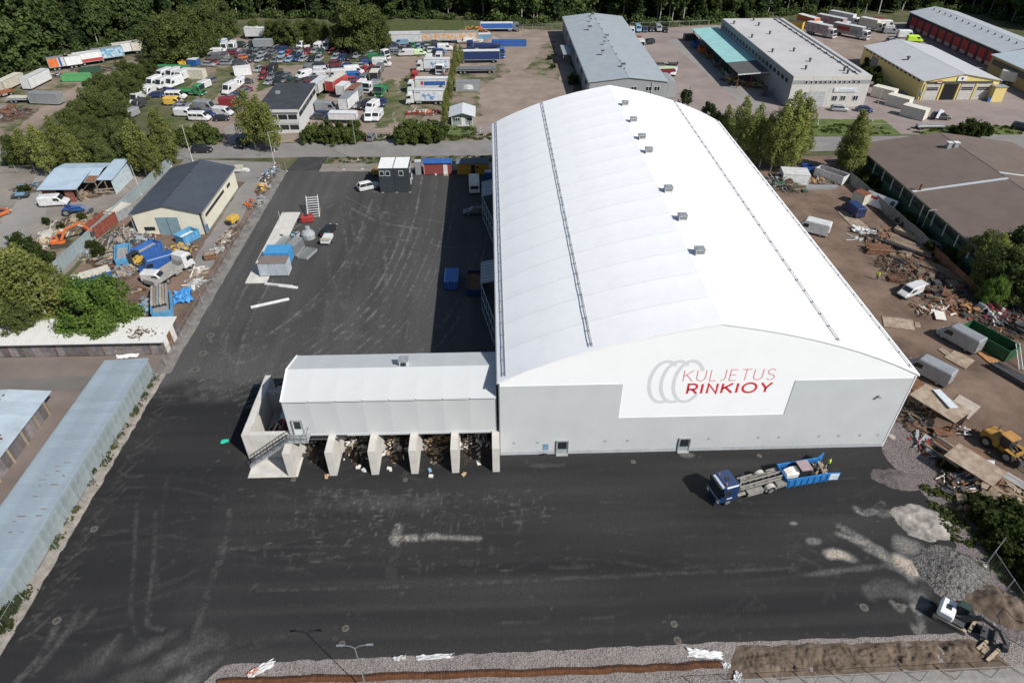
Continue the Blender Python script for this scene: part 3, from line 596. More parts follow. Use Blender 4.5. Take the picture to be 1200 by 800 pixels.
box('floor_beam', M_APVC, ann, AX0, AX1, AY0-.1, AY0+.1, AZ0-.3, AZ0-.02)
eg = MB()
for k in range(nbay): eg.cyl((AX0+k*bw+.05, AY0-.14, AZE-.06), (AX0+(k+1)*bw-.05, AY0-.14, AZE-.10), .07, .07, 6)
eg.build('eave_rope', M_APVC, ann)
v = box('roof_vent', WHITE, ann, -11.6, -10.6, 4.5, 5.4, 10.3, 11.15); MB().bx(-11.7, -10.5, 4.4, 5.5, 11.17, 11.25).build('vent_cover', STEEL, v); MB().bx(-11.4, -10.8, 4.38, 4.49, 10.6, 11.0).build('louvre', BLACKP, v)
# concrete block walls between the bays, block by block
for x in (-24.4, -19.6, -14.75, -10.1, -5.35, -.55):
    bm_ = MB().bx(-.42, .42, 0, 2.66, 0, 3.93).mesh('wall_block', CONC)
    for k in range(4): put('wall_block', bm_, ann, (x+RNG.uniform(-.015, .015), -2.7+2.69*k, .02))
MB().bx(-30.2, -24.9, 8.0, 8.5, .02, 3.7).build('rear_bay_wall', CONCG, ann); MB().bx(-24, -.9, 8.05, 8.5, .02, 3.9).build('rear_bay_wall', CONCG, ann)
for k in range(5): MB().bx(-30.25+.02*(k % 2), -29.4, .32+2.15*k, .32+2.15*k+2.13, .02, 3.95).build('wall_block', CONC, ann)
for k in range(2): MB().bx(-29.38+2.3*k, -29.4+2.3*(k+1), .32, .95, .02, 3.9).build('wall_block', CONC, ann)
box('apron_slab', CONC, ann, -29.55, -23.75, -2.75, .3, .02, .075)
box('bay_floor', CONCG, ann, -29.3, -.2, .97, 8.0, .02, .05)
# steel stair and landing
sa, sb = Vector((-29.7, -.75, .05)), Vector((-24.4, -.75, 4.15))
st = MB()
for dy in (-.45, .45): st.beam(sa+Vector((0, dy, 0)), sb+Vector((0, dy, 0)), .06, .25)
stair = st.build('stair', STEEL, ann)
tm = MB().box(0, 0, 0, .28, .86, .04).mesh('tread', STEEL)
for k in range(18): put('tread', tm, stair, sa.lerp(sb, (k+.5)/18)+Vector((0, 0, .06)))
hr = MB()
for dy in (-.45, .45):
    for z in (.55, 1.05): hr.tube([sa+Vector((0, dy, z)), sb+Vector((0, dy, z)), sb+Vector((2.2 if dy < 0 else .3, dy, z))], .035)
    for k in range(7): p = sa.lerp(sb, k/6); hr.tube([p+Vector((0, dy, 0)), p+Vector((0, dy, 1.05))], .035)
for k in range(3): hr.tube([sb+Vector((.75*k, -.45, 0)), sb+Vector((.75*k, -.45, 1.05))], .035)
hr.tube([sb+Vector((2.2, -.45, 1.05)), sb+Vector((2.2, .9, 1.05))], .035); hr.tube([sb+Vector((2.2, -.45, 0)), sb+Vector((2.2, -.45, 1.05))], .035)
hr.build('handrail', DSTEEL, stair)
ld = MB().bx(-24.4, -22.1, -1.25, .15, 4.05, 4.12).build('landing', STEEL, ann); MB().bx(-22.1, -17.9, -.5, -.35, 3.75, 3.9).bx(-22.1, -17.9, .0, .12, 3.75, 3.9).build('support_beam', DSTEEL, ld)
door_part(ann, -23.85, .15, 4.13, 1.0, 2.15, mat('pale_door', (.55, .58, .58), rough=.5))
# small awning and timber behind the left bay wall
aw = MB().prism([(2.4, 4.6), (5.2, 4.6), (5.2, 4.7), (2.4, 4.7)], 'x', -26.1, -24.6).build('awning', STEEL, ann); MB().tube([(-26, 2.5, 4.6), (-24.6, 2.5, 3.4)], .05).tube([(-26, 5.1, 4.6), (-24.6, 5.1, 3.4)], .05).build('bracket', STEEL, aw)

# rubbish in the bays
M_FINES = mat('dark_scrap_fines', (.028, .022, .018), rough=1, col2=(.12, .085, .06), scale=1.6, detail=10, bump=.8)
def debris(name, x0, x1, y0, y1, h, n, mats, label, cat, sd, smin=.15, smax=1.4, z0=.05):
    rr = random.Random(sd); root = thing(name, label, cat, ((x0+x1)/2, (y0+y1)/2, z0)); per = {i: MB() for i in range(len(mats))}; a0 = rr.uniform(0, 3.1); n = int(n*1.35)
    if n > 75 and z0 < .2:
        fm_ = MB(); nn = 18
        for j in range(nn+1):
            for i in range(nn+1):
                u, v = i/nn*2-1, j/nn*2-1; r_ = min(1, math.hypot(u, v)); fm_.v.append((u*(x1-x0)*.5*(1+.15*math.sin(j*1.7)), v*(y1-y0)*.5*(1+.15*math.sin(i*2.3)), max(-.3, h*.5*(1-r_)**1.2+rr.uniform(-.06, .10)*(1-r_)-.3*(r_ > .93))))
        for j in range(nn):
            for i in range(nn): q_ = j*(nn+1)+i; fm_.f.append((q_, q_+1, q_+nn+2, q_+nn+1))
        kind(fm_.build('fines', M_FINES, root, smooth=True), 'stuff')
    for k in range(n):
        a, b_ = rr.gauss(0, .36), rr.gauss(0, .36); a = max(-1, min(1, a)); b_ = max(-1, min(1, b_))
        x, y = a*(x1-x0)/2, b_*(y1-y0)/2; top = h*max(0.03, 1-math.hypot(a, b_)); z = rr.uniform(.2, 1)*top
        L = min(smax*1.9, smin*1.2+rr.expovariate(1/(.38*smax))); al = rr.random() < .55; M = Matrix.Translation((x, y, z)) @ Matrix.Rotation((a0+rr.gauss(0, .22)) if al else rr.uniform(0, 6.3), 4, 'Z') @ Matrix.Rotation(rr.uniform(-.3, .3), 4, 'Y') @ Matrix.Rotation(rr.uniform(-.4, .4), 4, 'X')
        t = rr.random(); i = rr.randrange(len(mats))
        if t < .6: per[i].box(0, 0, 0, L, rr.uniform(.08, .22), rr.uniform(.04, .12), M)
        elif t < .85: per[i].box(0, 0, 0, L*.6, rr.uniform(.3, .7)*min(1, smax), .03, M)
        else: per[i].box(0, 0, 0, L*.35, L*.3, L*.25, M)
    for i, mb in per.items():
        if mb.v: kind(mb.build(['boards', 'scrap', 'panels', 'pieces', 'bits', 'chunks'][i], mats[i], root), 'stuff')
    return root
WB = mat('white_board', (.62, .60, .56), rough=.8, var=.15); DKW = mat('dark_wet_wood', (.055, .04, .028), rough=.9, var=.3, scale=3); CHIP = mat('fresh_chipboard', (.42, .30, .18), rough=.9, var=.2)
for (x0, x1), mm, lb in (((-24, -20), [DKW, DSTEEL], 'dark rubbish in the leftmost open bay under the annex'), ((-19.2, -15.2), [WB, WOODL, DKW], 'pale mixed waste heap in second open bay from the stair'), ((-14.3, -10.6), [CHIP, DKW, DKW, WB], 'wood chip and board heap in the middle open bay'),
                       ((-9.6, -5.8), [DKW, WOOD, CHIP], 'brown board heap in the fourth open bay from the stair'), ((-4.9, -1.0), [WB, DKW], 'scattered waste in the open bay nearest the big hall')):
    debris('waste_heap', x0, x1, -1.0, 6.5, 1.5, 230, mm, lb, 'waste heap', int(x0*-7))
debris('waste_heap', -29.2, -25, 1.2, 7.5, .9, 160, [WB, DKW, paint('red'), DSTEEL], 'rubbish heap behind the concrete wall by the steel stair', 'waste heap', 41)
debris('waste_heap', -30.1, -27.6, 11.2, 13.0, .8, 22, [CONC, WOODL], 'stack of pale beams behind the annex corner', 'beams', 44, .8, 2.4)
for k, (x, y) in enumerate(((-16.9, -1.6), (-16.2, -2.0), (-8.4, -2.3), (-8.2, -3.2), (-4.4, -3.1), (-20.4, -2.9), (-13.2, -1.9))):
    MBo = MB(); MBo.box(0, 0, .12, .5, .35, .22, Matrix.Rotation(k, 4, 'Z')); MBo.box(.2, .1, .28, .3, .25, .12, Matrix.Rotation(k*1.3, 4, 'X'))
    tag(MBo.build('litter_block', [WB, WHITE, paint('light blue'), WB, CHIP, CHIP, WB][k], None, (x, y, LV)), ['pale crumpled litter block', 'white litter block', 'light blue litter block', 'off-white litter lump', 'tan chip lump', 'small tan lump', 'pale rag lump'][k]+' on asphalt before the concrete bays', 'litter')
# ================================================================ OTHER BUILDINGS
def metal_roof(name, col, var=.1, wscale=3.0, axis='y', rough=.5, dirt=None):
    """ribbed sheet metal: fine ribs as bump, weathering as colour noise"""
    if name in MATS: return MATS[name]
    m = mat(name, col, rough=rough, var=var, scale=.3, detail=9, metal=.1, col2=dirt, thr=(.45, .8) if dirt else None)
    N = m.node_tree.nodes; L = m.node_tree.links; tc = [n for n in N if n.type == 'TEX_COORD'][0]
    wv = N.new('ShaderNodeTexWave'); wv.bands_direction = axis.upper(); wv.inputs['Scale'].default_value = wscale; L.new(tc.outputs['Object'], wv.inputs['Vector'])
    bp = N.new('ShaderNodeBump'); bp.inputs['Strength'].default_value = .35; bp.inputs['Distance'].default_value = .05; L.new(wv.outputs['Fac'], bp.inputs['Height']); L.new(bp.outputs[0], N['Principled BSDF'].inputs['Normal'])
    return m
def win_y(p, x0, x1, y, z0, z1, fm=None, n=1, name='window'):
    """window in a wall facing the camera (-y)"""
    f = MB(); t = .07
    f.bx(x0, x1, y-.08, y+.02, z0, z0+t); f.bx(x0, x1, y-.08, y+.02, z1-t, z1); f.bx(x0, x0+t, y-.08, y+.02, z0+t, z1-t); f.bx(x1-t, x1, y-.08, y+.02, z0+t, z1-t)
    for k in range(1, n): xm = x0+(x1-x0)*k/n; f.bx(xm-.04, xm+.04, y-.08, y+.02, z0+t, z1-t)
    o = f.build(name, fm or WHITE, p); MB().bx(x0+t, x1-t, y-.035, y-.005, z0+t, z1-t).build('pane', GLASS, o); return o
def win_x(p, x, s, y0, y1, z0, z1, fm=None, n=1, name='window'):
    """window in a wall at x facing sideways; s=+1 faces +x, -1 faces -x"""
    f = MB(); t = .07; a, b_ = x-.02*s, x+.08*s
    f.bx(a, b_, y0, y1, z0, z0+t); f.bx(a, b_, y0, y1, z1-t, z1); f.bx(a, b_, y0, y0+t, z0+t, z1-t); f.bx(a, b_, y1-t, y1, z0+t, z1-t)
    for k in range(1, n): ym = y0+(y1-y0)*k/n; f.bx(a, b_, ym-.04, ym+.04, z0+t, z1-t)
    o = f.build(name, fm or WHITE, p); MB().bx(x+.005*s, x+.035*s, y0+t, y1-t, z0+t, z1-t).build('pane', GLASS, o); return o
def gable(name, label, x0, x1, y0, y1, eave, ridge, wm, rm, oh=.35, xr=None, trim=None):
    b = thing(name, label, 'building', ((x0+x1)/2, (y0+y1)/2, 0)); cx, cy = (x0+x1)/2, (y0+y1)/2
    xr = (x0+x1)/2 if xr is None else xr
    root = b
    def P(nm, mb, m): o = mb.build(nm, m, b); o.location = (-cx, -cy, 0); return o
    P('wall', MB().prism([(x0, 0), (x0, eave), (xr, ridge), (x1, eave), (x1, 0)], 'y', y0, y1), wm)
    th = .14; sl = (ridge-eave)/(xr-x0); sr = (ridge-eave)/(x1-xr)
    P('roof_slope', MB().prism([(x0-oh, eave-oh*sl+.02), (xr, ridge+.02), (xr, ridge+th), (x0-oh, eave-oh*sl+th)], 'y', y0-oh, y1+oh), rm)
    P('roof_slope', MB().prism([(xr+.001, ridge+.02), (x1+oh, eave-oh*sr+.02), (x1+oh, eave-oh*sr+th), (xr+.001, ridge+th)], 'y', y0-oh, y1+oh), rm)
    P('ridge_cap', MB().prism([(xr-.25, ridge+th-.25*sl+.01), (xr, ridge+th+.05), (xr+.25, ridge+th-.25*sr+.01)], 'y', y0-oh+.02, y1+oh-.02), trim or rm)
    g = MB(); g.bx(x0-oh-.12, x0-oh, y0-oh, y1+oh, eave-oh*sl-.05, eave-oh*sl+.08); g.bx(x1+oh, x1+oh+.12, y0-oh, y1+oh, eave-oh*sr-.05, eave-oh*sr+.08); 
    for xx in (x0-oh-.06, x1+oh+.06): g.tube([(xx, y0+.1, eave-.2), (xx, y0+.1, .1)], .06)
    P('gutter', g, trim or STEEL)
    b['_c'] = 0; del b['_c']
    return b, (-cx, -cy)
class Loc:
    """parts given in world coordinates under a thing whose origin is at its base centre"""
    def __init__(s, b, off): s.b, s.off = b, off
    def fix(s, o): o.location = (s.off[0], s.off[1], 0); return o
    def box(s, name, m, *a): return s.fix(MB().bx(*a).build(name, m, s.b))
    def wy(s, *a, **k): return s.fix(win_y(s.b, *a, **k))
    def wx(s, *a, **k): return s.fix(win_x(s.b, *a, **k))
    def mb(s, name, mb, m): return s.fix(mb.build(name, m, s.b))
def flat(name, label, cat, x0, x1, y0, y1): return Loc(thing(name, label, cat, ((x0+x1)/2, (y0+y1)/2, 0)), (-(x0+x1)/2, -(y0+y1)/2))

# --- dark roofed workshop on the left
M_DROOF = metal_roof('dark_blue_grey_roof', (.062, .074, .092), .12, 2.6, 'y', .55)
M_CREAM = mat('cream_render', (.60, .575, .47), rough=.85, var=.06, scale=.5)
b, off = gable('workshop', 'cream walled workshop with dark blue-grey gable roof in the left storage yard', -66.2, -53.9, 56.6, 76.8, 4.45, 6.0, M_CREAM, M_DROOF, .4, -60)
Q = Loc(b, off)
d = Q.box('door', mat('blue_grey_door', (.17, .25, .29), rough=.6, var=.15), -62.2, -58.2, 56.5, 56.6, 0, 3.6); MB().bx(-60.24, -60.16, 56.47, 56.5, 0, 3.6).build('frame', DSTEEL, d)
Q.wy(-64.8, -62.9, 56.6, 1.0, 1.7, BLACKP, 2); Q.wx(-53.9, 1, 58.5, 69.2, 2.6, 3.15, BLACKP, 8); Q.wx(-53.9, 1, 71.2, 73.0, 2.4, 3.0, BLACKP, 2)
Q.box('corner_post', DSTEEL, -54.02, -53.82, 56.5, 56.75, 0, 4.3); Q.box('wall_box', paint('blue'), -53.9, -53.6, 57.2, 57.7, .3, 1.6); Q.box('plinth', mat('teal_plinth', (.25, .42, .38), rough=.8), -53.9, -53.86, 56.9, 76.7, 0, .18)
for x, y in ((-60, 60.5), (-60, 64.5), (-60, 71), (-60, 75)): Q.box('ridge_vent', DSTEEL, x-.2, x+.2, y-.2, y+.2, 6.05, 6.42)

# --- long light blue sheet metal shed along the lot
M_LBLUE = mat('pale_blue_sheet', (.285, .345, .385), rough=.5, var=.12, scale=.5, detail=9, metal=.15, rnd=.05)
M_LBW = mat('pale_blue_wall_sheet', (.285, .34, .355), rough=.55, var=.16, scale=.8, metal=.15, rnd=.08)
lg = flat('long_shed', 'long low pale blue sheet metal shed beside the asphalt lot', 'shed', -53.2, -47.5, -19.3, 16.0)
lg.box('wall', CONCG, -52.9, -47.75, -19.2, 15.9, 0, 2.75)
N1 = 33; wy_ = (16.0+19.3)/N1
rs = MB().prism([(-53.4, 2.86), (-47.45, 3.16), (-47.45, 3.20), (-53.4, 2.90)], 'y', 0, wy_-.05); rs.beam((-53.4, wy_-.03, 2.93), (-47.45, wy_-.03, 3.23), .05, .07)
rm_ = rs.mesh('roof_sheet', M_LBLUE); ws = MB().bx(-47.72, -47.66, .01, wy_-.02, .05, 3.0).bx(-47.66, -47.63, .02, .08, .05, 3.0).mesh('wall_sheet', M_LBW)
for k in range(N1): o = put('roof_sheet', rm_, lg.b, (lg.off[0], lg.off[1]-19.3+k*wy_, RNG.uniform(0, .02))); o = put('wall_sheet', ws, lg.b, (lg.off[0]+RNG.uniform(-.02, .01), lg.off[1]-19.3+k*wy_, 0))
lg.box('end_wall', M_LBW, -53.2, -47.6, 15.9, 16.0, 0, 3.0); lg.box('eave_trim', M_LBLUE, -47.45, -47.38, -19.3, 16.0, 3.0, 3.17)
rr = random.Random(5)
ru = MB()
for k in range(16): y = rr.uniform(-12, -2); x = rr.uniform(-50.8, -48.2); ru.box(x, y, 2.93+(x+53.4)*.0504+.045, rr.uniform(.2, .9), rr.uniform(.04, .10), .01)
lg.mb('rust_streaks', ru, RUST)
# --- white corrugated garage row
gr = flat('garage_row', 'low garage row with white corrugated roof and grey wooden doors', 'garage', -72, -47.6, 20.8, 26)
gr.box('wall', WOOD, -72, -47.7, 20.95, 25.9, 0, 2.4)
M_CORR = metal_roof('white_corrugated_roof', (.62, .62, .59), .08, 9, 'x', .8)
N2 = 12; wx_ = 24.8/N2; cm = MB().prism([(20.35, 2.42), (26.2, 2.75), (26.2, 2.82), (20.35, 2.49)], 'x', 0, wx_-.02).mesh('roof_sheet', M_CORR)
for k in range(N2): put('roof_sheet', cm, gr.b, (gr.off[0]-72.2+k*wx_, gr.off[1], RNG.uniform(0, .03)))
M_GDOOR = mat('grey_garage_board', (.16, .145, .15), rough=.9, var=.3, scale=1.4, rnd=.35)
for k in range(11):
    x = -71.8+k*2.2; gr.box('door', M_GDOOR, x+.02, x+1.06, 20.86-.02*(k % 2), 20.94, .05, 2.25); gr.box('door', M_GDOOR, x+1.08, x+2.1, 20.86, 20.94, .05, 2.25); gr.box('post', RUST if k % 3 == 0 else WOOD, x+2.1, x+2.2, 20.8, 20.95, 0, 2.4)
for k in range(4): gr.box('side_panel', [WB, RUST, WB, M_GDOOR][k], -47.7, -47.62, 21+k*1.25, 22.2+k*1.25, .05, 2.4)
gr.box('fascia', DSTEEL, -72.2, -47.5, 20.3, 20.345, 2.34, 2.46)
kind(gr.mb('leaf_litter', (lambda m: ([m.box(-51.3+rr.gauss(0, .9), 22.8+rr.gauss(0, 1.0), 2.68, rr.uniform(.1, .35), rr.uniform(.1, .3), .05) for _ in range(90)], m)[1])(MB()), mat('brown_moss', (.13, .10, .06), rough=1)), 'stuff')
# --- patched shed at the left edge
ls = flat('patched_shed', 'pale blue roofed timber shed with rust streaks at the left picture edge', 'shed', -70, -57.9, -6, 10)
ls.box('wall', WOOD, -69, -58.3, -12, 9.3, 0, 2.4)
M_LBR = mat('pale_blue_patched_roof', (.36, .43, .475), rough=.55, var=.12, scale=.4, rnd=.08)
for k in range(10): y = -12+k*2.25; ls.mb('roof_sheet', MB().prism([(-63, 2.92), (-57.75, 2.5), (-57.75, 2.55), (-63, 2.97)], 'y', y, y+2.22), M_LBR); ls.mb('roof_sheet', MB().prism([(-69.5, 2.5), (-63.02, 2.92), (-63.02, 2.97), (-69.5, 2.55)], 'y', y, y+2.22), M_LBR)
for k in range(13): y = -11.8+k*1.62; ls.box('wall_board', M_GDOOR, -58.28, -58.2, y, y+1.5, .02, 2.35)
for y in (-2.5, .5, 3.4, 6.2, 8.6): ls.box('post', WOODL, -58.15, -57.98, y, y+.16, 0, 2.45)
ru = MB(); [ru.box(rr.uniform(-61.5, -58.2), rr.choice([2.2, 2.4, 1.9])+rr.uniform(-.2, .2), 2.73, 1.2, .06, .45) for _ in range(5)]; [ru.box(-63, 3+.9*k, 2.98, .25, .4, .03) for k in range(8)]
ls.mb('rust_streaks', ru, RUST)
# --- old blue roofed barn in the far left yard
M_BARN = mat('faded_blue_roof', (.33, .42, .50), rough=.6, var=.12, scale=.4, detail=10); M_REDW = mat('faded_red_boards', (.20, .07, .055), rough=.9, var=.35, scale=1.2)
ob = flat('open_barn', 'ramshackle barn with pale blue metal roof and open dark bays', 'barn', -91, -78, 70, 83)
ob.mb('roof_slope', MB().prism([(70.3, 3.0), (78.2, 4.1), (78.2, 4.18), (70.3, 3.08)], 'x', -91, -83.2), M_BARN); ob.mb('roof_slope', MB().prism([(78.25, 4.1), (82, 3.6), (82, 3.68), (78.25, 4.18)], 'x', -91, -81), M_BARN)
ob.mb('roof_slope', MB().prism([(73.4, 3.1), (78.2, 4.1), (78.2, 4.18), (73.4, 3.18)], 'x', -83.15, -81), M_BARN); ob.mb('roof_slope', MB().prism([(74.2, 3.2), (83, 4.0), (83, 4.08), (74.2, 3.28)], 'x', -80.95, -77.8), M_BARN)
ob.mb('rust_patch', MB().prism([(73.4, 3.2), (75.5, 3.64), (75.5, 3.66), (73.4, 3.22)], 'x', -83, -80.98), RUST)
ob.box('wall', M_REDW, -90.6, -81, 81.3, 81.6, 0, 3.5); ob.box('wall', M_REDW, -90.6, -88.2, 71, 71.2, 0, 2.7); ob.box('wall', M_REDW, -90.6, -90.4, 71, 81.4, 0, 3); ob.box('wall', mat('pale_blue_boards', (.4, .48, .52), rough=.8, var=.2), -78.3, -78.1, 74.5, 82.6, 0, 3.3); ob.box('wall', M_REDW, -86.3, -84.6, 71, 71.2, 0, 2.7)
for x in (-88, -85.8, -83.6, -81.5, -79.5): ob.box('post', WOOD, x, x+.18, 74.1 if x > -83 else 70.9, 74.3 if x > -83 else 71.1, 0, 3)
ob.mb('loft_rail', MB().beam((-82, 73.8, 1.3), (-78.2, 74, 1.5), .1, .2).beam((-82, 73.8, .7), (-78.2, 74, .8), .1, .2), WOODL)
# --- office with flat dark roof
M_BITUM = mat('dark_bitumen_roof', (.038, .043, .052), rough=.9, var=.25, scale=.3, detail=9); M_OFFW = mat('pale_grey_office_wall', (.50, .51, .50), rough=.8, var=.06)
of = flat('office_block', 'two-storey pale grey office with flat dark roof beside the scrap cars', 'building', -57.5, -47.6, 108.3, 129)
of.box('wall', M_OFFW, -57.5, -47.6, 108.3, 129, 0, 5.5); of.box('roof', M_BITUM, -57.8, -47.3, 108.0, 129.3, 5.5, 5.85)
of.box('fascia', M_OFFW, -57.8, -47.25, 107.9, 107.98, 5.2, 5.9); of.box('roof_hatch', STEEL, -55.6, -54.6, 120, 121, 5.85, 6.4)
for z0 in (.9, 3.4):
    for k in range(4): of.wy(-57.2+2.4*k, -55.1+2.4*k, 108.3, z0, z0+1.15, DSTEEL, 2)
for k in range(5): of.wx(-47.6, 1, 109.5+3.9*k, 113+3.9*k, 3.5, 4.6, DSTEEL, 2)
of.box('band', mat('band_panel', (.42, .44, .43), rough=.7), -57.5, -47.6, 108.2, 108.29, 2.35, 3.1)

# --- long grey industrial building
M_BGREY = metal_roof('light_grey_blue_roof', (.34, .385, .41), .07, 2, 'y', .5); M_GWALL = mat('grey_sheet_wall', (.30, .31, .32), rough=.6, var=.06, metal=.1)
b, off = gable('grey_factory', 'long grey sheet metal factory with pale blue-grey ridge roof behind the hall', 26.2, 47.2, 127.5, 205, 5.8, 6.95, M_GWALL, M_BGREY, .3)
Q = Loc(b, off)
for x in (37.5, 41.5, 43.8): Q.wy(x, x+1.6, 127.5, 3.4, 4.6, WHITE, 2)
Q.mb('downpipe', MB().tube([(43.2, 127.35, 5.8), (43.2, 127.35, .1)], .09), WHITE)
Q.mb('roof_joint', MB().prism([(26.2, 5.98), (36.7, 7.11), (47.3, 5.98), (47.3, 6.0), (36.7, 7.14), (26.2, 6.0)], 'y', 191.5, 191.75), WHITE)
for px, py, s in ((694, 20, 1.3), (692, 26, .7), (691, 35, 1.3), (711.5, 45.5, .9), (708, 53, .7), (706, 64, 1.0), (730, 79.5, 1.2)):
    p = G(px, py, 6.8); v = Q.mb('roof_vent', MB().box(p.x, p.y, 7.3, .7*s, .7*s, 1.1).cyl((p.x+.5*s, p.y, 6.7), (p.x+.5*s, p.y, 8.2), .18, .18, 8), STEEL); MB().box(p.x, p.y, 7.92, .95*s, .95*s, .1).build('vent_cover', DSTEEL, v)
for k in range(9): y = 135+k*7.5; Q.box('ridge_vent', DSTEEL, 36.6, 36.9, y, y+.3, 7.08, 7.35)
for k in range(8): y = 131+9*k; Q.box('wall_strip', WHITE, 26.1, 26.2, y, y+.3, 0, 5.6); 
for k in range(6): y = 133+11*k; Q.wx(26.2, -1, y, y+3, 3.2, 4.3, DSTEEL, 3)
Q.mb('annex_tank', MB().prism([(49+2.3*math.cos(t), 0+max(0, 3.4+1.3*math.sin(t))) for t in [math.pi*k/8 for k in range(9)]]+[(46.7, .1), (51.3, .1)], 'y', 132, 140), STEEL)
cn = Q.box('porch', STEEL, 22.6, 26.1, 165, 176, 3.2, 3.4); MB().tube([(22.8, 165.2, 0), (22.8, 165.2, 3.2)], .08).tube([(22.8, 175.8, 0), (22.8, 175.8, 3.2)], .08).build('post', STEEL, cn)
# --- turquoise canopy and pale concrete factory
M_TURQ = metal_roof('turquoise_canopy_sheet', (.30, .56, .54), .10, 2, 'x', .5); M_DCAN = mat('dark_canopy_felt', (.085, .083, .085), rough=.9, var=.12)
cp = flat('loading_canopy', 'turquoise and dark grey loading canopy beside the pale concrete factory', 'canopy', 70.3, 79.2, 139, 193)
n = 14
for k in range(n):
    y0 = 151+k*3.0; cp.mb('roof_sheet', MB().prism([(70.3, 4.2), (79.2, 4.75), (79.2, 4.83), (70.3, 4.28)], 'y', y0, y0+2.97), M_TURQ)
cp.mb('roof_sheet', MB().prism([(70.4, 4.2), (79.2, 4.75), (79.2, 4.82), (70.4, 4.27)], 'y', 139, 150.95), M_DCAN); cp.mb('fascia', MB().prism([(70.2, 4.0), (79.2, 4.6), (79.2, 4.86), (70.2, 4.3)], 'y', 138.85, 138.98), WHITE)
for k in range(7): cp.mb('post', MB().bx(70.8, 71.0, 140+8.7*k, 140.2+8.7*k, 0, 4.2).beam((71, 140.1+8.7*k, 3.2), (72.4, 140.1+8.7*k, 4.2), .1, .1), RUST)
M_PCON = mat('pale_precast_panel', (.49, .475, .45), rough=.9, var=.06, scale=.6); M_SHW = mat('grey_side_wall', (.27, .275, .28), rough=.8, var=.07); M_FLAT = mat('pale_flat_roof', (.42, .415, .415), rough=.85, var=.07, scale=.15, detail=9)
cf = flat('concrete_factory', 'pale concrete factory with flat grey roof, small window row and sign board', 'building', 79.4, 100.6, 123.3, 190)
cf.box('wall', M_PCON, 79.5, 100.5, 123.4, 190, 0, 8); cf.box('side_cladding', M_SHW, 79.4, 79.48, 123.6, 190, 0, 8.02); cf.box('roof', M_FLAT, 79.55, 100.45, 123.5, 189.9, 8.0, 8.08)
for k in range(4): cf.box('facade_panel', M_PCON, 79.5+5.25*k+.02, 79.5+5.25*(k+1)-.02, 123.28, 123.39, 0, 6.0); cf.box('facade_panel', M_PCON, 79.5+5.25*k+.02, 79.5+5.25*(k+1)-.02, 123.26, 123.39, 7.0, 8.15)
cf.box('grey_band', M_SHW, 79.5, 100.5, 123.30, 123.39, 6.02, 6.98)
for k in range(12): x = 82.9+k*1.28; cf.wy(x, x+.72, 123.28, 6.1, 6.95, WHITE, 1)
for x in (91.3, 93.6, 97.0): cf.wy(x, x+1.4, 123.25, 1.7, 3.0, WHITE, 2)
gd = cf.box('roller_door', mat('grey_roller_door', (.30, .31, .32), rough=.6), 85.0, 89.2, 123.18, 123.27, 0, 4.2); [MB().bx(85.05, 89.15, 123.13, 123.18, .1+.68*k, .72+.68*k).build('door_panel', mat('door_section', (.38, .39, .40), rough=.55, rnd=.05), gd) for k in range(6)]
sg = cf.box('sign_board', WHITE, 91.2, 97.3, 123.05, 123.25, 4.05, 5.0); MB().bx(92.6, 96.9, 123.03, 123.048, 4.35, 4.7).build('lettering', mat('faint_blue_print', (.35, .47, .6), rough=.6), sg)
for x in (83.6, 83.5): cf.box('wall_unit', STEEL, x, x+1.1, 122.4, 123.2, 3.2 if x > 83.55 else 1.6, 4.1 if x > 83.55 else 2.4)
for k in range(20): y = 126+3.15*k; cf.wx(79.4, -1, y, y+1.9, 5.6, 6.6, DSTEEL, 2)
pp = MB(); pp.cyl((97.6, 124, 8.75), (97.6, 189, 8.75), .28, .28, 8); cf.mb('roof_duct', pp, STEEL)
for k in range(14): cf.box('duct_foot', RUST if k % 2 else DSTEEL, 96.6, 97.2, 126+4.7*k, 126.8+4.7*k, 8.08, 8.4)
for px, py in ((930, 60), (949, 72), (883, 24), (889, 30), (902, 40), (944, 81), (989, 83), (993, 86), (860, 28), (881, 44), (905, 61)): p = G(px, py, 8.2); cf.mb('roof_vent', MB().cyl((p.x, p.y, 8.05), (p.x, p.y, 8.9), .28, .28, 8).cyl((p.x, p.y, 8.9), (p.x, p.y, 9.1), .5, .3, 8), DSTEEL)
# --- yellow garage
M_YEL = mat('pale_yellow_boards', (.62, .50, .20), rough=.8, var=.07, scale=1.5, stretch=(1, 1, 8)); M_LROOF = metal_roof('pale_grey_sheet_roof', (.50, .51, .52), .05, 2, 'y', .45)
b, off = gable('yellow_garage', 'yellow gabled garage with pale grey roof and four tall bay doors', 118.2, 139.4, 128.2, 164.5, 5.1, 6.9, M_YEL, M_LROOF, .35, 128.6)
Q = Loc(b, off)
M_SECT = mat('pale_sectional_door', (.44, .43, .40), rough=.6, rnd=.06)
for k, x in enumerate((119.2, 124.2, 128.9, 133.4)):
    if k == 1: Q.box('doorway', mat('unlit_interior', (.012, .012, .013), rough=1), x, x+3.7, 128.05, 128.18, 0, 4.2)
    else:
        dd = Q.box('door', M_SECT, x, x+3.8, 128.06, 128.18, 0, 4.2); [MB().bx(x+.03, x+3.77, 128.02, 128.06, .05+.83*j, .84+.83*j).build('door_panel', M_SECT, dd) for j in range(5)]
        for j in (3, 3.55): MB().bx(x+.3, x+3.5, 127.99, 128.018, j*.83+.15, j*.83+.5).build('pane', GLASS, dd)
for k in range(5): x = 119+4.75*k; Q.box('pillar', M_YEL, x-.3, x+.05, 127.95, 128.2, 0, 4.4)
Q.box('lintel', DSTEEL, 119, 137.4, 128.0, 128.19, 4.4, 4.95)
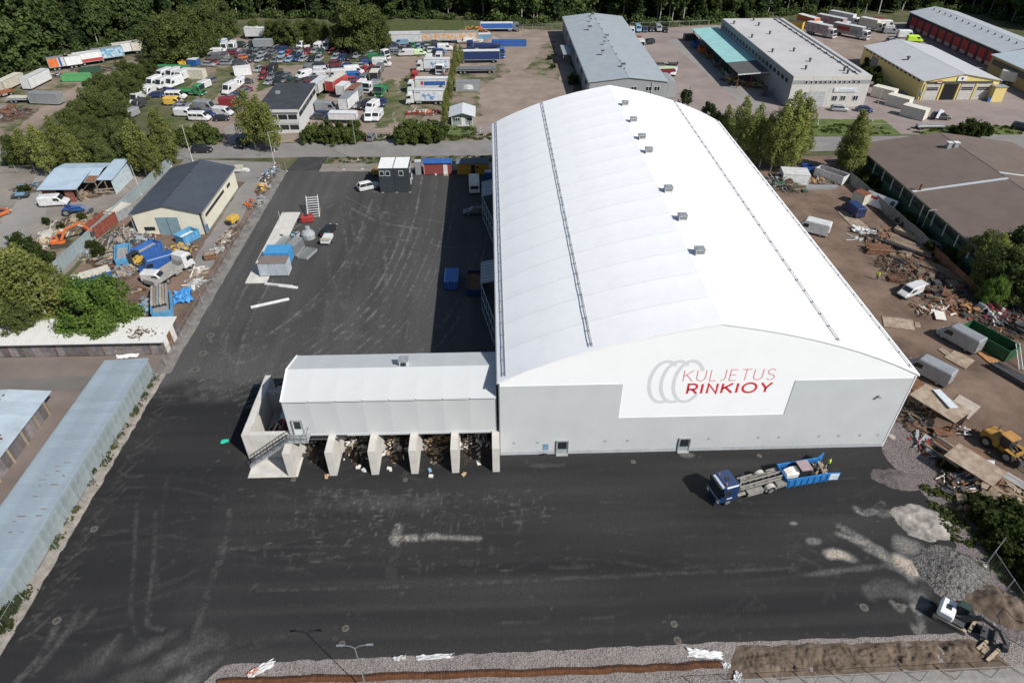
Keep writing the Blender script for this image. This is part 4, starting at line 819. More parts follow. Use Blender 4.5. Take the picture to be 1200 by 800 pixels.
sgn = Q.box('sign_board', WHITE, 127.2, 129.6, 127.95, 128.15, 5.1, 6.3); MB().cyl((128.4, 127.92, 5.75), (128.4, 127.949, 5.75), .33, .33, 8).bx(128.3, 128.5, 127.925, 127.949, 5.35, 5.6).build('emblem', paint('dark blue'), sgn)
Q.box('flag_sign', paint('red'), 121.6, 122.9, 127.7, 127.75, 5.0, 5.3); Q.box('flag_sign', WHITE, 121.6, 122.9, 127.7, 127.75, 4.72, 4.98)
Q.box('porch_block', M_YEL, 137.4, 140.6, 126.0, 128.15, 0, 3.9); Q.box('porch_roof', STEEL, 137.2, 140.8, 125.8, 128.15, 3.9, 4.05); Q.box('bin', paint('blue'), 136.5, 137.3, 125.9, 126.6, 0, 1.1)
Q.box('side_door', mat('grey_side_door', (.17, .18, .18), rough=.7), 118.08, 118.2, 154, 158, 0, 4)
for k in range(14): Q.wx(118.2, -1, 130.2+2.4*k, 131.6+2.4*k, 4.3, 4.75, DSTEEL, 1)
for px, py in ((1059, 54), (1064, 70)): p = G(px, py, 6); Q.mb('roof_vent', MB().cyl((p.x, p.y, 5.9), (p.x, p.y, 6.7), .3, .3, 8).cyl((p.x, p.y, 6.7), (p.x, p.y, 6.95), .7, .4, 8), DSTEEL)
Q.box('poster', paint('light blue'), 118.3, 119.0, 127.96, 128.15, 1.2, 2.2)
# --- fire-station-like building with red doors
M_DKW = mat('dark_grey_wall', (.045, .05, .055), rough=.8); M_LR2 = metal_roof('pale_ribbed_roof', (.42, .45, .47), .06, 2, 'x', .45)
b, off = gable('red_door_depot', 'long dark depot with pale ribbed roof and row of red doors', 157.3, 175, 156, 212, 5.2, 6.9, M_DKW, M_LR2, .4)
Q = Loc(b, off); M_RDOOR = mat('dull_red_door', (.34, .035, .035), rough=.6, rnd=.1)
for k in range(11):
    y = 158.5+4.75*k; dd = Q.box('door', M_RDOOR, 157.18, 157.3, y, y+3.4, .1, 4.2); MB().bx(157.12, 157.18, y+.2, y+3.2, .3, 1.3).build('pane', mat('door_pale_glazing', (.38, .30, .30), rough=.3), dd)
for k in range(14): Q.box('roof_vent', DSTEEL, 163.5, 163.8, 160+3.7*k, 160.3+3.7*k, 6.4, 7.2)
# --- khaki depot at the right edge
b, off = gable('khaki_depot', 'khaki building with pale blue roof at the right edge beside the yellow garage', 152.5, 176, 118, 153, 5.2, 7.0, mat('khaki_wall', (.30, .26, .13), rough=.85, var=.08), metal_roof('pale_blue_roof', (.42, .49, .53), .05, 2, 'y', .45), .4)
Q = Loc(b, off); Q.box('dark_strip', DSTEEL, 152.35, 152.48, 119, 152, 2.8, 4.4)
# --- green building with brown roof
M_STRIP = mat('pale_roof_strip', (.42, .45, .47), rough=.6, var=.1)
M_BROOF = mat('brown_grey_felt_roof', (.135, .105, .09), rough=.95, var=.10, scale=.25, detail=10); M_GRNW = mat('dark_green_wall', (.028, .062, .042), rough=.8, var=.15, scale=.6)
b, off = gable('green_factory', 'dark green factory with low brown-grey roof right of the scrap metal yard', 79.9, 114, 30, 83.4, 5.0, 7.4, M_GRNW, M_BROOF, .5, 97, mat('roof_trim', (.10, .085, .075), rough=.9))
Q = Loc(b, off)
for k in range(13): y = 33+3.85*k; Q.wx(79.9, -1, y, y+3.2, 3.0, 4.1, M_GRNW, 2)
for k in range(14): y = 32.3+3.85*k; Q.box('pilaster', mat('pale_post', (.42, .43, .42), rough=.8), 79.72, 79.88, y, y+.22, 2.2, 4.6)
Q.mb('roof_strip', MB().prism([(79.6, 5.13), (97, 7.57), (97, 7.60), (79.6, 5.16)], 'y', 59.5, 60.25), M_STRIP); Q.mb('roof_strip', MB().prism([(97.02, 7.57), (114, 5.15), (114, 5.18), (97.02, 7.60)], 'y', 62.2, 62.9), M_STRIP)
for x in (94.2, 95.6): v = Q.box('roof_vent', STEEL, x, x+.8, 75.5, 76.3, 6.8, 8.3); MB().bx(x-.15, x+.95, 75.35, 76.45, 8.32, 8.45).build('vent_cover', WHITE, v)
Q.mb('chimney', MB().cyl((81, 60, 5.2), (81, 60, 6.6), .22, .22, 8), RUST)
# --- roadside kiosk and cabins
def small_cabin(name, label, x0, x1, y0, y1, h, wm, rm, rise=.5, cat='cabin'):
    c = flat(name, label, cat, x0, x1, y0, y1); ym = (y0+y1)/2
    c.box('wall', wm, x0, x1, y0, y1, .15, h); c.box('skid', DSTEEL, x0+.2, x1-.2, y0+.3, y0+.5, 0, .15); c.box('skid', DSTEEL, x0+.2, x1-.2, y1-.5, y1-.3, 0, .15)
    c.mb('roof_slope', MB().prism([(y0-.25, h-.02), (ym, h+rise), (ym, h+rise+.08), (y0-.25, h+.06)], 'x', x0-.2, x1+.2), rm); c.mb('roof_slope', MB().prism([(ym+.005, h+rise), (y1+.25, h-.02), (y1+.25, h+.06), (ym+.005, h+rise+.08)], 'x', x0-.2, x1+.2), rm); return c
M_REDB = mat('red_boards', (.20, .05, .045), rough=.85, var=.12, scale=3, stretch=(6, 6, 1)); M_OCH = mat('ochre_boards', (.40, .22, .03), rough=.85, var=.12, scale=3, stretch=(6, 6, 1))
c = small_cabin('site_cabin', 'red site cabin with bright blue roof at the yard end', -15.2, -9.2, 82, 84.4, 2.7, M_REDB, paint('blue')); c.box('door', WHITE, -11.0, -10.1, 81.93, 82, .2, 2.3); c.box('step', WOODL, -11.0, -10.0, 81.3, 81.9, .03, .25); c.box('trim', mat('pale_red_trim', (.5, .25, .2), rough=.8), -15.25, -15.1, 81.95, 82.05, .15, 2.7)
c.box('litter_box', WHITE, -12.9, -12.5, 81.6, 81.9, .03, .4)
c = small_cabin('site_cabin', 'ochre yellow site cabin with grey roof beside the hall', -8.0, -1.2, 81.6, 84.2, 2.7, M_OCH, mat('slate_roof', (.10, .125, .15), rough=.6)); c.box('door', BLACKP, -5.0, -4.1, 81.53, 81.6, .2, 2.35); c.wy(-3.9, -3.3, 81.6, 1.5, 2.1, M_OCH)
k_ = flat('roadside_kiosk', 'small green hut with pale gable roof beside the road', 'hut', -10.8, -4.6, 112, 119.5); k_.box('wall', mat('grey_green_boards', (.22, .27, .25), rough=.85, var=.12), -10.5, -5.0, 112.4, 119, 0, 2.5)
k_.mb('gable_wall', MB().prism([(-10.5, 2.5), (-7.75, 3.3), (-5.0, 2.5)], 'y', 112.4, 119), M_OFFW); M_KR = metal_roof('pale_kiosk_roof', (.55, .58, .6), .05, 3, 'y', .5)
k_.mb('roof_slope', MB().prism([(-11.2, 2.33), (-7.75, 3.35), (-7.75, 3.43), (-11.2, 2.41)], 'y', 111.5, 119.5), M_KR); k_.mb('roof_slope', MB().prism([(-7.74, 3.35), (-4.4, 2.33), (-4.4, 2.41), (-7.74, 3.43)], 'y', 111.5, 119.5), M_KR)
k_.box('door', WHITE, -8.0, -7.0, 112.3, 112.39, .1, 2.1); k_.wy(-10.1, -8.3, 112.4, 1.0, 1.9, WHITE, 3); k_.wy(-6.6, -5.3, 112.4, 1.0, 1.9, WHITE, 2); k_.box('porch', CONCG, -9.2, -6, 111, 112.3, 0, .2)
for x in (-10.4, -5.2): k_.box('post', WHITE, x, x+.12, 111.6, 111.72, 0, 2.3)
# --- black two-storey module building
mo = flat('office_module', 'two-storey anthracite office module with white roof and white-framed windows', 'site office', -23.6, -17.4, 73.4, 79)
M_ANT = mat('anthracite_panel', (.035, .042, .05), rough=.55, var=.1, rnd=.08)
for i in range(2):
    for j in range(2): mo.box('module', M_ANT, -23.6+3.12*i, -20.54+3.12*i, 73.4, 79, .1+2.62*j, 2.68+2.62*j)
    mo.box('roof', mat('white_roof_membrane', (.66, .67, .66), rough=.7), -23.6+3.12*i, -20.68+3.12*i, 73.4, 79.0, 5.31, 5.40)
for x in (-23.4, -22.2, -19.5): mo.wy(x, x+.95, 73.4, 3.7, 4.75, WHITE, 1)
for y, z in ((74.6, 3.7), (77, 3.7), (74.8, 1.1), (77, 1.1)): mo.wx(-17.42, 1, y, y+1.1, z, z+1.1, WHITE, 1)
for x in (-23.4, -20.5, -17.8): mo.box('footing', WOODL, x, x+.5, 73.2, 73.6, .03, .12)
tk = flat('tall_locker', 'narrow pale grey steel cabinet behind the office module', 'cabinet', -17.1, -15.9, 82.2, 83.4); tk.box('body', STEEL, -17.1, -15.9, 82.2, 83.4, .03, 2.9); tk.box('roof', M_LROOF, -17.2, -15.8, 82.1, 83.5, 2.9, 3.0)
# ================================================================ VEHICLES
def sect(x, hw, zb, zt, top=.86, ch=.12): return [(x, -hw*.88, zb), (x, hw*.88, zb), (x, hw, zb+ch), (x, hw, zt-ch), (x, hw*top, zt), (x, -hw*top, zt), (x, -hw, zt-ch), (x, -hw, zb+ch)]
WHEELS = {}
def wheel_mesh(r, w):
    k = (r, w)
    if k not in WHEELS:
        WHEELS[k] = (MB().cyl((0, -w/2, 0), (0, w/2, 0), r, r, 14).mesh('wheel', TYRE), MB().cyl((0, -w/2-.012, 0), (0, w/2+.012, 0), r*.6, r*.6, 10).mesh('rim', RIM))
    return WHEELS[k]
def add_wheel(parent, x, y, r=.32, w=.22):
    a, b_ = wheel_mesh(r, w); o = put('wheel', a, parent, (x, y, r)); put('rim', b_, o); return o
CARD = {'sedan': (4.5, 1.78, 1.43, (-1.75, -1.05, .55, 1.25), .90, .72), 'hatchback': (3.95, 1.70, 1.48, (-1.93, -1.55, .45, 1.15), .92, .78), 'estate car': (4.6, 1.78, 1.47, (-2.22, -1.9, .5, 1.2), .91, .74), 'suv': (4.6, 1.88, 1.72, (-2.22, -1.85, .45, 1.1), 1.05, .92)}
VANL = {'van': (5.2, 1.98, 2.15), 'high van': (5.9, 2.05, 2.65), 'minibus': (5.4, 2.0, 2.2), 'small van': (4.2, 1.75, 1.85)}
PROTO = {}
def car_meshes(k):
    if k in PROTO: return PROTO[k]
    out = []
    if k in CARD:
        L, Wd, H, (x0, x1, x2, x3), zt, zh = CARD[k]; hw = Wd/2; h = L/2
        b_ = MB().loft([sect(-h, hw*.82, .34, zt-.14), sect(-h+.10, hw*.95, .24, zt-.03), sect(-h+.55, hw, .2, zt+.0), sect(x3-.05, hw, .2, zt), sect(x3+.1, hw, .2, zt-.04), sect(h-.35, hw*.96, .2, zh), sect(h-.08, hw*.90, .24, zh-.1), sect(h, hw*.78, .32, zh-.2)])
        out.append(('body', b_.mesh('body', WHITE, False), True))
        wb, wt = hw*.90, hw*.70; zg = zt-.02; zr = H-.05
        gl = MB().add([(x0, -wb, zg), (x0, wb, zg), (x3, wb, zg), (x3, -wb, zg), (x1, -wt, zr), (x1, wt, zr), (x2, wt, zr), (x2, -wt, zr)], [(3, 2, 1, 0), (4, 5, 6, 7), (0, 1, 5, 4), (2, 3, 7, 6), (1, 2, 6, 5), (3, 0, 4, 7)])
        out.append(('windows', gl.mesh('windows', GLASS), False))
        rf = MB().loft([[(x1-.06, -wt*.95, zr-.02), (x1-.06, wt*.95, zr-.02), (x1-.06, wt*.8, zr+.01), (x1-.06, -wt*.8, zr+.01)], [(x1+.15, -wt-.03, zr-.02), (x1+.15, wt+.03, zr-.02), (x1+.15, wt*.85, H), (x1+.15, -wt*.85, H)], [(x2-.2, -wt-.03, zr-.02), (x2-.2, wt+.03, zr-.02), (x2-.2, wt*.85, H), (x2-.2, -wt*.85, H)], [(x2+.06, -wt*.95, zr-.02), (x2+.06, wt*.95, zr-.02), (x2+.06, wt*.8, zr), (x2+.06, -wt*.8, zr)]])
        xm = (x1+x2)/2
        for s in (-1, 1):
            rf.beam((x0, s*wb, zg), (x1, s*wt, zr), .09, .09); rf.beam((x3, s*wb, zg), (x2, s*wt, zr), .07, .07); rf.beam((xm, s*(wb+.01), zg), (xm, s*(wt+.02), zr), .10, .05)
        out.append(('roof', rf.mesh('roof', WHITE), True))
        lt = MB(); [lt.box(h-.10, s*hw*.68, zh-.16, .22, .34, .13) for s in (-1, 1)]; out.append(('headlights', None, [(h-.10, s*hw*.68, zh-.15) for s in (-1, 1)]))
        out.append(('taillights', None, [(-h+.05, s*hw*.76, zt-.20) for s in (-1, 1)])); out.append(('wheels', None, [(sx*L*.31, s*(hw-.12)) for sx in (-1, 1) for s in (-1, 1)]))
    else:
        L, Wd, H = VANL[k]; hw = Wd/2; h = L/2; xw = h-1.55; xb = h-.95; zbk = 1.22 if H > 2 else 1.05
        b_ = MB().loft([sect(-h, hw*.96, .38, H-.08, .86), sect(-h+.12, hw, .3, H, .86, .16), sect(xw-.1, hw, .3, H, .86, .16), sect(xw+.05, hw, .3, H-.08, .85, .16), sect(xb+.1, hw, .3, zbk+.08, .82), sect(h-.25, hw*.95, .3, zbk-.22, .85), sect(h-.03, hw*.88, .34, zbk-.42, .85), sect(h, hw*.8, .4, zbk-.55)])
        out.append(('body', b_.mesh('body', WHITE), True)); dz = H-.08-(zbk+.08); dx = xb+.05-xw
        def wp(t, y): return Vector((xw+.05+dx*t+.02, y, H-.08-dz*t+.02))
        ws = MB().add([wp(.12, -hw*.78), wp(.12, hw*.78), wp(.98, hw*.80), wp(.98, -hw*.80)], [(0, 1, 2, 3)]); v = ws.v[:]; ws = MB().loft([[Vector(p) for p in v], [Vector(p)+Vector((-.06, 0, -.06)) for p in v]])
        out.append(('windscreen', ws.mesh('windscreen', GLASS), False)); SW = lambda mb: out.append(('side_window', mb.mesh('side_window', GLASS), False))
        z0, z1 = zbk+.06, min(H-.35, zbk+.75)
        for s in (-1, 1):
            SW(MB().prism([(xw-.75, z0), (xb-.12, z0), (xw+.12, z1), (xw-.75, z1)], 'y', s*(hw-.03), s*(hw+.012)))
            if k == 'minibus': [SW(MB().bx(-h+.25+1.15*q, -h+1.25+1.15*q, s*(hw-.03), s*(hw+.012), z0, z1)) for q in range(3)]
        if k != 'high van': [out.append(('rear_window', MB().bx(-h-.012, -h+.03, s*.12, s*(hw*.8), z0, z1-.05).mesh('rear_window', GLASS), False)) for s in (-1, 1)]
        bm_ = MB().bx(h-.05, h+.03, -hw*.85, hw*.85, .3, .52).bx(-h-.06, -h+.02, -hw*.9, hw*.9, .32, .5); [bm_.box(xw+.2, s*(hw+.12), z0+.15, .12, .22, .26) for s in (-1, 1)]
        out.append(('bumpers_and_mirrors', bm_.mesh('bumper', BLACKP), False)); out.append(('headlights', None, [(h-.13, s*hw*.72, zbk-.45) for s in (-1, 1)])); out.append(('taillights', None, [(-h, s*hw*.9, 1.0) for s in (-1, 1)])); out.append(('wheels', None, [(sx*L*.31+.1, s*(hw-.13)) for sx in (-1, 1) for s in (-1, 1)]))
    PROTO[k] = out; return out
HLM = MB().box(0, 0, 0, .2, .34, .14).mesh('headlight', HEADL); TLM = MB().box(0, 0, 0, .14, .22, .18).mesh('taillight', TAILL)
KW = {'sedan': 'sedan', 'hatchback': 'hatchback', 'estate car': 'estate car', 'suv': 'suv', 'van': 'van', 'high van': 'high-roofed van', 'minibus': 'minibus', 'small van': 'small van'}
def vehicle(k, col, pos, hd, phrase, group=None, detail=True, label=None, z=None):
    p = G(pos[0], pos[1], .5) if not isinstance(pos, Vector) else pos
    o = thing({'suv': 'car', 'sedan': 'car', 'hatchback': 'car', 'estate car': 'car'}.get(k, 'van' if k != 'minibus' else 'minibus'), label or '%s %s %s' % (col, KW[k], phrase), 'car' if k in CARD else ('minibus' if k == 'minibus' else 'van'), (p.x, p.y, LV if z is None else z), R(hd), group)
    m = paint(col)
    for nm, me, ex in car_meshes(k):
        if me is not None: put(nm, me, o, m=m if ex else None)
        elif nm == 'wheels':
            for (x, y) in ex: add_wheel(o, x, y, .33 if k in CARD else .36)
        elif detail:
            for q in ex: put(nm[:-1], HLM if nm == 'headlights' else TLM, o, q)
    return o
# ---- trucks
CAB = {}
def cab_parts(root, x, col, z0=.75, H=2.35, Wd=2.45, Lc=2.1, low=False):
    m = paint(col); hw = Wd/2
    c = MB().loft([sect(x, hw*.98, z0-.05, z0+H-.1, .9, .1), sect(x+.15, hw, z0-.2, z0+H, .9, .1), sect(x+Lc-.55, hw, z0-.2, z0+H, .88, .12), sect(x+Lc-.22, hw*.98, z0-.25, z0+H-.25, .9), sect(x+Lc-.02, hw*.97, z0-.3, z0+.95, .95), sect(x+Lc+.05, hw*.95, z0-.3, z0+.2, .95)]).build('cab', m, root)
    v = [Vector((x+Lc-.20, -hw*.84, z0+H-.33)), Vector((x+Lc-.20, hw*.84, z0+H-.33)), Vector((x+Lc+.0, hw*.88, z0+1.02)), Vector((x+Lc+.0, -hw*.88, z0+1.02))]
    MB().loft([[p+Vector((.03, 0, .01)) for p in v], [p+Vector((-.08, 0, 0)) for p in v]]).build('windscreen', GLASS, c)
    for s in (-1, 1): MB().prism([(x+Lc-1.25, z0+1.0), (x+Lc-.25, z0+1.0), (x+Lc-.42, z0+1.75), (x+Lc-1.25, z0+1.75)], 'y', s*(hw-.03), s*(hw+.015)).build('side_window', GLASS, c)
    MB().bx(x+Lc-.02, x+Lc+.09, -hw*.75, hw*.75, z0+.05, z0+.7).build('grille', BLACKP, c); MB().bx(x+Lc-.1, x+Lc+.14, -hw, hw, z0-.4, z0-.05).build('bumper', m, c)
    for s in (-1, 1): MB().box(x+Lc+.1, s*hw*.78, z0-.12, .12, .38, .2).build('headlight', HEADL, c); MB().box(x+Lc-.25, s*(hw+.16), z0+1.35, .14, .2, .6).build('mirror', BLACKP, c)
    MB().box(x+Lc-.1, 0, z0+H-.22, .35, Wd*.86, .05).build('sun_visor', GLASS, c)
    return c
def truck(label, pos, hd, cabcol, body, Lb, bcol, Hb=2.5, group=None, art=None, Wb=2.5, cat='truck', z0b=1.1):
    """rigid truck: cab ahead of body. origin mid-length"""
    p = G(pos[0], pos[1], .6) if not isinstance(pos, Vector) else pos
    o = thing('truck' if cat == 'truck' else cat, label, cat, (p.x, p.y, LV), R(hd), group); Lt = Lb+2.4; xr = -Lt/2; xc = Lt/2-2.2
    if cabcol: cab_parts(o, xc, cabcol)
    MB().bx(xr+.1, xc+2.0, -.45, -.3, .7, .95).bx(xr+.1, xc+2.0, .3, .45, .7, .95).build('chassis', DSTEEL, o)
    xs = [xr+1.2, xr+2.5] if Lb > 6 else [xr+1.3]
    for x in xs+([xc+1.35] if cabcol else []):
        for s in (-1, 1): add_wheel(o, x, s*1.02, .48, .4 if x != xc+1.35 else .3)
    for s in (-1, 1): MB().bx(xc-2.0, xc-.6, s*.6, s*1.15, .5, 1.0).build('tank', STEEL, o)
    bm_ = paint(bcol) if isinstance(bcol, str) else bcol
    if body == 'box':
        b_ = MB().bx(xr, xr+Lb, -Wb/2, Wb/2, z0b, z0b+Hb).build('box_body', bm_, o); fr = MB()
        for x in (xr, xr+Lb):
            for s in (-1, 1): fr.box(x, s*Wb/2, z0b+Hb/2, .1, .1, Hb+.06)
        for s in (-1, 1): fr.box(xr+Lb/2, s*Wb/2, z0b+Hb, Lb, .1, .1); fr.box(xr+Lb/2, s*Wb/2, z0b+.05, Lb, .1, .14)
        fr.build('frame', WHITE if bcol != 'white' else STEEL, b_); MB().bx(xr+.06, xr+Lb-.06, -Wb/2+.06, Wb/2-.06, z0b+Hb+.002, z0b+Hb+.06).build('roof', paint('white'), b_)
        dd = MB(); [dd.bx(xr-.04, xr, s*.03, s*(Wb/2-.08), z0b+.1, z0b+Hb-.1) for s in (-1, 1)]; dd.build('rear_doors', bm_, b_)
        if art: 
            rr = random.Random(len(label)); g = MB()
            for (u0, u1, w0, w1, mm) in art:
                for s in (-1, 1): MB().bx(xr+Lb*u0, xr+Lb*u1, s*(Wb/2), s*(Wb/2+.012), z0b+Hb*w0, z0b+Hb*w1).build('side_print', paint(mm), b_)
    elif body == 'flat':
        b_ = MB().bx(xr, xr+Lb, -1.2, 1.2, 1.0, 1.12).build('load_bed', bm_, o); sd = MB(); [sd.bx(xr, xr+Lb, s*1.2, s*1.24, 1.0, 1.0+Hb) for s in (-1, 1)]; sd.bx(xr-.04, xr, -1.2, 1.2, 1.0, 1.0+Hb); sd.bx(xr+Lb, xr+Lb+.05, -1.2, 1.2, 1.0, 1.3+Hb); sd.build('drop_sides', bm_, b_)
    elif body == 'tipper':
        MB().loft([[(xr, -1.15, 1.1), (xr, 1.15, 1.1), (xr, 1.25, 1.1+Hb), (xr, -1.25, 1.1+Hb)], [(xr+Lb, -1.15, 1.1), (xr+Lb, 1.15, 1.1), (xr+Lb, 1.25, 1.3+Hb), (xr+Lb, -1.25, 1.3+Hb)]]).build('tipper_body', bm_, o); MB().bx(xr+.15, xr+Lb-.15, -1.1, 1.1, 1.02+Hb, 1.12+Hb+.02).build('load_cover', DSTEEL, o)
    return o
def trailer(label, pos, hd, L, H, col, top=None, group=None, wheels=True, prints=None, name='box_trailer', z0=1.05, Wd=2.5):
    p = G(pos[0], pos[1], 1.0) if not isinstance(pos, Vector) else pos
    o = thing(name, label, 'trailer', (p.x, p.y, LV), R(hd), group); m = paint(col) if isinstance(col, str) else col
    b_ = MB().bx(-L/2, L/2, -Wd/2, Wd/2, z0, z0+H).build('box_body', m, o); MB().bx(-L/2+.02, L/2-.02, -Wd/2+.03, Wd/2-.03, z0+H+.002, z0+H+.05).build('roof', paint(top) if top else m, b_)
    fr = MB()
    for x in (-L/2, L/2):
        for s in (-1, 1): fr.box(x, s*Wd/2, z0+H/2, .11, .11, H+.08)
    for s in (-1, 1): fr.box(0, s*Wd/2, z0+.04, L, .1, .14); fr.box(0, s*Wd/2, z0+H, L, .09, .09)
    fr.build('frame', STEEL, b_)
    if prints:
        for (u0, u1, w0, w1, mm) in prints:
            for s in (-1, 1): MB().bx(-L/2+L*u0, -L/2+L*u1, s*Wd/2, s*(Wd/2+.012), z0+H*w0, z0+H*w1).build('side_print', paint(mm), b_)
    MB().bx(-L/2+.2, L/2-.2, -.5, .5, z0-.25, z0-.02).build('chassis', DSTEEL, o)
    if wheels:
        for x in (-L/2+1.2, -L/2+2.4)+((L/2-2.0,) if L > 9 else ()):
            for s in (-1, 1): add_wheel(o, x, s*1.0, .46, .4)
    else:
        for s in (-1, 1): MB().box(s*(L/2-.5), 0, (z0-.25)/2, .4, 2.2, z0-.25).build('support', DSTEEL, o)
    return o
def _print(n, a, b_, s): MATS['paint_'+n] = mat('paint_'+n, a, rough=.6, col2=b_, scale=s, thr=(.40, .56), detail=4)
_print('snow', (.07, .17, .36), (.55, .60, .64), 1.0); _print('graffiti', (.05, .22, .42), (.40, .50, .52), 1.3); _print('warm_graffiti', (.42, .44, .42), (.50, .26, .10), .9); PAINTS['snow'] = PAINTS['graffiti'] = PAINTS['warm graffiti'] = (.3, .3, .3)
def container(label, pos, hd, L=6.06, col='white', Wd=2.44, H=2.59, ribs=True, top=None, group=None, open_top=None, name='shipping_container', cat='container', fm=None):
    p = G(pos[0], pos[1], H/2) if not isinstance(pos, Vector) else pos
    o = thing(name, label, cat, (p.x, p.y, LV), R(hd), group); m = paint(col) if isinstance(col, str) else col
    if open_top:
        t = .09; MB().bx(-L/2, L/2, -Wd/2, Wd/2, .12, .22).build('floor', m, o)
        for s in (-1, 1): MB().bx(-L/2, L/2, s*Wd/2-(t if s > 0 else 0), s*Wd/2+(0 if s > 0 else t), .22, H).build('side_wall', m, o)
        for s in (-1, 1): MB().bx(s*L/2-(t if s > 0 else 0), s*L/2+(0 if s > 0 else t), -Wd/2+t, Wd/2-t, .22, H-.02).build('end_wall', m, o)
        if open_top != 'empty': MB().bx(-L/2+t, L/2-t, -Wd/2+t, Wd/2-t, H*.30, H*.55).build('load', open_top, o)
        rb = MB(); n = int(L/.7)
        for k in range(n): x = -L/2+.35+k*(L-.7)/(n-1); [rb.bx(x-.05, x+.05, s*(Wd/2), s*(Wd/2+.07), .15, H-.05) for s in (-1, 1)]
        kind(rb.build('ribs', m, o), 'stuff'); rl = MB(); [rl.bx(-L/2-.03, L/2+.03, s*Wd/2-.06, s*Wd/2+.06, H, H+.1) for s in (-1, 1)]; rl.build('top_rail', m, o)
        return o
    MB().bx(-L/2+.05, L/2-.05, -Wd/2+.05, Wd/2-.05, .12, H-.06).build('body', m, o); MB().bx(-L/2, L/2, -Wd/2, Wd/2, H-.06, H).build('roof', paint(top) if isinstance(top, str) else (top or m), o)
    fr = MB()
    for x in (-L/2+.06, L/2-.06):
        for s in (-1, 1): fr.bx(x-.06, x+.06, s*Wd/2-.06*(1+s), s*Wd/2+.06*(1-s), .0, H-.06)
    for s in (-1, 1): fr.box(0, s*(Wd/2-.05), .1, L, .1, .16)
    fr.build('frame', fm or m, o)
    if ribs:
        rb = MB(); n = int(L/.28)
        for k in range(n): x = -L/2+.25+k*(L-.5)/(n-1); [rb.bx(x-.06, x+.06, s*(Wd/2-.05), s*(Wd/2-.012), .2, H-.1) for s in (-1, 1)]
        kind(rb.build('ribs', m, o), 'stuff')
    dd = MB(); [dd.bx(-L/2+.0, -L/2+.05, s*.02, s*(Wd/2-.08), .2, H-.12) for s in (-1, 1)]; d = dd.build('doors', m, o); MB().tube([(-L/2-.03, -.5, .2), (-L/2-.03, -.5, H-.15)], .025).tube([(-L/2-.03, .5, .2), (-L/2-.03, .5, H-.15)], .025).build('locking_bars', STEEL, d)
    return o

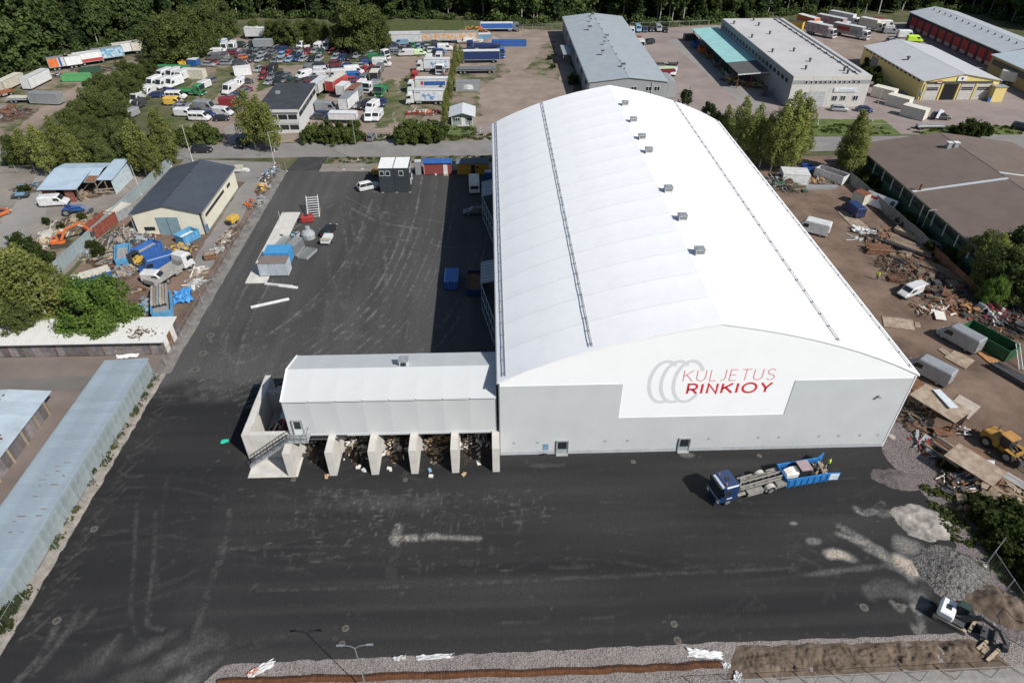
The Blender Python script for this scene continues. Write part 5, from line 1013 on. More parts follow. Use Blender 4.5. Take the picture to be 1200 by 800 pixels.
# ================================================================ SCRAP CAR YARD (upper left)
SC = 'cars and vans parked in the scrap car yard'
zs = zone(290, 40, 7.27); zt_ = zone(430, 20, 6.155); zu = zone(140, 30, 6.67); zv = zone(0, 50, 7.27)
P1 = 'in grassy rows behind the office'; P2 = 'on the gravel behind the office'; P3 = 'at the green island by the office'; P4 = 'in the row before white trailers'; P5 = 'in the left scrap yard'; P6 = 'in the cluster right of the left track'; P7 = 'by the wood behind the scrap yard'
rv = random.Random(21)
rows = [(zs, P1, [(100, 220, 'hatchback', 'silver', 262), (172, 200, 'sedan', 'dark grey', 262), (125, 175, 'sedan', 'silver', 80), (210, 163, 'sedan', 'grey', 262), (250, 135, 'hatchback', 'dark blue', 262), (45, 110, 'sedan', 'black', 262), (18, 168, 'hatchback', 'black', 265), (92, 140, 'estate car', 'dark grey', 80), (288, 226, 'hatchback', 'silver', 264), (290, 184, 'estate car', 'light blue', 264), (356, 220, 'hatchback', 'light blue', 266), (345, 168, 'hatchback', 'red', 264), (396, 178, 'sedan', 'black', 264), (427, 138, 'sedan', 'grey', 266), (452, 104, 'van', 'white', 268), (476, 216, 'estate car', 'silver', 258), (546, 214, 'sedan', 'black', 262), (505, 156, 'suv', 'dark red', 262), (516, 98, 'suv', 'white', 262), (573, 146, 'estate car', 'silver', 260), (590, 80, 'van', 'white', 262), (612, 110, 'van', 'white', 80), (680, 116, 'high van', 'white', 270), (728, 152, 'hatchback', 'red', 258), (752, 200, 'estate car', 'silver', 255), (770, 168, 'sedan', 'silver', 255), (790, 138, 'sedan', 'grey', 258), (818, 128, 'sedan', 'black', 262), (780, 88, 'suv', 'dark grey', 262), (858, 94, 'suv', 'red', 262), (866, 204, 'sedan', 'black', 258), (896, 178, 'hatchback', 'dark grey', 258), (930, 185, 'estate car', 'silver', 258), (964, 142, 'sedan', 'silver', 258), (960, 104, 'hatchback', 'dark grey', 262), (1030, 116, 'hatchback', 'red', 200), (985, 172, 'hatchback', 'silver', 256)]),
        (zs, P3, [(152, 306, 'hatchback', 'dark red', 262), (216, 308, 'van', 'black', 262), (275, 350, 'sedan', 'black', 255), (262, 384, 'sedan', 'dark grey', 255), (250, 414, 'hatchback', 'black', 258), (205, 360, 'sedan', 'grey', 260)]),
        (zs, P2, [(525, 300, 'van', 'grey', 80), (482, 356, 'van', 'white', 225), (625, 286, 'sedan', 'black', 4), (640, 322, 'van', 'white', 8), (598, 362, 'van', 'white', 184), (752, 262, 'suv', 'dark red', 6), (742, 298, 'sedan', 'dark grey', 8), (765, 328, 'hatchback', 'red', 5), (760, 362, 'high van', 'white', 190), (856, 290, 'estate car', 'blue', 8), (912, 330, 'high van', 'white', 12), (970, 272, 'estate car', 'silver', 8), (1016, 248, 'hatchback', 'blue', 10), (990, 304, 'hatchback', 'red', 260), (918, 368, 'van', 'blue', 8), (900, 400, 'suv', 'red', 5), (905, 430, 'sedan', 'dark blue', 5), (995, 396, 'van', 'grey', 265), (970, 448, 'van', 'white', 262), (760, 398, 'estate car', 'silver', 10), (560, 402, 'sedan', 'dark grey', 10), (450, 408, 'hatchback', 'dark grey', 70), (690, 396, 'sedan', 'silver', 15), (520, 396, 'hatchback', 'black', 30), (560, 380, 'sedan', 'grey', 185), (985, 615, 'suv', 'black', 250), (1070, 580, 'hatchback', 'grey', 262), (680, 640, 'high van', 'silver', 355), (640, 684, 'sedan', 'dark blue', 355), (1010, 585, 'sedan', 'dark grey', 255)]),
        (zt_, P2, [(110, 345, 'high van', 'white', 4), (90, 384, 'van', 'grey', 265), (52, 615, 'sedan', 'grey', 262), (40, 655, 'van', 'white', 250), (18, 726, 'van', 'white', 268), (76, 724, 'van', 'white', 262), (450, 306, 'van', 'white', 90), (518, 300, 'van', 'white', 270)]),
        (zt_, P4, [(165, 226, 'suv', 'dark blue', 355), (210, 248, 'estate car', 'silver', 0), (248, 192, 'van', 'light blue', 185), (282, 270, 'van', 'white', 180), (302, 220, 'sedan', 'black', 265), (385, 264, 'small van', 'pale green', 4), (368, 220, 'estate car', 'light blue', 262), (430, 222, 'sedan', 'silver', 260), (480, 246, 'suv', 'white', 4), (490, 186, 'sedan', 'dark grey', 4), (450, 198, 'hatchback', 'dark green', 8), (330, 205, 'sedan', 'green', 270), (400, 205, 'sedan', 'dark grey', 265), (340, 240, 'sedan', 'dark grey', 350), (255, 235, 'hatchback', 'black', 5), (300, 250, 'sedan', 'dark grey', 10), (530, 250, 'hatchback', 'blue', 350), (565, 230, 'van', 'white', 4), (70, 215, 'sedan', 'dark red', 262), (15, 218, 'hatchback', 'red', 190), (190, 205, 'sedan', 'black', 10), (520, 215, 'suv', 'dark blue', 4)]),
        (zu, P5, [(350, 400, 'high van', 'white', 252), (424, 396, 'high van', 'white', 252), (496, 412, 'high van', 'white', 252), (274, 462, 'high van', 'white', 254), (346, 468, 'high van', 'white', 252), (430, 462, 'high van', 'white', 250), (400, 515, 'sedan', 'dark blue', 2), (448, 560, 'minibus', 'white', 355), (432, 606, 'van', 'yellow', 352), (490, 618, 'sedan', 'grey', 355), (150, 585, 'high van', 'white', 260), (182, 545, 'high van', 'white', 260), (228, 524, 'van', 'white', 258), (85, 706, 'van', 'silver', 250), (40, 778, 'estate car', 'grey', 10), (710, 440, 'suv', 'grey', 245), (655, 482, 'van', 'white', 250), (516, 694, 'van', 'white', 350), (632, 726, 'minibus', 'white', 352), (680, 650, 'high van', 'silver', 345), (600, 670, 'estate car', 'dark grey', 345), (694, 694, 'sedan', 'dark blue', 345), (815, 686, 'van', 'white', 345), (800, 728, 'hatchback', 'black', 2), (290, 545, 'sedan', 'dark blue', 0), (150, 630, 'van', 'dark grey', 260), (480, 640, 'sedan', 'silver', 350)]),
        (zu, P6, [(936, 460, 'van', 'white', 262), (866, 510, 'high van', 'white', 258), (960, 525, 'estate car', 'grey', 240), (880, 566, 'sedan', 'grey', 20), (876, 622, 'high van', 'dark red', 12), (880, 664, 'sedan', 'dark grey', 10), (985, 500, 'sedan', 'dark red', 10), (930, 550, 'hatchback', 'dark blue', 15), (990, 440, 'sedan', 'dark grey', 15), (860, 470, 'sedan', 'black', 80)]),
        (zu, P7, [(650, 190, 'high van', 'white', 68), (826, 186, 'high van', 'white', 275), (886, 182, 'high van', 'white', 272), (745, 218, 'van', 'white', 185), (740, 256, 'van', 'grey', 180), (722, 290, 'sedan', 'dark red', 355), (840, 296, 'estate car', 'silver', 2), (936, 284, 'sedan', 'dark grey', 20), (970, 250, 'hatchback', 'orange', 30), (1042, 172, 'suv', 'black', 262), (1008, 214, 'sedan', 'dark grey', 30), (885, 215, 'sedan', 'dark red', 4), (800, 230, 'sedan', 'dark grey', 15), (940, 160, 'sedan', 'black', 10), (1035, 140, 'sedan', 'dark grey', 262)])]
for zf, ph, lst in rows:
    for (x, y, k, c, h) in lst: vehicle(k, c, zf(x, y), h+rv.uniform(-4, 4), ph, SC, detail=True)
def ang(a, b_): p, q = G(*a), G(*b_); return math.degrees(math.atan2(q.y-p.y, q.x-p.x))
# fill the rows: neighbours squeezed in between
spots = [(o.location.x, o.location.y) for o in ALL if o.get('group') == SC]; added = 0
for o in [q for q in ALL if q.get('group') == SC and q['category'] == 'car']:
    ph = next((p_ for p_ in (P1, P4, P2, P7, P3) if o['label'].endswith(p_)), None)
    if not ph or added > 58: continue
    for s in (1, -1):
        a = o.rotation_euler.z; x, y = o.location.x-math.sin(a)*2.35*s+rv.uniform(-.3, .3), o.location.y+math.cos(a)*2.35*s+rv.uniform(-.3, .3)
        if min(math.hypot(x-u, (y-v)*.62) for u, v in spots if (u, v) != (o.location.x, o.location.y)) < 2.25: continue
        k = rv.choice(['sedan', 'estate car', 'hatchback', 'sedan', 'suv']); c_ = rv.choice(['dark grey', 'grey', 'silver', 'black', 'dark blue', 'grey', 'silver', 'dark green', 'dark red'])
        vehicle(k, c_, Vector((x, y, 0)), math.degrees(a)+rv.uniform(-5, 5), ph, SC); spots.append((x, y)); added += 1; break
# trucks, trailers and containers among them
trailer('white box trailer parked against the dark-roofed office', zs(622, 470), 258, 8, 2.6, 'white', 'white', prints=[(.1, .5, .2, .6, 'pale green')]); trailer('red box trailer with sand-coloured roof behind the office', zs(765, 450), 252, 8.5, 2.6, 'red', 'cream')
trailer('small white box trailer beside the red trailer', zs(822, 500), 255, 4.5, 2.4, 'white', 'white'); trailer('white trailer standing in front of rusty-roofed trailer', zs(868, 605), 258, 8, 2.7, 'white', 'silver'); trailer('white-sided trailer with rusty red roof', zs(915, 540), 258, 6.5, 2.7, 'silver', 'rust')
trailer('low white box behind the roadside hedge', zs(820, 720), 355, 7, 1.6, 'white', 'white', wheels=False)
truck('green truck facing the road at the scrap yard edge', zt_(108, 540), 262, 'green', 'flat', 5, 'green', .5); truck('white flatbed truck beside the green truck', zt_(35, 510), 255, 'white', 'flat', 6, 'silver', .8); trailer('black box trailer with cream roof behind the green truck', zt_(62, 450), 268, 4.5, 2.4, 'black', 'cream')
container('green open skip near white trailers', zt_(52, 288), 2, 4.5, 'green', H=1.6, open_top=DSTEEL, name='skip', cat='skip'); truck('stripped white truck cab beside the green skip', zt_(115, 288), 320, 'white', 'flat', 2.5, 'dark grey', .2)
trailer('long white trailer at the back of scrap yard, left one', zt_(195, 178), 2, 20, 2.4, 'white', 'white', wheels=False); trailer('long white trailer at the back of scrap yard, middle one', zt_(355, 165), 2, 20, 2.5, 'white', 'white', wheels=False)
trailer('colourful graffiti-covered box trailer at the back of scrap yard', zt_(598, 165), 3, 20, 2.6, 'silver', 'silver', wheels=False, prints=[(.03, .97, .08, .92, 'warm graffiti')])
truck('white box truck with blue snow picture, rear one of row', zt_(480, 378), 180, 'white', 'box', 8, 'white', 2.7, art=[(.1, .75, .15, .85, 'snow')]); truck('white tractor truck nose beside the snow picture truck', zt_(535, 392), 262, 'white', 'flat', 3, 'dark grey', .2)
truck('red flatbed truck between the white box trucks', zt_(455, 452), 180, 'red', 'flat', 9, 'rust', .25); truck('white box truck with red and blue side print', zt_(450, 522), 180, 'white', 'box', 10, 'white', 2.7, art=[(.15, .75, .35, .75, 'blue'), (.77, .84, .4, .75, 'red')])
truck('white box truck with blue picture, front one of the row', zt_(425, 610), 180, 'white', 'box', 8.2, 'white', 2.7, art=[(.2, .75, .12, .8, 'snow'), (.8, .97, .78, .88, 'light blue')])
container('light silver shipping container behind the kiosk', zt_(728, 495), 2, 7, 'silver'); trailer('long dark trailer with shiny pale roof beside the gravel yard', zt_(800, 305), 1, 14, 2.6, 'dark blue', 'white'); trailer('low dark flat trailer in front of pale-roofed trailer', zt_(790, 380), 1, 12, .5, 'dark grey', 'grey')
truck('blue truck with tipper beside the gravel yard', zt_(955, 270), 280, 'blue', 'flat', 4.5, 'blue', .6); truck('dark blue tipper truck with its load bed', zt_(840, 228), 180, 'dark blue', 'tipper', 9, 'dark blue', .9); container('blue and white stacked box by the yard fence', zt_(750, 150), 2, 14, 'light blue', H=2.6, top='white', ribs=False, name='storage_box', cat='container')
truck('truck with bright blue tarpaulin at the far fence', zt_(960, 92), 0, 'grey', 'box', 12, 'blue', 1.9); container('blue tarpaulin-covered flat box on the gravel yard', zt_(1025, 188), 358, 12, 'blue', H=1.8, ribs=False, name='covered_load', cat='container')
container('pale grey container with green top in the left scrap yard', zu(425, 350), 356, 10, 'grey', top='green', Wd=2.5); container('weathered cream container in the left scrap yard', zu(580, 375), 350, 7, 'cream', Wd=2.5, ribs=True); truck('green lorry wreck among the white vans', zu(570, 525), 345, 'green', 'flat', 5, 'green', .3); trailer('long white trailer at the wood behind black suv', (312, 42), 2, 14, 2.6, 'white', 'white', wheels=False); trailer('silver box body before the long white trailer', (309, 54), 2, 6, 2.0, 'silver', 'silver', wheels=False); trailer('short white box at the wood left of long trailer', (296, 42), 4, 4.5, 2.8, 'white', 'white', wheels=False)
truck('blue and white truck among vans by the wood', zu(738, 170), 180, 'white', 'box', 7, 'light blue', 2.0); container('white tarpaulin shelter beside the track', zu(960, 352), 20, 5, 'white', H=2.4, ribs=False, name='storage_box', cat='container'); container('small blue and red box in the left scrap yard', zu(580, 285), 350, 3, 'blue', H=2.0, top='white', name='storage_box', cat='container'); container('low yellow skip in the left scrap yard', zu(515, 290), 10, 4, 'yellow', H=1.2, open_top=DSTEEL, name='skip', cat='skip')
# far left wood edge
trailer('tipped white trailer with orange end at the wood', zv(515, 200), ang(zv(500, 240), zv(1040, 160)), 6, 2.6, 'white', 'silver', prints=[(.0, .45, 0, 1, 'orange'), (.5, .6, 0, 1, 'blue')]); trailer('short white trailer between orange-ended and red-striped ones', zv(635, 185), ang(zv(500, 240), zv(1040, 160)), 4.5, 2.6, 'white', 'cream'); trailer('white trailer with red lower band at the wood', zv(760, 160), ang(zv(500, 240), zv(1040, 160)), 8, 2.7, 'white', 'white', prints=[(0, 1, 0, .35, 'red')])
trailer('blue graffiti trailer at the wood edge', zv(930, 125), ang(zv(500, 240), zv(1040, 160)), 9, 2.8, 'light blue', 'silver', prints=[(.02, .98, .06, .94, 'graffiti')]); trailer('cream trailer half hidden by bushes at the wood', zu(60, 200), ang(zv(500, 240), zv(1040, 160)), 8, 2.6, 'white', 'cream'); trailer('long pale cream trailer right of graffiti trailer', zu(225, 190), 8, 9, 2.6, 'cream', 'cream')
container('bright green open skip in the clearing', zv(650, 298), 4, 7.6, mat('light_green_skip', (.10, .32, .13), rough=.6), H=1.8, open_top=RUST, name='skip', cat='skip'); container('dark green skip behind the bright green one', zv(770, 235), 25, 6, 'dark green', H=1.3, open_top=DSTEEL, name='skip', cat='skip')
trailer('large white box body lying in the clearing', zv(318, 335), ang(zv(285, 405), zv(445, 325)), 10, 2.9, 'white', 'white', wheels=False, z0=.5); trailer('cream box body at the left wood edge', zv(95, 352), ang(zv(285, 405), zv(445, 325)), 9, 2.4, 'cream', 'cream', wheels=False, z0=.5); trailer('silver box body with open end in the clearing', zv(400, 490), 352, 8.5, 2.6, 'silver', 'silver', wheels=False, z0=.4); trailer('flat grey trailer frame left of silver box', zv(215, 475), 0, 9, .5, 'silver', 'cream', z0=.9); truck('white truck cab at the left picture edge', zv(15, 445), 240, 'white', 'flat', 4, 'rust', .4)
debris('scrap_heap', G(8, 135).x-6, G(8, 135).x+7, G(8, 135).y-6, G(8, 135).y+6, 2.2, 260, [RUST, RUST, DSTEEL, paint('silver')], 'rusty scrap heap at the left picture edge', 'scrap heap', 61, .4, 2.6)
debris('scrap_heap', G(95, 90).x-7, G(95, 90).x+8, G(95, 82).y-3, G(95, 82).y+3, 1.0, 150, [DSTEEL, RUST, paint('silver')], 'dark scrap parts behind the green skip', 'scrap heap', 62, .4, 2.2)
debris('scrap_heap', G(65, 89).x-5, G(65, 89).x+5, G(65, 89).y-2, G(65, 89).y+2, .8, 60, [DSTEEL, paint('white')], 'black and white scrap beside the white box body', 'scrap heap', 63, .4, 1.8)
debris('scrap_heap', *(lambda p: (p.x-9, p.x+6, p.y-3, p.y+3))(G(*zt_(800, 110))), 2.4, 200, [paint('yellow'), paint('orange'), RUST, DSTEEL, paint('yellow')], 'yellow and orange machine parts by the far fence', 'machine parts', 64, .5, 2.6)
debris('scrap_heap', *(lambda p: (p.x-7, p.x+5, p.y-2, p.y+3))(G(*zt_(450, 697))), .9, 70, [paint('red'), paint('white'), paint('orange')], 'red wreck pieces behind the roadside bushes', 'scrap', 65, .6, 2.2)
mound('sand_heap', G(*zt_(905, 178)), 4.5, 3, 2.0, M_DIRT, 0, .1, 1, 3, 20, label='brown sand heap on the far gravel yard', cat='sand heap')
bo = thing('boat', 'small white motor boat standing among scrap trucks', 'boat', (*G(*zt_(745, 192))[:2], LV), R(3))
MB().loft([[(x, -w_, .9+dz), (x, w_, .9+dz), (x, w_*.5, .15+dz*.8), (x, -w_*.5, .15+dz*.8)] for x, w_, dz in ((-4.5, 1.2, 0), (0, 1.4, .1), (3, 1.0, .25), (4.6, .1, .5))]).build('hull', paint('white'), bo); MB().loft([[(-2.5, -.8, 1), (-2.5, .8, 1), (-2.3, .7, 1.9), (-2.3, -.7, 1.9)], [(.8, -.8, 1), (.8, .8, 1), (.3, .6, 1.8), (.3, -.6, 1.8)]]).build('cabin', paint('white'), bo); MB().bx(-4, 2.5, -.5, .5, .03, .3).build('cradle', WOOD, bo)
cv = thing('caravan', 'small white teardrop caravan beside silver container', 'caravan', (*G(*zt_(716, 530))[:2], LV), R(0)); MB().loft([[(x, -1, .5), (x, 1, .5), (x, 1, z-.2), (x, .8, z), (x, -.8, z), (x, -1, z-.2)] for x, z in ((-2.1, 1.3), (-1.6, 1.9), (.5, 2.1), (1.8, 1.8), (2.1, 1.1))]).build('body', paint('white'), cv); [add_wheel(cv, 0, s*.9) for s in (-1, 1)]; MB().tube([(2.1, 0, .5), (3.2, 0, .5)], .05).build('drawbar', STEEL, cv)
# by the road
vehicle('van', 'black', (285, 168), 262, 'standing at the scrap yard entrance'); vehicle('suv', 'black', (237, 176), 3, 'driving on the road left of the entrance'); vehicle('hatchback', 'grey', (435, 161), 85, 'parked before the scrap yard gate')
# ================================================================ FENCES AND POLES
WIRE = mat('fence_wire', (.16, .165, .165), rough=.5, metal=.4)
def fence(label, p0, p1, h=2.0, step=3.0, name='wire_fence', nh=9, wire=.006, post=.04, pm=None, feet=False, brace=False):
    p0, p1 = Vector((p0[0], p0[1], 0)), Vector((p1[0], p1[1], 0)); d = p1-p0; L = d.length; n = max(1, round(L/step)); a = math.atan2(d.y, d.x); s = L/n
    o = thing(name, label, 'fence', ((p0+p1)/2)+Vector((0, 0, LV)), a)
    pm_ = MB().cyl((0, 0, 0), (0, 0, h+.05), post, post, 6).mesh('post', pm or STEEL); w = MB()
    for k in range(nh): w.cyl((.03, 0, .1+k*(h-.12)/(nh-1)), (s-.03, 0, .1+k*(h-.12)/(nh-1)), wire, wire, 3, False)
    m = int(s/.35)
    for k in range(1, m): w.cyl((k*s/m, 0, .1), (k*s/m, 0, h-.02), wire*.8, wire*.8, 3, False)
    wm = w.mesh('wire_panel', WIRE); rm = MB().cyl((0, 0, h), (s, 0, h), .022, .022, 5).mesh('top_rail', pm or STEEL)
    for k in range(n+1):
        q = put('post', pm_, o, (-L/2+k*s, 0, 0))
        if brace: put('brace', MB().cyl((0, 0, 1.1), (0, -.6, .02), .018, .018, 5).mesh('brace', STEEL) if k == 0 else BR[0], q); 
        if brace and k == 0: globals()['BR'] = [q.children[0].data]
        if feet: put('foot', FOOT, o, (-L/2+k*s, 0, 0))
    for k in range(n): put('wire_panel', wm, o, (-L/2+k*s, 0, 0)); put('top_rail', rm, o, (-L/2+k*s, 0, 0))
    return o
FOOT = MB().bx(-.35, .35, -.12, .12, 0, .14).mesh('foot', CONC)
fence('wire mesh fence with steel posts between lot and long blue shed', (-46.75, -30), (-46.7, 18), 2.0, 3.0, brace=True, post=.035)
fence('wire mesh fence between the asphalt yard and storage yard', (-46.7, 18.3), (-46.9, 84.5), 2.0, 3.0, brace=True, post=.032)
a, c = G(830, 798, 2.0), G(1215, 779, 2.0); fence('wire fence along the footpath at the bottom right', (a.x, a.y), (c.x, c.y), 2.0, 3.2, post=.045, brace=True)
a, c = G(1153, 664), G(1222, 770); fence('mesh fence by the weeds right of the stone heap', (a.x, a.y), (c.x, c.y), 2.6, 3.0, post=.06)
a, c = G(403, 199), G(449, 198); fence('mobile fence panels left of the office module', (a.x, a.y), (c.x-.5, c.y), 2.0, 3.4, feet=True, name='mobile_fence'); fence('mobile fence panels at the yard entrance', (-49, 87.5), (-45.8, 85), 2.0, 3.0, feet=True, name='mobile_fence')
a, c = G(432, 158), G(470, 158); fence('wire gate of the scrap yard behind the grey hatchback', (a.x, a.y), (c.x, c.y), 1.9, 3.4, name='wire_gate'); a, c = G(526, 159), G(562, 160); fence('low fence before the green kiosk', (a.x, a.y), (c.x, c.y), 1.2, 3)
a, c = G(563, 157), G(579, 157); fence('white sliding gate beside the hall end', (a.x, a.y), (c.x+2, c.y), 1.6, 2.5, pm=WHITE, name='sliding_gate')
a, c = G(0, 205), G(42, 203); fence('steel yard gate in the far left yard', (a.x-4, a.y), (c.x, c.y), 1.7, 4, name='yard_gate', post=.06)
a, c = G(738, 34), G(830, 31); fence('fence along the wood behind the factory yard', (a.x, a.y), (c.x, c.y), 2.0, 4, post=.06); a, c = G(601, 36), G(658, 35); fence('fence along the wood behind the gravel yard', (a.x, a.y), (c.x, c.y), 2.0, 4, post=.06)
a, c = G(545, 32), G(602, 35); fence('fence behind the yellow machine parts', (a.x, a.y), (c.x, c.y), 2.0, 4, post=.06); a, c = G(1013, 152), G(1046, 152); fence('low white barrier fence by the road on the right', (a.x, a.y), (c.x, c.y), 1.5, 3, pm=WHITE)
# pale blue sheet fence of the storage yard
def sheet_fence(label, p0, p1, h, m, step=1.2, name='sheet_fence'):
    p0, p1 = Vector((p0[0], p0[1], 0)), Vector((p1[0], p1[1], 0)); d = p1-p0; L = d.length; n = round(L/step); s = L/n; o = thing(name, label, 'fence', ((p0+p1)/2)+Vector((0, 0, LV)), math.atan2(d.y, d.x))
    pm_ = MB().bx(.01, s-.01, -.02, .02, 0, h).mesh('sheet', m)
    for k in range(n): put('sheet', pm_, o, (-L/2+k*s, RNG.uniform(-.03, .03), RNG.uniform(-.06, .06)))
    return o
sheet_fence('pale blue metal sheet fence left of the workshop', (-74.3, 43), (-71.9, 89), 2.4, M_LBW)
M_CPAN = mat('grey_panel_wall', (.20, .20, .195), rough=.9, var=.2, scale=.8, rnd=.12)
sheet_fence('grey concrete panel wall along the green factory', (75.6, 76), (77.1, 46), 2.2, M_CPAN, 2.4, 'panel_wall'); sheet_fence('rusty steel sheet wall beside the green factory trees', (77.2, 45.5), (77.4, 26), 1.8, RUST, 2.4, 'panel_wall')
def pole(label, base, top, arm=None, col=None, r=.08, name='street_lamp', cat='street lamp', two=False):
    B = G(*base); h = min((abs(PX((B.x, B.y, z))[1]-top[1]), z) for z in [q*.1 for q in range(10, 200)])[1]
    o = thing(name, label, cat, (B.x, B.y, LV)); MB().cyl((0, 0, 0), (0, 0, h), r, r*.6, 8).build('pole', col or STEEL, o); MB().cyl((0, 0, 0), (0, 0, .25), .2, .2, 8).build('base', CONC, o)
    if name == 'street_lamp':
        for s in ((-1, 1) if two else (1,)): am = MB().tube([(0, 0, h), (s*1.0, 0, h+.15)], .04).build('arm', STEEL, o); MB().box(s*1.15, 0, h+.14, .6, .22, .1).build('lamp_head', STEEL, am)
    return o
LAMPM = mat('lamp_steel', (.24, .26, .275), rough=.5, metal=.3)
lo = thing('street_lamp', 'twin-armed steel lamp post at the bottom edge of the lot', 'street lamp', (-12.1, -27.7, LV)); MB().cyl((0, 0, 0), (0, 0, 8), .055, .04, 8).build('pole', LAMPM, lo)
for s in (-1, 1): am = MB().tube([(0, 0, 7.95), (s*.35, .1, 8.12), (s*1.0, .15, 8.18)], .03).build('arm', LAMPM, lo); MB().box(s*1.2, .16, 8.17, .55, .15, .06).build('lamp_head', LAMPM, am)
pole('white pole on the verge left of the scrap yard entrance', (226, 189), (212, 147), col=WHITE, r=.07, name='flag_pole', cat='pole'); pole('lamp post by the yard entrance', (322, 192), (314, 155), col=WHITE, r=.07); pole('tall grey lamp post beside the road hedge', (419.5, 188), (414, 141), r=.08)
pole('white flagpole on the grass before the concrete factory', (958, 146), (966, 112), col=WHITE, name='flag_pole', cat='pole', r=.07); pole('white flagpole beside the cream containers', (1022, 142), (1034, 106), col=WHITE, name='flag_pole', cat='pole', r=.07); pole('lamp post against the green factory wall', (1076, 277), (1086, 247), r=.07); pole('thin pole left of the green factory lamp', (1071, 270), (1083, 242), r=.05, name='thin_pole', cat='pole')
pole('silver survey pole at the right fence', (1153, 664), (1146, 630), col=WHITE, r=.05, name='thin_pole', cat='pole')
pole('leaning white pole at the workshop fence', (166, 229), (153, 193), col=WHITE, r=.08, name='thin_pole', cat='pole'); pole('pale pole with red base beside long slab', (329, 260), (326, 248), col=WHITE, r=.06, name='marker_post', cat='post')
# manholes
for px, py, r in ((405, 736, .34), (401, 754, .3), (794, 750, .36), (790, 731, .34), (1012.5, 711.5, .42), (1054, 711, .42), (229, 433, .6), (238, 414, .6), (246.7, 393, .6), (253, 380, .5), (110.5, 620, .4), (66.7, 727, .4), (742, 541, .3), (890, 534, .3), (344, 562, .3), (337, 387, .4), (475, 562, .3)):
    p = G(px, py); o = MB().cyl((0, 0, 0), (0, 0, .012), r, r, 16).build('manhole_cover', mat('manhole_surround', (.115, .10, .08), rough=.9, var=.3, scale=3), None, (p.x, p.y, .024)); MB().cyl((0, 0, .013), (0, 0, .02), r*.62, r*.62, 14).build('lid', DSTEEL, o); tag(o, 'round manhole cover in the asphalt', 'manhole', 'manhole covers in the lot')
# ================================================================ PEOPLE
def person(label, pos, rz, top, legs, hat=None, z=LV, pose='stand'):
    V = {'pel': (0, 0, .95), 'ch': (0.02, 0, 1.32), 'nk': (.03, 0, 1.50), 'hd': (.05, 0, 1.66), 'hl': (0, .10, .92), 'kl': (.03, .11, .50), 'al': (0, .12, .09), 'tl': (.16, .13, .05), 'hr': (0, -.10, .92), 'kr': (.06, -.11, .50), 'ar': (-.02, -.12, .09), 'tr': (.14, -.13, .05), 'sl': (.02, .19, 1.42), 'el': (-.02, .27, 1.15), 'wl': (.16, .24, .95), 'gl': (.22, .23, .90), 'sr': (.02, -.19, 1.42), 'er': (-.02, -.27, 1.15), 'wr': (.18, -.22, 1.0), 'gr': (.24, -.21, .96)}
    E_ = [('pel', 'ch'), ('ch', 'nk'), ('nk', 'hd'), ('pel', 'hl'), ('hl', 'kl'), ('kl', 'al'), ('al', 'tl'), ('pel', 'hr'), ('hr', 'kr'), ('kr', 'ar'), ('ar', 'tr'), ('ch', 'sl'), ('sl', 'el'), ('el', 'wl'), ('wl', 'gl'), ('ch', 'sr'), ('sr', 'er'), ('er', 'wr'), ('wr', 'gr')]
    rad = {'pel': .15, 'ch': .16, 'nk': .065, 'hd': .105, 'hl': .10, 'kl': .065, 'al': .045, 'tl': .04, 'hr': .10, 'kr': .065, 'ar': .045, 'tr': .04, 'sl': .075, 'el': .05, 'wl': .035, 'gl': .04, 'sr': .075, 'er': .05, 'wr': .035, 'gr': .04}
    ks = list(V); me = bpy.data.meshes.new('person'); me.from_pydata([V[k] for k in ks], [(ks.index(a), ks.index(b_)) for a, b_ in E_], [])
    o = bpy.data.objects.new('tmp', me); COL.objects.link(o); o.modifiers.new('s', 'SKIN'); sv = me.skin_vertices[0].data
    for i, k in enumerate(ks): sv[i].radius = (rad[k], rad[k]); sv[i].use_root = (k == 'pel')
    sb = o.modifiers.new('d', 'SUBSURF'); sb.levels = 1; sb.render_levels = 1
    dg = bpy.context.evaluated_depsgraph_get(); m2 = bpy.data.meshes.new_from_object(o.evaluated_get(dg)); bpy.data.objects.remove(o)
    m2.materials.clear(); [m2.materials.append(m) for m in (legs, top, mat('skin', (.45, .28, .2), rough=.6), mat('dark_boots', (.03, .028, .025), rough=.8))]
    for f in m2.polygons:
        z_ = f.center.z; f.use_smooth = True; f.material_index = 3 if z_ < .12 else (0 if z_ < .93 and abs(f.center.y) < .19 else (1 if z_ < 1.5 and not (abs(f.center.y) > .19 and z_ < 1.0) else 2))
    p = G(*pos) if not isinstance(pos, Vector) else pos
    o = put('person', m2, None, (p.x, p.y, z), R(rz)); tag(o, label, 'person')
    h = MB().loft([[(.05+r*math.cos(t), r*math.sin(t), zz) for t in [2*math.pi*k/10 for k in range(10)]] for r, zz in ((.125, 1.68), (.12, 1.74), (.07, 1.80), (.01, 1.815))]); h.build('helmet' if hat else 'hair', hat or mat('brown_hair', (.06, .04, .025), rough=.9), o)
    return o
HV = mat('hi_vis_lime', (.55, .78, .06), rough=.7); NAVY = mat('navy_cloth', (.025, .03, .05), rough=.9)
person('person in lime hi-vis jacket and dark cap standing near scrap cage', (1027, 328), 200, HV, NAVY, BLACKP); person('person in dark clothes with yellow helmet inside the green skip', (1166, 400), 120, NAVY, NAVY, paint('yellow'), z=.3); person('person in red jacket bending in the green skip', (1155, 398), 60, paint('red'), NAVY, None, z=.3)
person('person in lime hi-vis vest at tail of blue open container', Vector((38.5, -3.5, 0)), 150, HV, NAVY, None, z=.25)
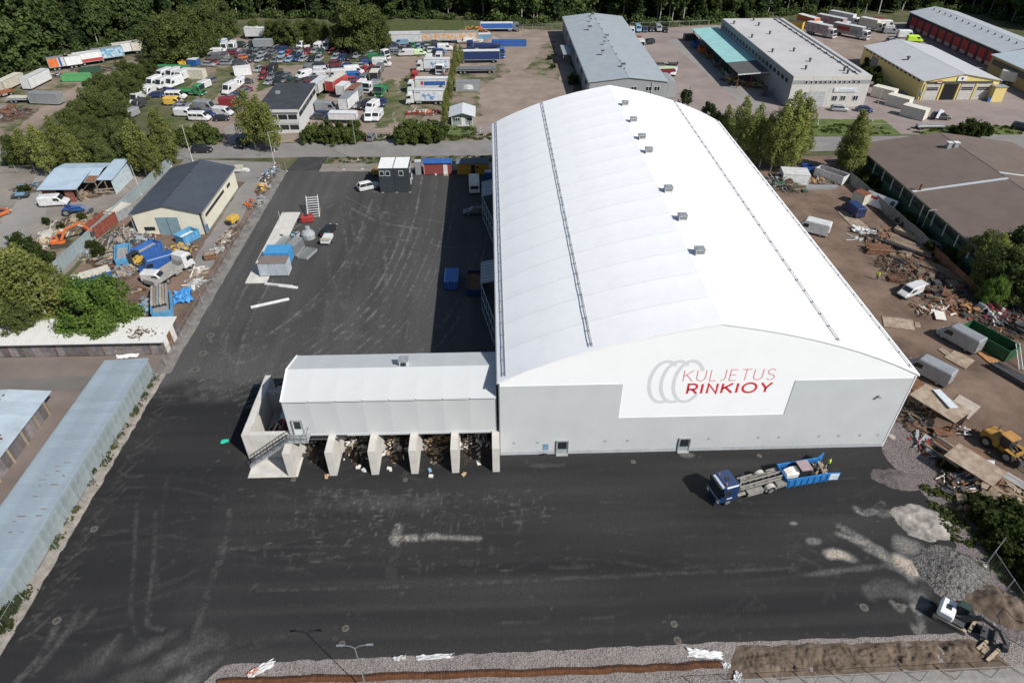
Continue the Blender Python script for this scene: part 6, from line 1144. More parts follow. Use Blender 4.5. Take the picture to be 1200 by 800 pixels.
# ================================================================ HOOKLIFT TRUCK AND ITS CONTAINER
tr = thing('hooklift_truck', 'dark blue hooklift truck with bare grey chassis standing before the hall', 'truck', (30.2, -5.67, LV), R(196))
M_NAVY = mat('dark_blue_cab_paint', (.009, .034, .10), rough=.38, var=.08, spec=.5); MATS['paint_navy'] = M_NAVY; PAINTS['navy'] = (.018, .045, .17); GREYC = mat('dusty_grey_steel', (.21, .20, .185), rough=.85, var=.25, scale=2)
cb = cab_parts(tr, 4.55, 'navy', .85, 2.25, 2.5, 2.15); MB().bx(6.3, 6.62, -1.0, 1.0, 2.93, 3.02).build('name_strip', mat('grey_blue_strip', (.30, .36, .45), rough=.5), cb); MB().bx(6.62, 6.83, -1.15, 1.15, 1.0, 1.22).build('chrome_bar', STEEL, cb); MB().box(5.5, 0, 3.13, .5, .45, .06).build('roof_hatch', BLACKP, cb)
for s in (-1, 1): MB().cyl((6.0, s*.75, 3.1), (6.0, s*.75, 3.32), .09, .07, 8).build('beacon', paint('orange'), cb); MB().bx(5.2, 5.9, s*1.25, s*1.262, 1.15, 1.3).build('door_lettering', WHITE, cb)
for s in (-1, 1): MB().bx(-2.4, 4.7, s*.42-.06, s*.42+.06, .85, 1.12).build('chassis_rail', GREYC, tr); MB().bx(-2.3, 3.6, s*.28-.07, s*.28+.07, 1.16, 1.36).build('hooklift_rail', GREYC, tr)
for k in range(9): MB().bx(-2.2+.82*k, -2.08+.82*k, -.36, .36, .9, 1.1).build('cross_member', DSTEEL, tr)
for s in (-1, 1):
    for x in (0, 5.56): add_wheel(tr, x, s*1.05, .5, .34 if x else .55)
    MB().prism([(.72*math.cos(t), .5+.72*math.sin(t)) for t in [math.pi*k/8 for k in range(9)]]+[(-.62, .5), (-.6*.9, .9), (0, 1.12), (.6*.9, .9), (.62, .5)], 'y', s*.78, s*1.3).build('mudguard', mat('pale_mudguard', (.42, .41, .38), rough=.7), tr)
    MB().bx(1.0, 3.0, s*.65, s*1.22, .45, 1.02).build('fuel_tank', GREYC, tr); MB().bx(-2.2, -.85, s*.6, s*1.22, .5, 1.0).build('tool_box', GREYC, tr); MB().cyl((3.3, s*.9, .9), (4.3, s*.9, .9), .22, .22, 10).build('air_tank', GREYC, tr)
    for k in range(2): MB().cyl((-1.6+1.2*k, s*.62, 1.3), (.2+1.6*k, s*.55, 1.34), .07, .07, 8).build('hydraulic_ram', GREYC, tr)
MB().bx(3.4, 3.7, -.2, .2, 1.36, 2.3).bx(3.0, 3.7, -.15, .15, 2.2, 2.42).build('hook_arm', GREYC, tr); MB().bx(3.9, 4.4, -.9, .9, 1.0, 1.7).build('gearbox_gear', DSTEEL, tr); MB().cyl((-2.3, -1.0, 1.0), (-2.3, 1.0, 1.0), .12, .12, 8).build('rear_roller', DSTEEL, tr); MB().bx(4.1, 4.5, .5, .85, 1.0, 2.2).build('exhaust', DSTEEL, tr)
sk = thing('roll_off_container', 'bright blue open roll-off container behind the hooklift truck with scrap inside', 'container', (34.9, -4.62, LV), R(9.5)); BLU = mat('bright_blue_steel', (.022, .15, .40), rough=.5, var=.15)
MB().bx(-2.6, 2.6, -1.2, 1.2, .15, .28).build('floor', BLU, sk)
for s in (-1, 1): w_ = MB().bx(-2.6, 2.6, s*1.2-.05, s*1.2+.05, .28, 1.35).build('side_wall', BLU, sk); [MB().bx(-2.4+.8*k, -2.3+.8*k, s*1.25, s*1.33, .2, 1.3).build('rib', BLU, w_) for k in range(7)]; MB().bx(-2.65, 2.65, s*1.2-.09, s*1.2+.09, 1.35, 1.47).build('top_rail', BLU, sk)
MB().bx(-2.68, -2.58, -1.15, 1.15, .28, 1.5).build('front_wall', BLU, sk)
for s in (-1, 1):
    d_ = put('rear_door', MB().bx(0, 1.25, -.05, .05, .28, 1.5).mesh('rear_door', BLU), sk, (2.62, s*1.2, 0), R(28 if s > 0 else -8)); MB().bx(.1, 1.15, -.075 if s < 0 else .051, -.051 if s < 0 else .075, .4, 1.4).build('pale_patch', mat('worn_white_paint', (.5, .58, .62), rough=.7, var=.25, scale=2), d_)
tc_ = thing('tractor_wreck', 'scrapped white-bonneted tractor with brownish cab roof lying in blue container', 'tractor', (34.6, -4.6, .32), R(188))
MB().loft([[(x, -w_, .25), (x, w_, .25), (x, w_, z-.15), (x, w_*.75, z), (x, -w_*.75, z), (x, -w_, z-.15)] for x, w_, z in ((.35, .62, 1.25), (1.2, .6, 1.2), (1.9, .52, 1.0), (2.0, .4, .8))]).build('bonnet', mat('worn_white_bonnet', (.66, .65, .60), rough=.5, var=.1), tc_)
MB().loft([[(-.95, -.7, .6), (-.95, .7, .6), (.35, .75, .6), (.35, -.75, .6)], [(-.8, -.62, 1.6), (-.8, .62, 1.6), (.22, .66, 1.6), (.22, -.66, 1.6)]]).build('cab', GLASS, tc_); MB().bx(-1.0, .38, -.74, .74, 1.6, 1.72).build('cab_roof', mat('dusty_mauve_roof', (.30, .23, .24), rough=.8), tc_)
for x, y in ((-.95, -.7), (-.95, .7), (.35, -.75), (.35, .75)): MB().beam((x, y, .6), (x*.85, y*.9, 1.62), .09, .09).build('pillar', BLACKP, tc_)
for s in (-1, 1): add_wheel(tc_, -1.1, s*.75, .55, .35)
debris('scrap_load', 36.0, 38.2, -5.2, -3.4, 1.0, 46, [RUSTL, DSTEEL, WOODL, RUSTL], 'tangle of pale rusty scrap at the tail of the blue container', 'scrap', 71, .3, 1.6, z0=.5)
# ================================================================ MACHINES
def excavator(label, pos, hd, sc, body, boomc, trackm, pts, house_rot=0, black_cab=True, hood=None):
    p = G(*pos); o = thing('excavator', label, 'excavator', (p.x, p.y, LV), R(hd))
    S_ = lambda *a: [v*sc for v in a]
    for s in (-1, 1):
        pts_ = [(1.3*sc+.38*sc*math.sin(q), .40*sc-.38*sc*math.cos(q)) for q in [math.pi*k/6 for k in range(7)]]+[(-1.3*sc-.38*sc*math.sin(q), .40*sc+.38*sc*math.cos(q)) for q in [math.pi*k/6 for k in range(7)]]
        tk_ = MB().prism(pts_, 'y', s*.75*sc, s*1.2*sc).build('track', trackm, o); MB().bx(-1.2*sc, 1.2*sc, s*1.2*sc, s*1.22*sc, .25*sc, .55*sc).build('track_frame', DSTEEL, tk_)
    MB().bx(-.7*sc, .7*sc, -.75*sc, .75*sc, .35*sc, .85*sc).build('undercarriage', DSTEEL, o)
    h = bpy.data.objects.new('house_pivot', None)
    bpy.data.objects.remove(h)
    M = Matrix.Rotation(R(house_rot), 4, 'Z')
    def hb(nm, mb, m, par=None): mb.v = [tuple(M @ Vector(v)) for v in mb.v]; return mb.build(nm, m, par or o)
    b_ = hb('engine_house', MB().loft([sect(-1.55*sc, .95*sc, .95*sc, 1.65*sc, .85, .12*sc), sect(-1.35*sc, 1.15*sc, .9*sc, 1.85*sc, .88, .12*sc), sect(-.1*sc, 1.15*sc, .9*sc, 1.85*sc, .88, .12*sc), sect(.05*sc, 1.1*sc, .9*sc, 1.5*sc, .9, .1*sc)]), body)
    hb('engine_hatch', MB().bx(-1.0*sc, -.45*sc, -.35*sc, .35*sc, 1.86*sc, 1.88*sc), BLACKP, b_)
    hb('platform', MB().bx(.0, 1.2*sc, -1.1*sc, 1.1*sc, .9*sc, 1.1*sc), boomc)
    c = hb('cab', MB().loft([[(.0, .2*sc, 1.1*sc), (.0, 1.1*sc, 1.1*sc), (1.25*sc, 1.1*sc, 1.1*sc), (1.3*sc, .2*sc, 1.1*sc)], [(.05*sc, .25*sc, 2.55*sc), (.05*sc, 1.05*sc, 2.55*sc), (1.0*sc, 1.05*sc, 2.55*sc), (1.0*sc, .25*sc, 2.55*sc)]]), GLASS); hb('cab_roof', MB().bx(-.02*sc, 1.05*sc, .2*sc, 1.1*sc, 2.55*sc, 2.65*sc), hood or boomc, c)
    def bar(nm, a, b__, w_, h_, m): hb(nm, MB().beam(Vector(a)*sc, Vector(b__)*sc, w_*sc, h_*sc), m)
    for i in range(len(pts)-1): bar('boom' if i < len(pts)-2 else 'arm', (pts[i][0], -.15, pts[i][1]), (pts[i+1][0], -.15, pts[i+1][1]), .34-.04*i, .5-.08*i, boomc)
    for i in range(len(pts)-2):
        mx = [(pts[i][q]+pts[i+1][q])/2 for q in (0, 1)]; nx_ = [(pts[i+1][q]*.4+pts[i+2][q]*.6) for q in (0, 1)]; hb('ram', MB().cyl(Vector((mx[0], -.15, mx[1]+.35))*sc, Vector((nx_[0], -.15, nx_[1]+.2))*sc, .07*sc, .07*sc, 6), STEEL)
    e_ = pts[-1]; bk_ = MB().prism([(e_[0]-.3, e_[1]+.1), (e_[0]+.25, e_[1]+.15), (e_[0]+.35, e_[1]-.5), (e_[0]-.1, e_[1]-.85), (e_[0]-.5, e_[1]-.7), (e_[0]-.1, e_[1]-.55)], 'y', -.65, .35)
    bk_.v = [tuple(Vector(v)*sc) for v in bk_.v]; hb('bucket', bk_, DSTEEL)
    return o
BEIGE_T = mat('dusty_track', (.26, .22, .17), rough=.95, var=.3, scale=3)
excavator('small white and black crawler excavator at the lower right corner', (1113, 726), -42, .85, mat('white_engine_hood', (.72, .73, .72), rough=.45), DSTEEL, BEIGE_T, [(.6, 1.3), (2.2, 3.0), (3.9, 2.6), (5.2, 1.0)], hood=mat('dark_green_cab', (.03, .05, .045), rough=.5))
excavator('orange crawler excavator with raised arm in the far left yard', (72, 288), 18, .86, paint('orange'), paint('orange'), mat('muddy_track', (.06, .05, .04), rough=.95), [(.5, 1.3), (2.0, 3.6), (5.2, 4.6), (6.6, 2.2)], house_rot=0)
for k, (px, py, a, L) in enumerate(((1139, 733, 40, 2.2), (1150, 757, 28, 1.6), (1163, 768, 30, 2.2), (1152, 762, 40, 1.0))): p = G(px, py); tag(MB().box(0, 0, .12, L, .28, .2).box(L*.3, 0, .26, .2, .3, .1).build('timber_baulk', WOODL, None, (p.x, p.y, .12), R(a)), ['long', 'short', 'pale', 'stubby'][k]+' timber baulk beside the small excavator arm', 'timber')
p = G(1155, 745); bk = thing('excavator_bucket', 'spare dark grading bucket lying on the soil bank', 'bucket', (p.x, p.y, .1), R(-40)); MB().prism([(-.5, 0), (.5, 0), (.7, .5), (.5, .52), (.35, .12), (-.4, .12), (-.5, .6), (-.6, .6)], 'y', -.9, .9).build('shell', DSTEEL, bk); MB().box(-.45, 0, .7, .3, .5, .3).build('mount', DSTEEL, bk)
# wheel loader
wl = thing('wheel_loader', 'yellow wheel loader with forks in the scrap metal yard', 'wheel loader', (*G(1175, 531)[:2], LV), R(290)); YL = mat('loader_yellow', (.31, .175, .035), rough=.6, var=.25)
MB().loft([sect(-3.3, .95, .9, 1.9, .8), sect(-3.0, 1.1, .8, 2.2, .85), sect(-1.0, 1.1, .8, 2.3, .85), sect(-.6, 1.0, .8, 1.6, .9)]).build('engine_hood', YL, wl); MB().bx(-.7, 1.8, -.75, .75, .7, 1.35).build('front_frame', YL, wl)
c = MB().loft([[(-1.0, -.8, 1.5), (-1.0, .8, 1.5), (.6, .8, 1.5), (.6, -.8, 1.5)], [(-.9, -.75, 3.0), (-.9, .75, 3.0), (.4, .75, 3.0), (.4, -.75, 3.0)]]).build('cab', GLASS, wl); MB().bx(-1.1, .6, -.88, .88, 3.0, 3.15).build('cab_roof', mat('loader_roof_orange', (.38, .20, .06), rough=.6), c)
for s in (-1, 1):
    for x in (-2.0, 1.1): add_wheel(wl, x, s*1.05, .78, .55)
    MB().bx(.45, 1.75, s*.8, s*1.35, 1.62, 1.72).build('mudguard', YL, wl); MB().beam((.6, s*.4, 1.6), (2.7, s*.4, .7), .16, .35).build('lift_arm', DSTEEL, wl); MB().beam((2.9, s*.5, .3), (4.2, s*.5, .25), .14, .08).build('fork', DSTEEL, wl)
MB().bx(2.65, 2.85, -1.1, 1.1, .25, 1.3).build('fork_carriage', DSTEEL, wl); MB().cyl((-2.2, .5, 2.2), (-2.2, .5, 3.0), .07, .07, 6).build('exhaust', DSTEEL, wl); MB().bx(1.6, 1.75, -.9, .9, 1.35, 1.9).build('headlight_bar', YL, wl)
wl.scale = (.88, .88, .88)
# blue tractor
tt = thing('tractor', 'old blue tractor with front loader in the far left yard', 'tractor', (*G(85, 251)[:2], LV), R(8)); BT = paint('blue')
MB().loft([sect(.2, .4, .7, 1.5, .8), sect(1.8, .38, .7, 1.45, .8), sect(2.1, .3, .75, 1.3, .8)]).build('bonnet', BT, tt); MB().bx(-.8, .3, -.5, .5, .6, 1.15).build('frame', DSTEEL, tt); [MB().prism([(-1.3, 1.2), (-.9, 1.65), (-.2, 1.65), (.1, 1.2)], 'y', s*.65, s*1.0).build('mudguard', BT, tt) for s in (-1, 1)]
for s in (-1, 1): add_wheel(tt, -.6, s*.85, .75, .42); add_wheel(tt, 1.7, s*.7, .42, .28); MB().tube([(-.1, s*.5, 1.5), (2.2, s*.5, 1.6), (3.3, s*.5, .6)], .09).build('loader_arm', BT, tt)
MB().bx(3.1, 3.7, -.9, .9, .1, .6).build('loader_bucket', DSTEEL, tt); MB().box(-.5, 0, 1.35, .5, .5, .5).build('seat', BLACKP, tt)
# ================================================================ LONG YARD
zy = zone(280, 180, 4.207)
for k, (a, b_) in enumerate(((51.2, 64.8), (39.3, 51.15))):
    o = thing('concrete_slab', ['far half of the long pale concrete slab in the yard', 'near half of the long pale concrete slab with containers on it'][k], 'slab', (-40.05, (a+b_)/2, .02)); MB().bx(-1.75, 1.75, (a-b_)/2, (b_-a)/2, 0, .16).build('slab', CONC, o); MB().bx(-1.79, -1.75, (a-b_)/2, (b_-a)/2, 0, .12).build('form_board', RUST, o)
    if k == 0: MB().cyl((.3, -2.5, .161), (.3, -2.5, .175), .35, .35, 12).build('drain_cover', DSTEEL, o)
container('light blue container standing behind the silver one on the slab', Vector((-37.7, 46.4, 0)), 90, 3.0, mat('container_sky_blue', (.06, .25, .48), rough=.55), H=2.3, Wd=4.2, name='storage_container').location.z = .18
container('silver framed container with brown load on top, on the slab', Vector((-37.4, 42.4, 0)), 90, 2.6, mat('silver_panel', (.42, .47, .52), rough=.5, metal=.2), Wd=4.7, H=2.5, top=mat('brown_dusty_roof', (.17, .14, .125), rough=.9), name='storage_container', fm=WHITE).location.z = .18
for k, (x0, y0, x1, y1, lb) in enumerate(((130, 645, 265, 658, 'white beam lying before the silver container'), (200, 655, 290, 665, 'short white beam crossing another before silver container'), (60, 762, 248, 720, 'long white beam lying alone on the yard asphalt'))):
    a, c = G(*zy(x0, y0)), G(*zy(x1, y1)); tag(MB().beam((a-(a+c)/2)+Vector((0, 0, .15)), (c-(a+c)/2)+Vector((0, 0, .15)), .45, .22).beam((a-(a+c)/2)+Vector((0, 0, .32)), (c-(a+c)/2)+Vector((0, 0, .32)), .12, .1).build('white_beam', WHITE, None, ((a+c)/2)+Vector((0, 0, .02))), lb, 'beam')
st_ = thing('steel_rack', 'tall white lattice steel rack in the asphalt yard', 'rack', (*G(368, 252)[:2], LV), R(100))
for s in (-1, 1): MB().beam((-1.2, s*1.1, .1), (2.6, s*1.1, 2.9), .1, .12).build('side_beam', WHITE, st_); MB().beam((-1.3, s*1.1, .05), (2.7, s*1.1, .05), .14, .1).build('foot_beam', WOODL, st_); MB().beam((2.5, s*1.1, .1), (2.5, s*1.1, 2.8), .08, .08).build('upright', STEEL, st_)
for k in range(9): MB().beam((-1.1+.42*k, -1.1, .2+.31*k), (-1.1+.42*k, 1.1, .2+.31*k), .2, .06).build('rung', WHITE, st_)
o = thing('generator', 'red machine box beside the white rack', 'generator', (*G(361, 260)[:2], LV), R(10)); MB().loft([sect(-1.2, .6, .25, 1.2), sect(-1.0, .7, .2, 1.35), sect(1.0, .7, .2, 1.3), sect(1.2, .6, .3, 1.0)]).build('housing', paint('red'), o); MB().bx(-1.1, 1.1, -.6, .6, .03, .2).build('skid', DSTEEL, o); MB().bx(-.5, .2, -.3, .3, 1.35, 1.42).build('hatch', BLACKP, o); MB().bx(-1.6, -1.2, -.4, .4, .1, .5).build('drawbar', DSTEEL, o)
o = thing('grey_tank', 'grey plastic tank with domed top by the fence stacks', 'tank', (*G(362, 279)[:2], LV)); MB().loft([[(r*math.cos(t), r*.85*math.sin(t), z) for t in [2*math.pi*k/12 for k in range(12)]] for r, z in ((1.2, 0), (1.3, .9), (1.0, 1.4), (.4, 1.6))]).build('shell', mat('grey_plastic', (.30, .32, .33), rough=.6), o); MB().cyl((0, .4, 1.55), (0, .4, 2.1), .42, .42, 10).build('neck', mat('grey_plastic', (.3, .3, .3)), o)
def stack(label, pos, rz, L, Wd, n, upright, m=STEEL):
    p = G(*pos); o = thing('fence_panel_stack', label, 'fence panels', (p.x, p.y, LV), R(rz))
    for k in range(n):
        f = MB(); h = Wd
        if upright:
            y = (k-n/2)*.13
            for z in (.1, h): f.cyl((-L/2, y, z), (L/2, y, z), .03, .03, 5)
            for q in range(12): f.cyl((-L/2+q*L/11, y, .1), (-L/2+q*L/11, y, h), .02, .02, 4)
        else:
            z = .1+k*.09
            for y in (-h/2, h/2): f.cyl((-L/2, y, z), (L/2, y, z), .03, .03, 5)
            for q in range(12): f.cyl((-L/2+q*L/11, -h/2, z), (-L/2+q*L/11, h/2, z), .02, .02, 4)
        f.build('fence_panel', m, o)
    MB().bx(-L/2, L/2, -.9, -.75, .02, .1).bx(-L/2, L/2, .75, .9, .02, .1).build('pallet', WOODL, o); return o
stack('upright stack of grey fence panels nearest the slab', zy(225, 478), 78, 3.4, 2.0, 13, True); stack('upright stack of grey fence panels in the middle', zy(282, 482), 76, 3.4, 2.0, 14, True); stack('flat stack of grey fence panels', zy(338, 500), 70, 3.4, 2.0, 6, False)
debris('pallet_heap', *(lambda p: (p.x-1.6, p.x+1.6, p.y-1.2, p.y+1.2))(G(*zy(292, 408))), .9, 26, [WOODL, WHITE, paint('light blue'), RUST], 'small heap of pallets and white sacks beside grey tank', 'pallets', 81, .4, 1.3)
vehicle('suv', 'white', (432, 219), 28, 'parked left of the office module'); vehicle('estate car', 'black', (386, 270), 80, 'with trailer in the asphalt yard'); vehicle('estate car', 'dark grey', (557, 248), 182, 'standing in the hall shadow')
o = thing('car_trailer', 'small white topped trailer behind the black estate car', 'trailer', (*G(384, 284)[:2], LV), R(85)); MB().bx(-1.4, 1.4, -.8, .8, .5, 1.1).build('box_body', WHITE, o); MB().bx(-1.45, -.6, -.85, .85, 1.1, 1.2).build('load_board', WOODL, o); [add_wheel(o, 0, s*.9, .3) for s in (-1, 1)]; MB().tube([(1.4, 0, .5), (2.4, 0, .5)], .05).build('drawbar', STEEL, o)
o = thing('caravan', 'cream caravan in the hall shadow by the cabins', 'caravan', (*G(556, 222)[:2], LV), R(92)); MB().loft([[(x, -1.1, .45), (x, 1.1, .45), (x, 1.1, z-.2), (x, .95, z), (x, -.95, z), (x, -1.1, z-.2)] for x, z in ((-2.7, 2.1), (-2.5, 2.45), (2.3, 2.45), (2.7, 1.9))]).build('body', paint('cream'), o); [add_wheel(o, 0, s*1.0) for s in (-1, 1)]; MB().bx(-2.73, -2.65, -.8, .8, 1.3, 1.9).build('rear_window', GLASS, o); MB().tube([(2.7, 0, .5), (3.7, 0, .5)], .05).build('drawbar', STEEL, o)
container('blue container in the hall shadow', Vector((-7.4, 38.4, 0)), 90, 4.4, 'blue', Wd=2.3, H=1.6); container('rust-loaded blue open skip against the hall wall', Vector((-3.6, 37.2, 0)), 90, 6, 'dark blue', H=1.4, open_top=RUST, name='skip', cat='skip')
o = thing('water_tank', 'blue water tank with white lid beside ochre cabin', 'tank', (*G(572, 209)[:2], LV)); MB().bx(-.7, .7, -.6, .6, .03, 1.5).build('tank', paint('blue'), o); MB().bx(-.72, .72, -.62, .62, 1.5, 1.65).build('lid', WHITE, o)
o = thing('compactor', 'small yellow machine behind the white suv', 'machine', (*G(441, 206)[:2], LV)); MB().loft([sect(-.9, .5, .4, 1.3), sect(.5, .55, .3, 1.4), sect(.9, .4, .4, .9)]).build('body', YL, o); [add_wheel(o, x, s*.5, .3) for x in (-.6, .6) for s in (-1, 1)]; MB().bx(-.4, .4, -.4, .4, 1.9, 2.0).tube([(-.3, .3, 1.3), (-.3, .3, 1.9)], .04).tube([(.3, -.3, 1.2), (.3, -.3, 1.9)], .04).build('roof', YL, o)
# drain pipe in the foreground gravel and scraps of white sheet
pp = [G(x, y, .2) for x, y in ((255, 799), (400, 793.5), (560, 789), (700, 784.5), (780, 781), (845, 777))]; po = thing('drain_pipe', 'long rust-brown corrugated drain pipe half buried in the foreground gravel', 'pipe', (*pp[0][:2], .02)); mb = MB(); q = []
for a, c in zip(pp, pp[1:]):
    for k in range(90): q.append(a.lerp(c, k/90)-Vector((pp[0].x, pp[0].y, 0)))
for i in range(len(q)-1): r = (.33 if i % 2 else .30)*(1+.10*math.sin(i*.23)*math.sin(i*.071)); w0 = Vector((0, .05*math.sin(i*.11), -.12+.05*math.sin(i*.047))); w1 = Vector((0, .05*math.sin((i+1)*.11), -.12+.05*math.sin((i+1)*.047))); mb.cyl(q[i]+w0, q[i+1]+w1, r, r, 8, False)
mb.build('pipe', mat('rust_brown_pipe', (.055, .026, .014), rough=.9, col2=(.14, .055, .022), scale=2.2, detail=8), po); e_ = q[-1]-Vector((0, 0, .12)); MB().cyl(e_, e_+Vector((.02, .004, 0)), .28, .28, 10).build('open_end', mat('pipe_bore', (.01, .009, .008), rough=1), po); MB().cyl(q[-2]-Vector((0, 0, .12)), e_+Vector((.012, 0, 0)), .36, .36, 10, False).build('end_collar', DSTEEL, po)
def crumple(label, pos, sx, sy, rz, m, name='plastic_sheet', cat='plastic sheet', hh=.25):
    p = G(*pos); r_ = random.Random(int(pos[0]*13)); n = 8; vs = [(sx*(i/n-.5)*(1+.3*r_.random()), sy*(j/n-.5)*(1+.4*r_.random()), r_.random()*hh+.02) for j in range(n+1) for i in range(n+1)]
    o = MB().add(vs, [(j*(n+1)+i, j*(n+1)+i+1, (j+1)*(n+1)+i+1, (j+1)*(n+1)+i) for j in range(n) for i in range(n)]).build(name, m, None, (p.x, p.y, .04), R(rz)); return tag(o, label, cat)
crumple('crumpled white sheet beside the pipe start', (307, 784), 2.0, .6, 35, WHITE); crumple('flat white scrap on the gravel edge', (510, 770), 2.8, .4, 3, WHITE); crumple('small white scrap on the gravel edge', (468, 772), 1.0, .3, 10, WHITE); crumple('white torn sheet near the pipe end', (826, 767), 2.6, .6, -8, WHITE); crumple('white scrap by the pipe mouth', (851, 780), .6, .5, 0, WHITE); crumple('pale rag at the bottom right of gravel', (864, 794), .9, .5, 60, WHITE); crumple('white plastic before the garage row corner', (150, 418), 2.6, .7, 8, WHITE)
crumple('orange-stained sheet beside the white one at the pipe', (297, 788), .9, .4, 40, paint('orange')); crumple('turquoise rag on the asphalt left of the bays', (264, 518), .8, .5, 20, mat('turquoise_cloth', (.02, .45, .33), rough=.8))
# ================================================================ STORAGE YARD LEFT
zl = zone(100, 240, 5.0)
container('light blue skip heaped with black bags before the workshop', zl(600, 185), 60, 3.6, mat('skip_sky_blue', (.08, .25, .42), rough=.65, var=.25), Wd=2.3, H=1.7, open_top=WB, name='skip', cat='skip'); debris('bin_bags', *(lambda p: (p.x-2, p.x+1.6, p.y-1.3, p.y+1.3))(G(*zl(598, 150))), 1.0, 80, [BLACKP, BLACKP], 'heap of black bags on the light blue skip', 'bags', 91, .5, 1.2, z0=1.6)
container('bright blue skip loaded with grey scrap in storage yard', zl(365, 265), 62, 4.6, 'blue', Wd=2.4, H=1.6, open_top=mat('grey_scrap_fill', (.25, .25, .24), rough=.9, var=.4, scale=3), name='skip', cat='skip')
container('light blue container with white sides filled with grey scrap', zl(225, 295), 112, 5.5, mat('skip_sky_blue', (.1, .33, .55)), Wd=2.3, H=1.7, open_top=mat('grey_scrap_fill', (.2, .2, .2)), name='skip', cat='skip'); container('pale blue rack container filled with steel bars by the garage', zl(450, 590), 112, 6, mat('skip_sky_blue', (.1, .33, .55)), Wd=2.8, H=1.5, open_top=STEEL, name='skip', cat='skip')
for k in range(6): p = G(*zl(452, 575)); a = R(112); d = Vector((math.cos(a), math.sin(a), 0)); s_ = Vector((-d.y, d.x, 0)); c = p+s_*(k-2.5)*.42; tag(MB().beam(-d*3.2+Vector((0, 0, 1.7+.08*(k % 2))), d*3.0+Vector((0, 0, 1.6)), .3, .2).beam(-d*3.1+s_*.1+Vector((0, 0, 1.9)), d*2.4+Vector((0, 0, 1.82)), .16, .12).build('steel_bar', [STEEL, RUSTL, CONCG][k % 3], None, (c.x, c.y, LV)), 'long metal section on the pale blue rack container', 'steel section')
vehicle('high van', 'blue', zl(425, 365), 215, 'parked between skips in the storage yard'); vehicle('small van', 'white', zl(415, 432), 355, 'cut-down behind the blue van in storage yard')
truck('white-cabbed tipper truck with grey flat bed in storage yard', Vector((-54.8, 41.8, 0)), 66, 'white', 'flat', 6.2, mat('dull_grey_bed', (.27, .265, .25), rough=.85, var=.2), .8); YFK = zl(305, 345)
debris('truck_load', *(lambda p: (p.x-1, p.x+1, p.y-.8, p.y+.8))(G(*zl(548, 358))), .8, 40, [paint('green'), NAVY, BLACKP], 'green and dark netting bundle on the grey flat bed', 'load', 92, .4, 1.2, z0=1.15)
crumple('bright blue tarpaulin over a pile by the fence', zl(578, 545), 2.4, 3.2, 20, mat('blue_tarp', (.05, .22, .48), rough=.6), 'tarpaulin', 'tarpaulin', .9)
container('blue and white box body under the trees in storage yard', zl(45, 430), 35, 5.5, 'blue', H=2.0, top='cream', ribs=False, name='storage_box', cat='container'); container('rusty red open container behind the sheet fence', zl(88, 118), 80, 6.5, mat('rust_red_container', (.20, .06, .04), rough=.9, var=.3), H=2.2, open_top=RUST, name='skip', cat='skip'); container('pale weathered container behind the sheet fence', zl(195, 48), 70, 5, 'silver', H=2.0, top='cream')
for (x, y, rx, ry, h, n, mm, lb, sd) in ((255, 190, 5, 6, 1.3, 260, [STEEL, CONCG, DSTEEL, RUSTL], 'grey scrap metal heap between skips and sheet fence', 101), (140, 300, 4, 4, 1.0, 130, [STEEL, RUST, WOODL], 'mixed scrap pile beside the sheet fence', 102), (170, 365, 3.5, 2.5, .9, 80, [RUST, DSTEEL, STEEL], 'rusty scrap pile above the big green tree', 103), (320, 210, 3, 2.5, 1.0, 90, [STEEL, DSTEEL], 'steel offcut heap beside the bright blue skip', 104), (420, 165, 3, 1.2, .9, 60, [RUST, paint('orange'), DSTEEL], 'rusty bottles and parts beside the workshop door', 105), (560, 255, 3, 2, .7, 70, [RUSTL, paint('yellow'), STEEL], 'small coloured scrap heap below the black bag skip', 106), (340, 610, 2, 4, 1.0, 60, [paint('light blue'), STEEL], 'light blue boards beside the big green tree', 107), (640, 470, 2, 3, .6, 50, [STEEL, CONC], 'grey sheets beside the white truck', 108), (660, 390, 1.5, 2, .5, 30, [CONC, RUSTL], 'pale blocks at the fence behind the truck', 109), (330, 495, 2, 1.5, .5, 25, [RUST, RUSTL], 'rusty flat bits before the grey flat bed', 110), (240, 395, 2.5, 3, .8, 60, [STEEL, RUSTL], 'steel cage remains above the green tree', 111)):
    p = G(*zl(x, y)); debris('scrap_heap', p.x-rx, p.x+rx, p.y-ry, p.y+ry, h, n, mm, lb, 'scrap heap', sd, .3, 1.9)
zf = zone(200, 180, 5.0)
for (x, y, rx, ry, h, n, mm, lb, sd) in ((575, 130, 1.6, 5, 1.0, 70, [STEEL, paint('light blue'), DSTEEL, WHITE, paint('silver')], 'grey barrels and parts at the far end of the fence', 121), (540, 205, 1.5, 3.5, .9, 60, [paint('yellow'), DSTEEL, WHITE, paint('orange')], 'yellow and white small goods along the fence', 122), (520, 285, 1.5, 3, 1.3, 50, [STEEL, paint('silver'), CONCG], 'grey cylinders along the fence', 123), (465, 300, 1.3, 2.5, .9, 50, [paint('orange'), STEEL, paint('red'), DSTEEL], 'orange and grey machine parts along fence', 124), (320, 510, 1.4, 6, .6, 80, [WOODL, STEEL, RUSTL, CONC], 'planks and pale sheets along the fence', 125), (280, 570, 1.2, 2, .6, 30, [STEEL, CONC], 'pale lumps near the brown crate', 126)):
    p = G(*zf(x, y)); debris('scrap_row', p.x-rx, p.x+rx, p.y-ry, p.y+ry, h, n, mm, lb, 'scrap', sd, .25, 1.3)
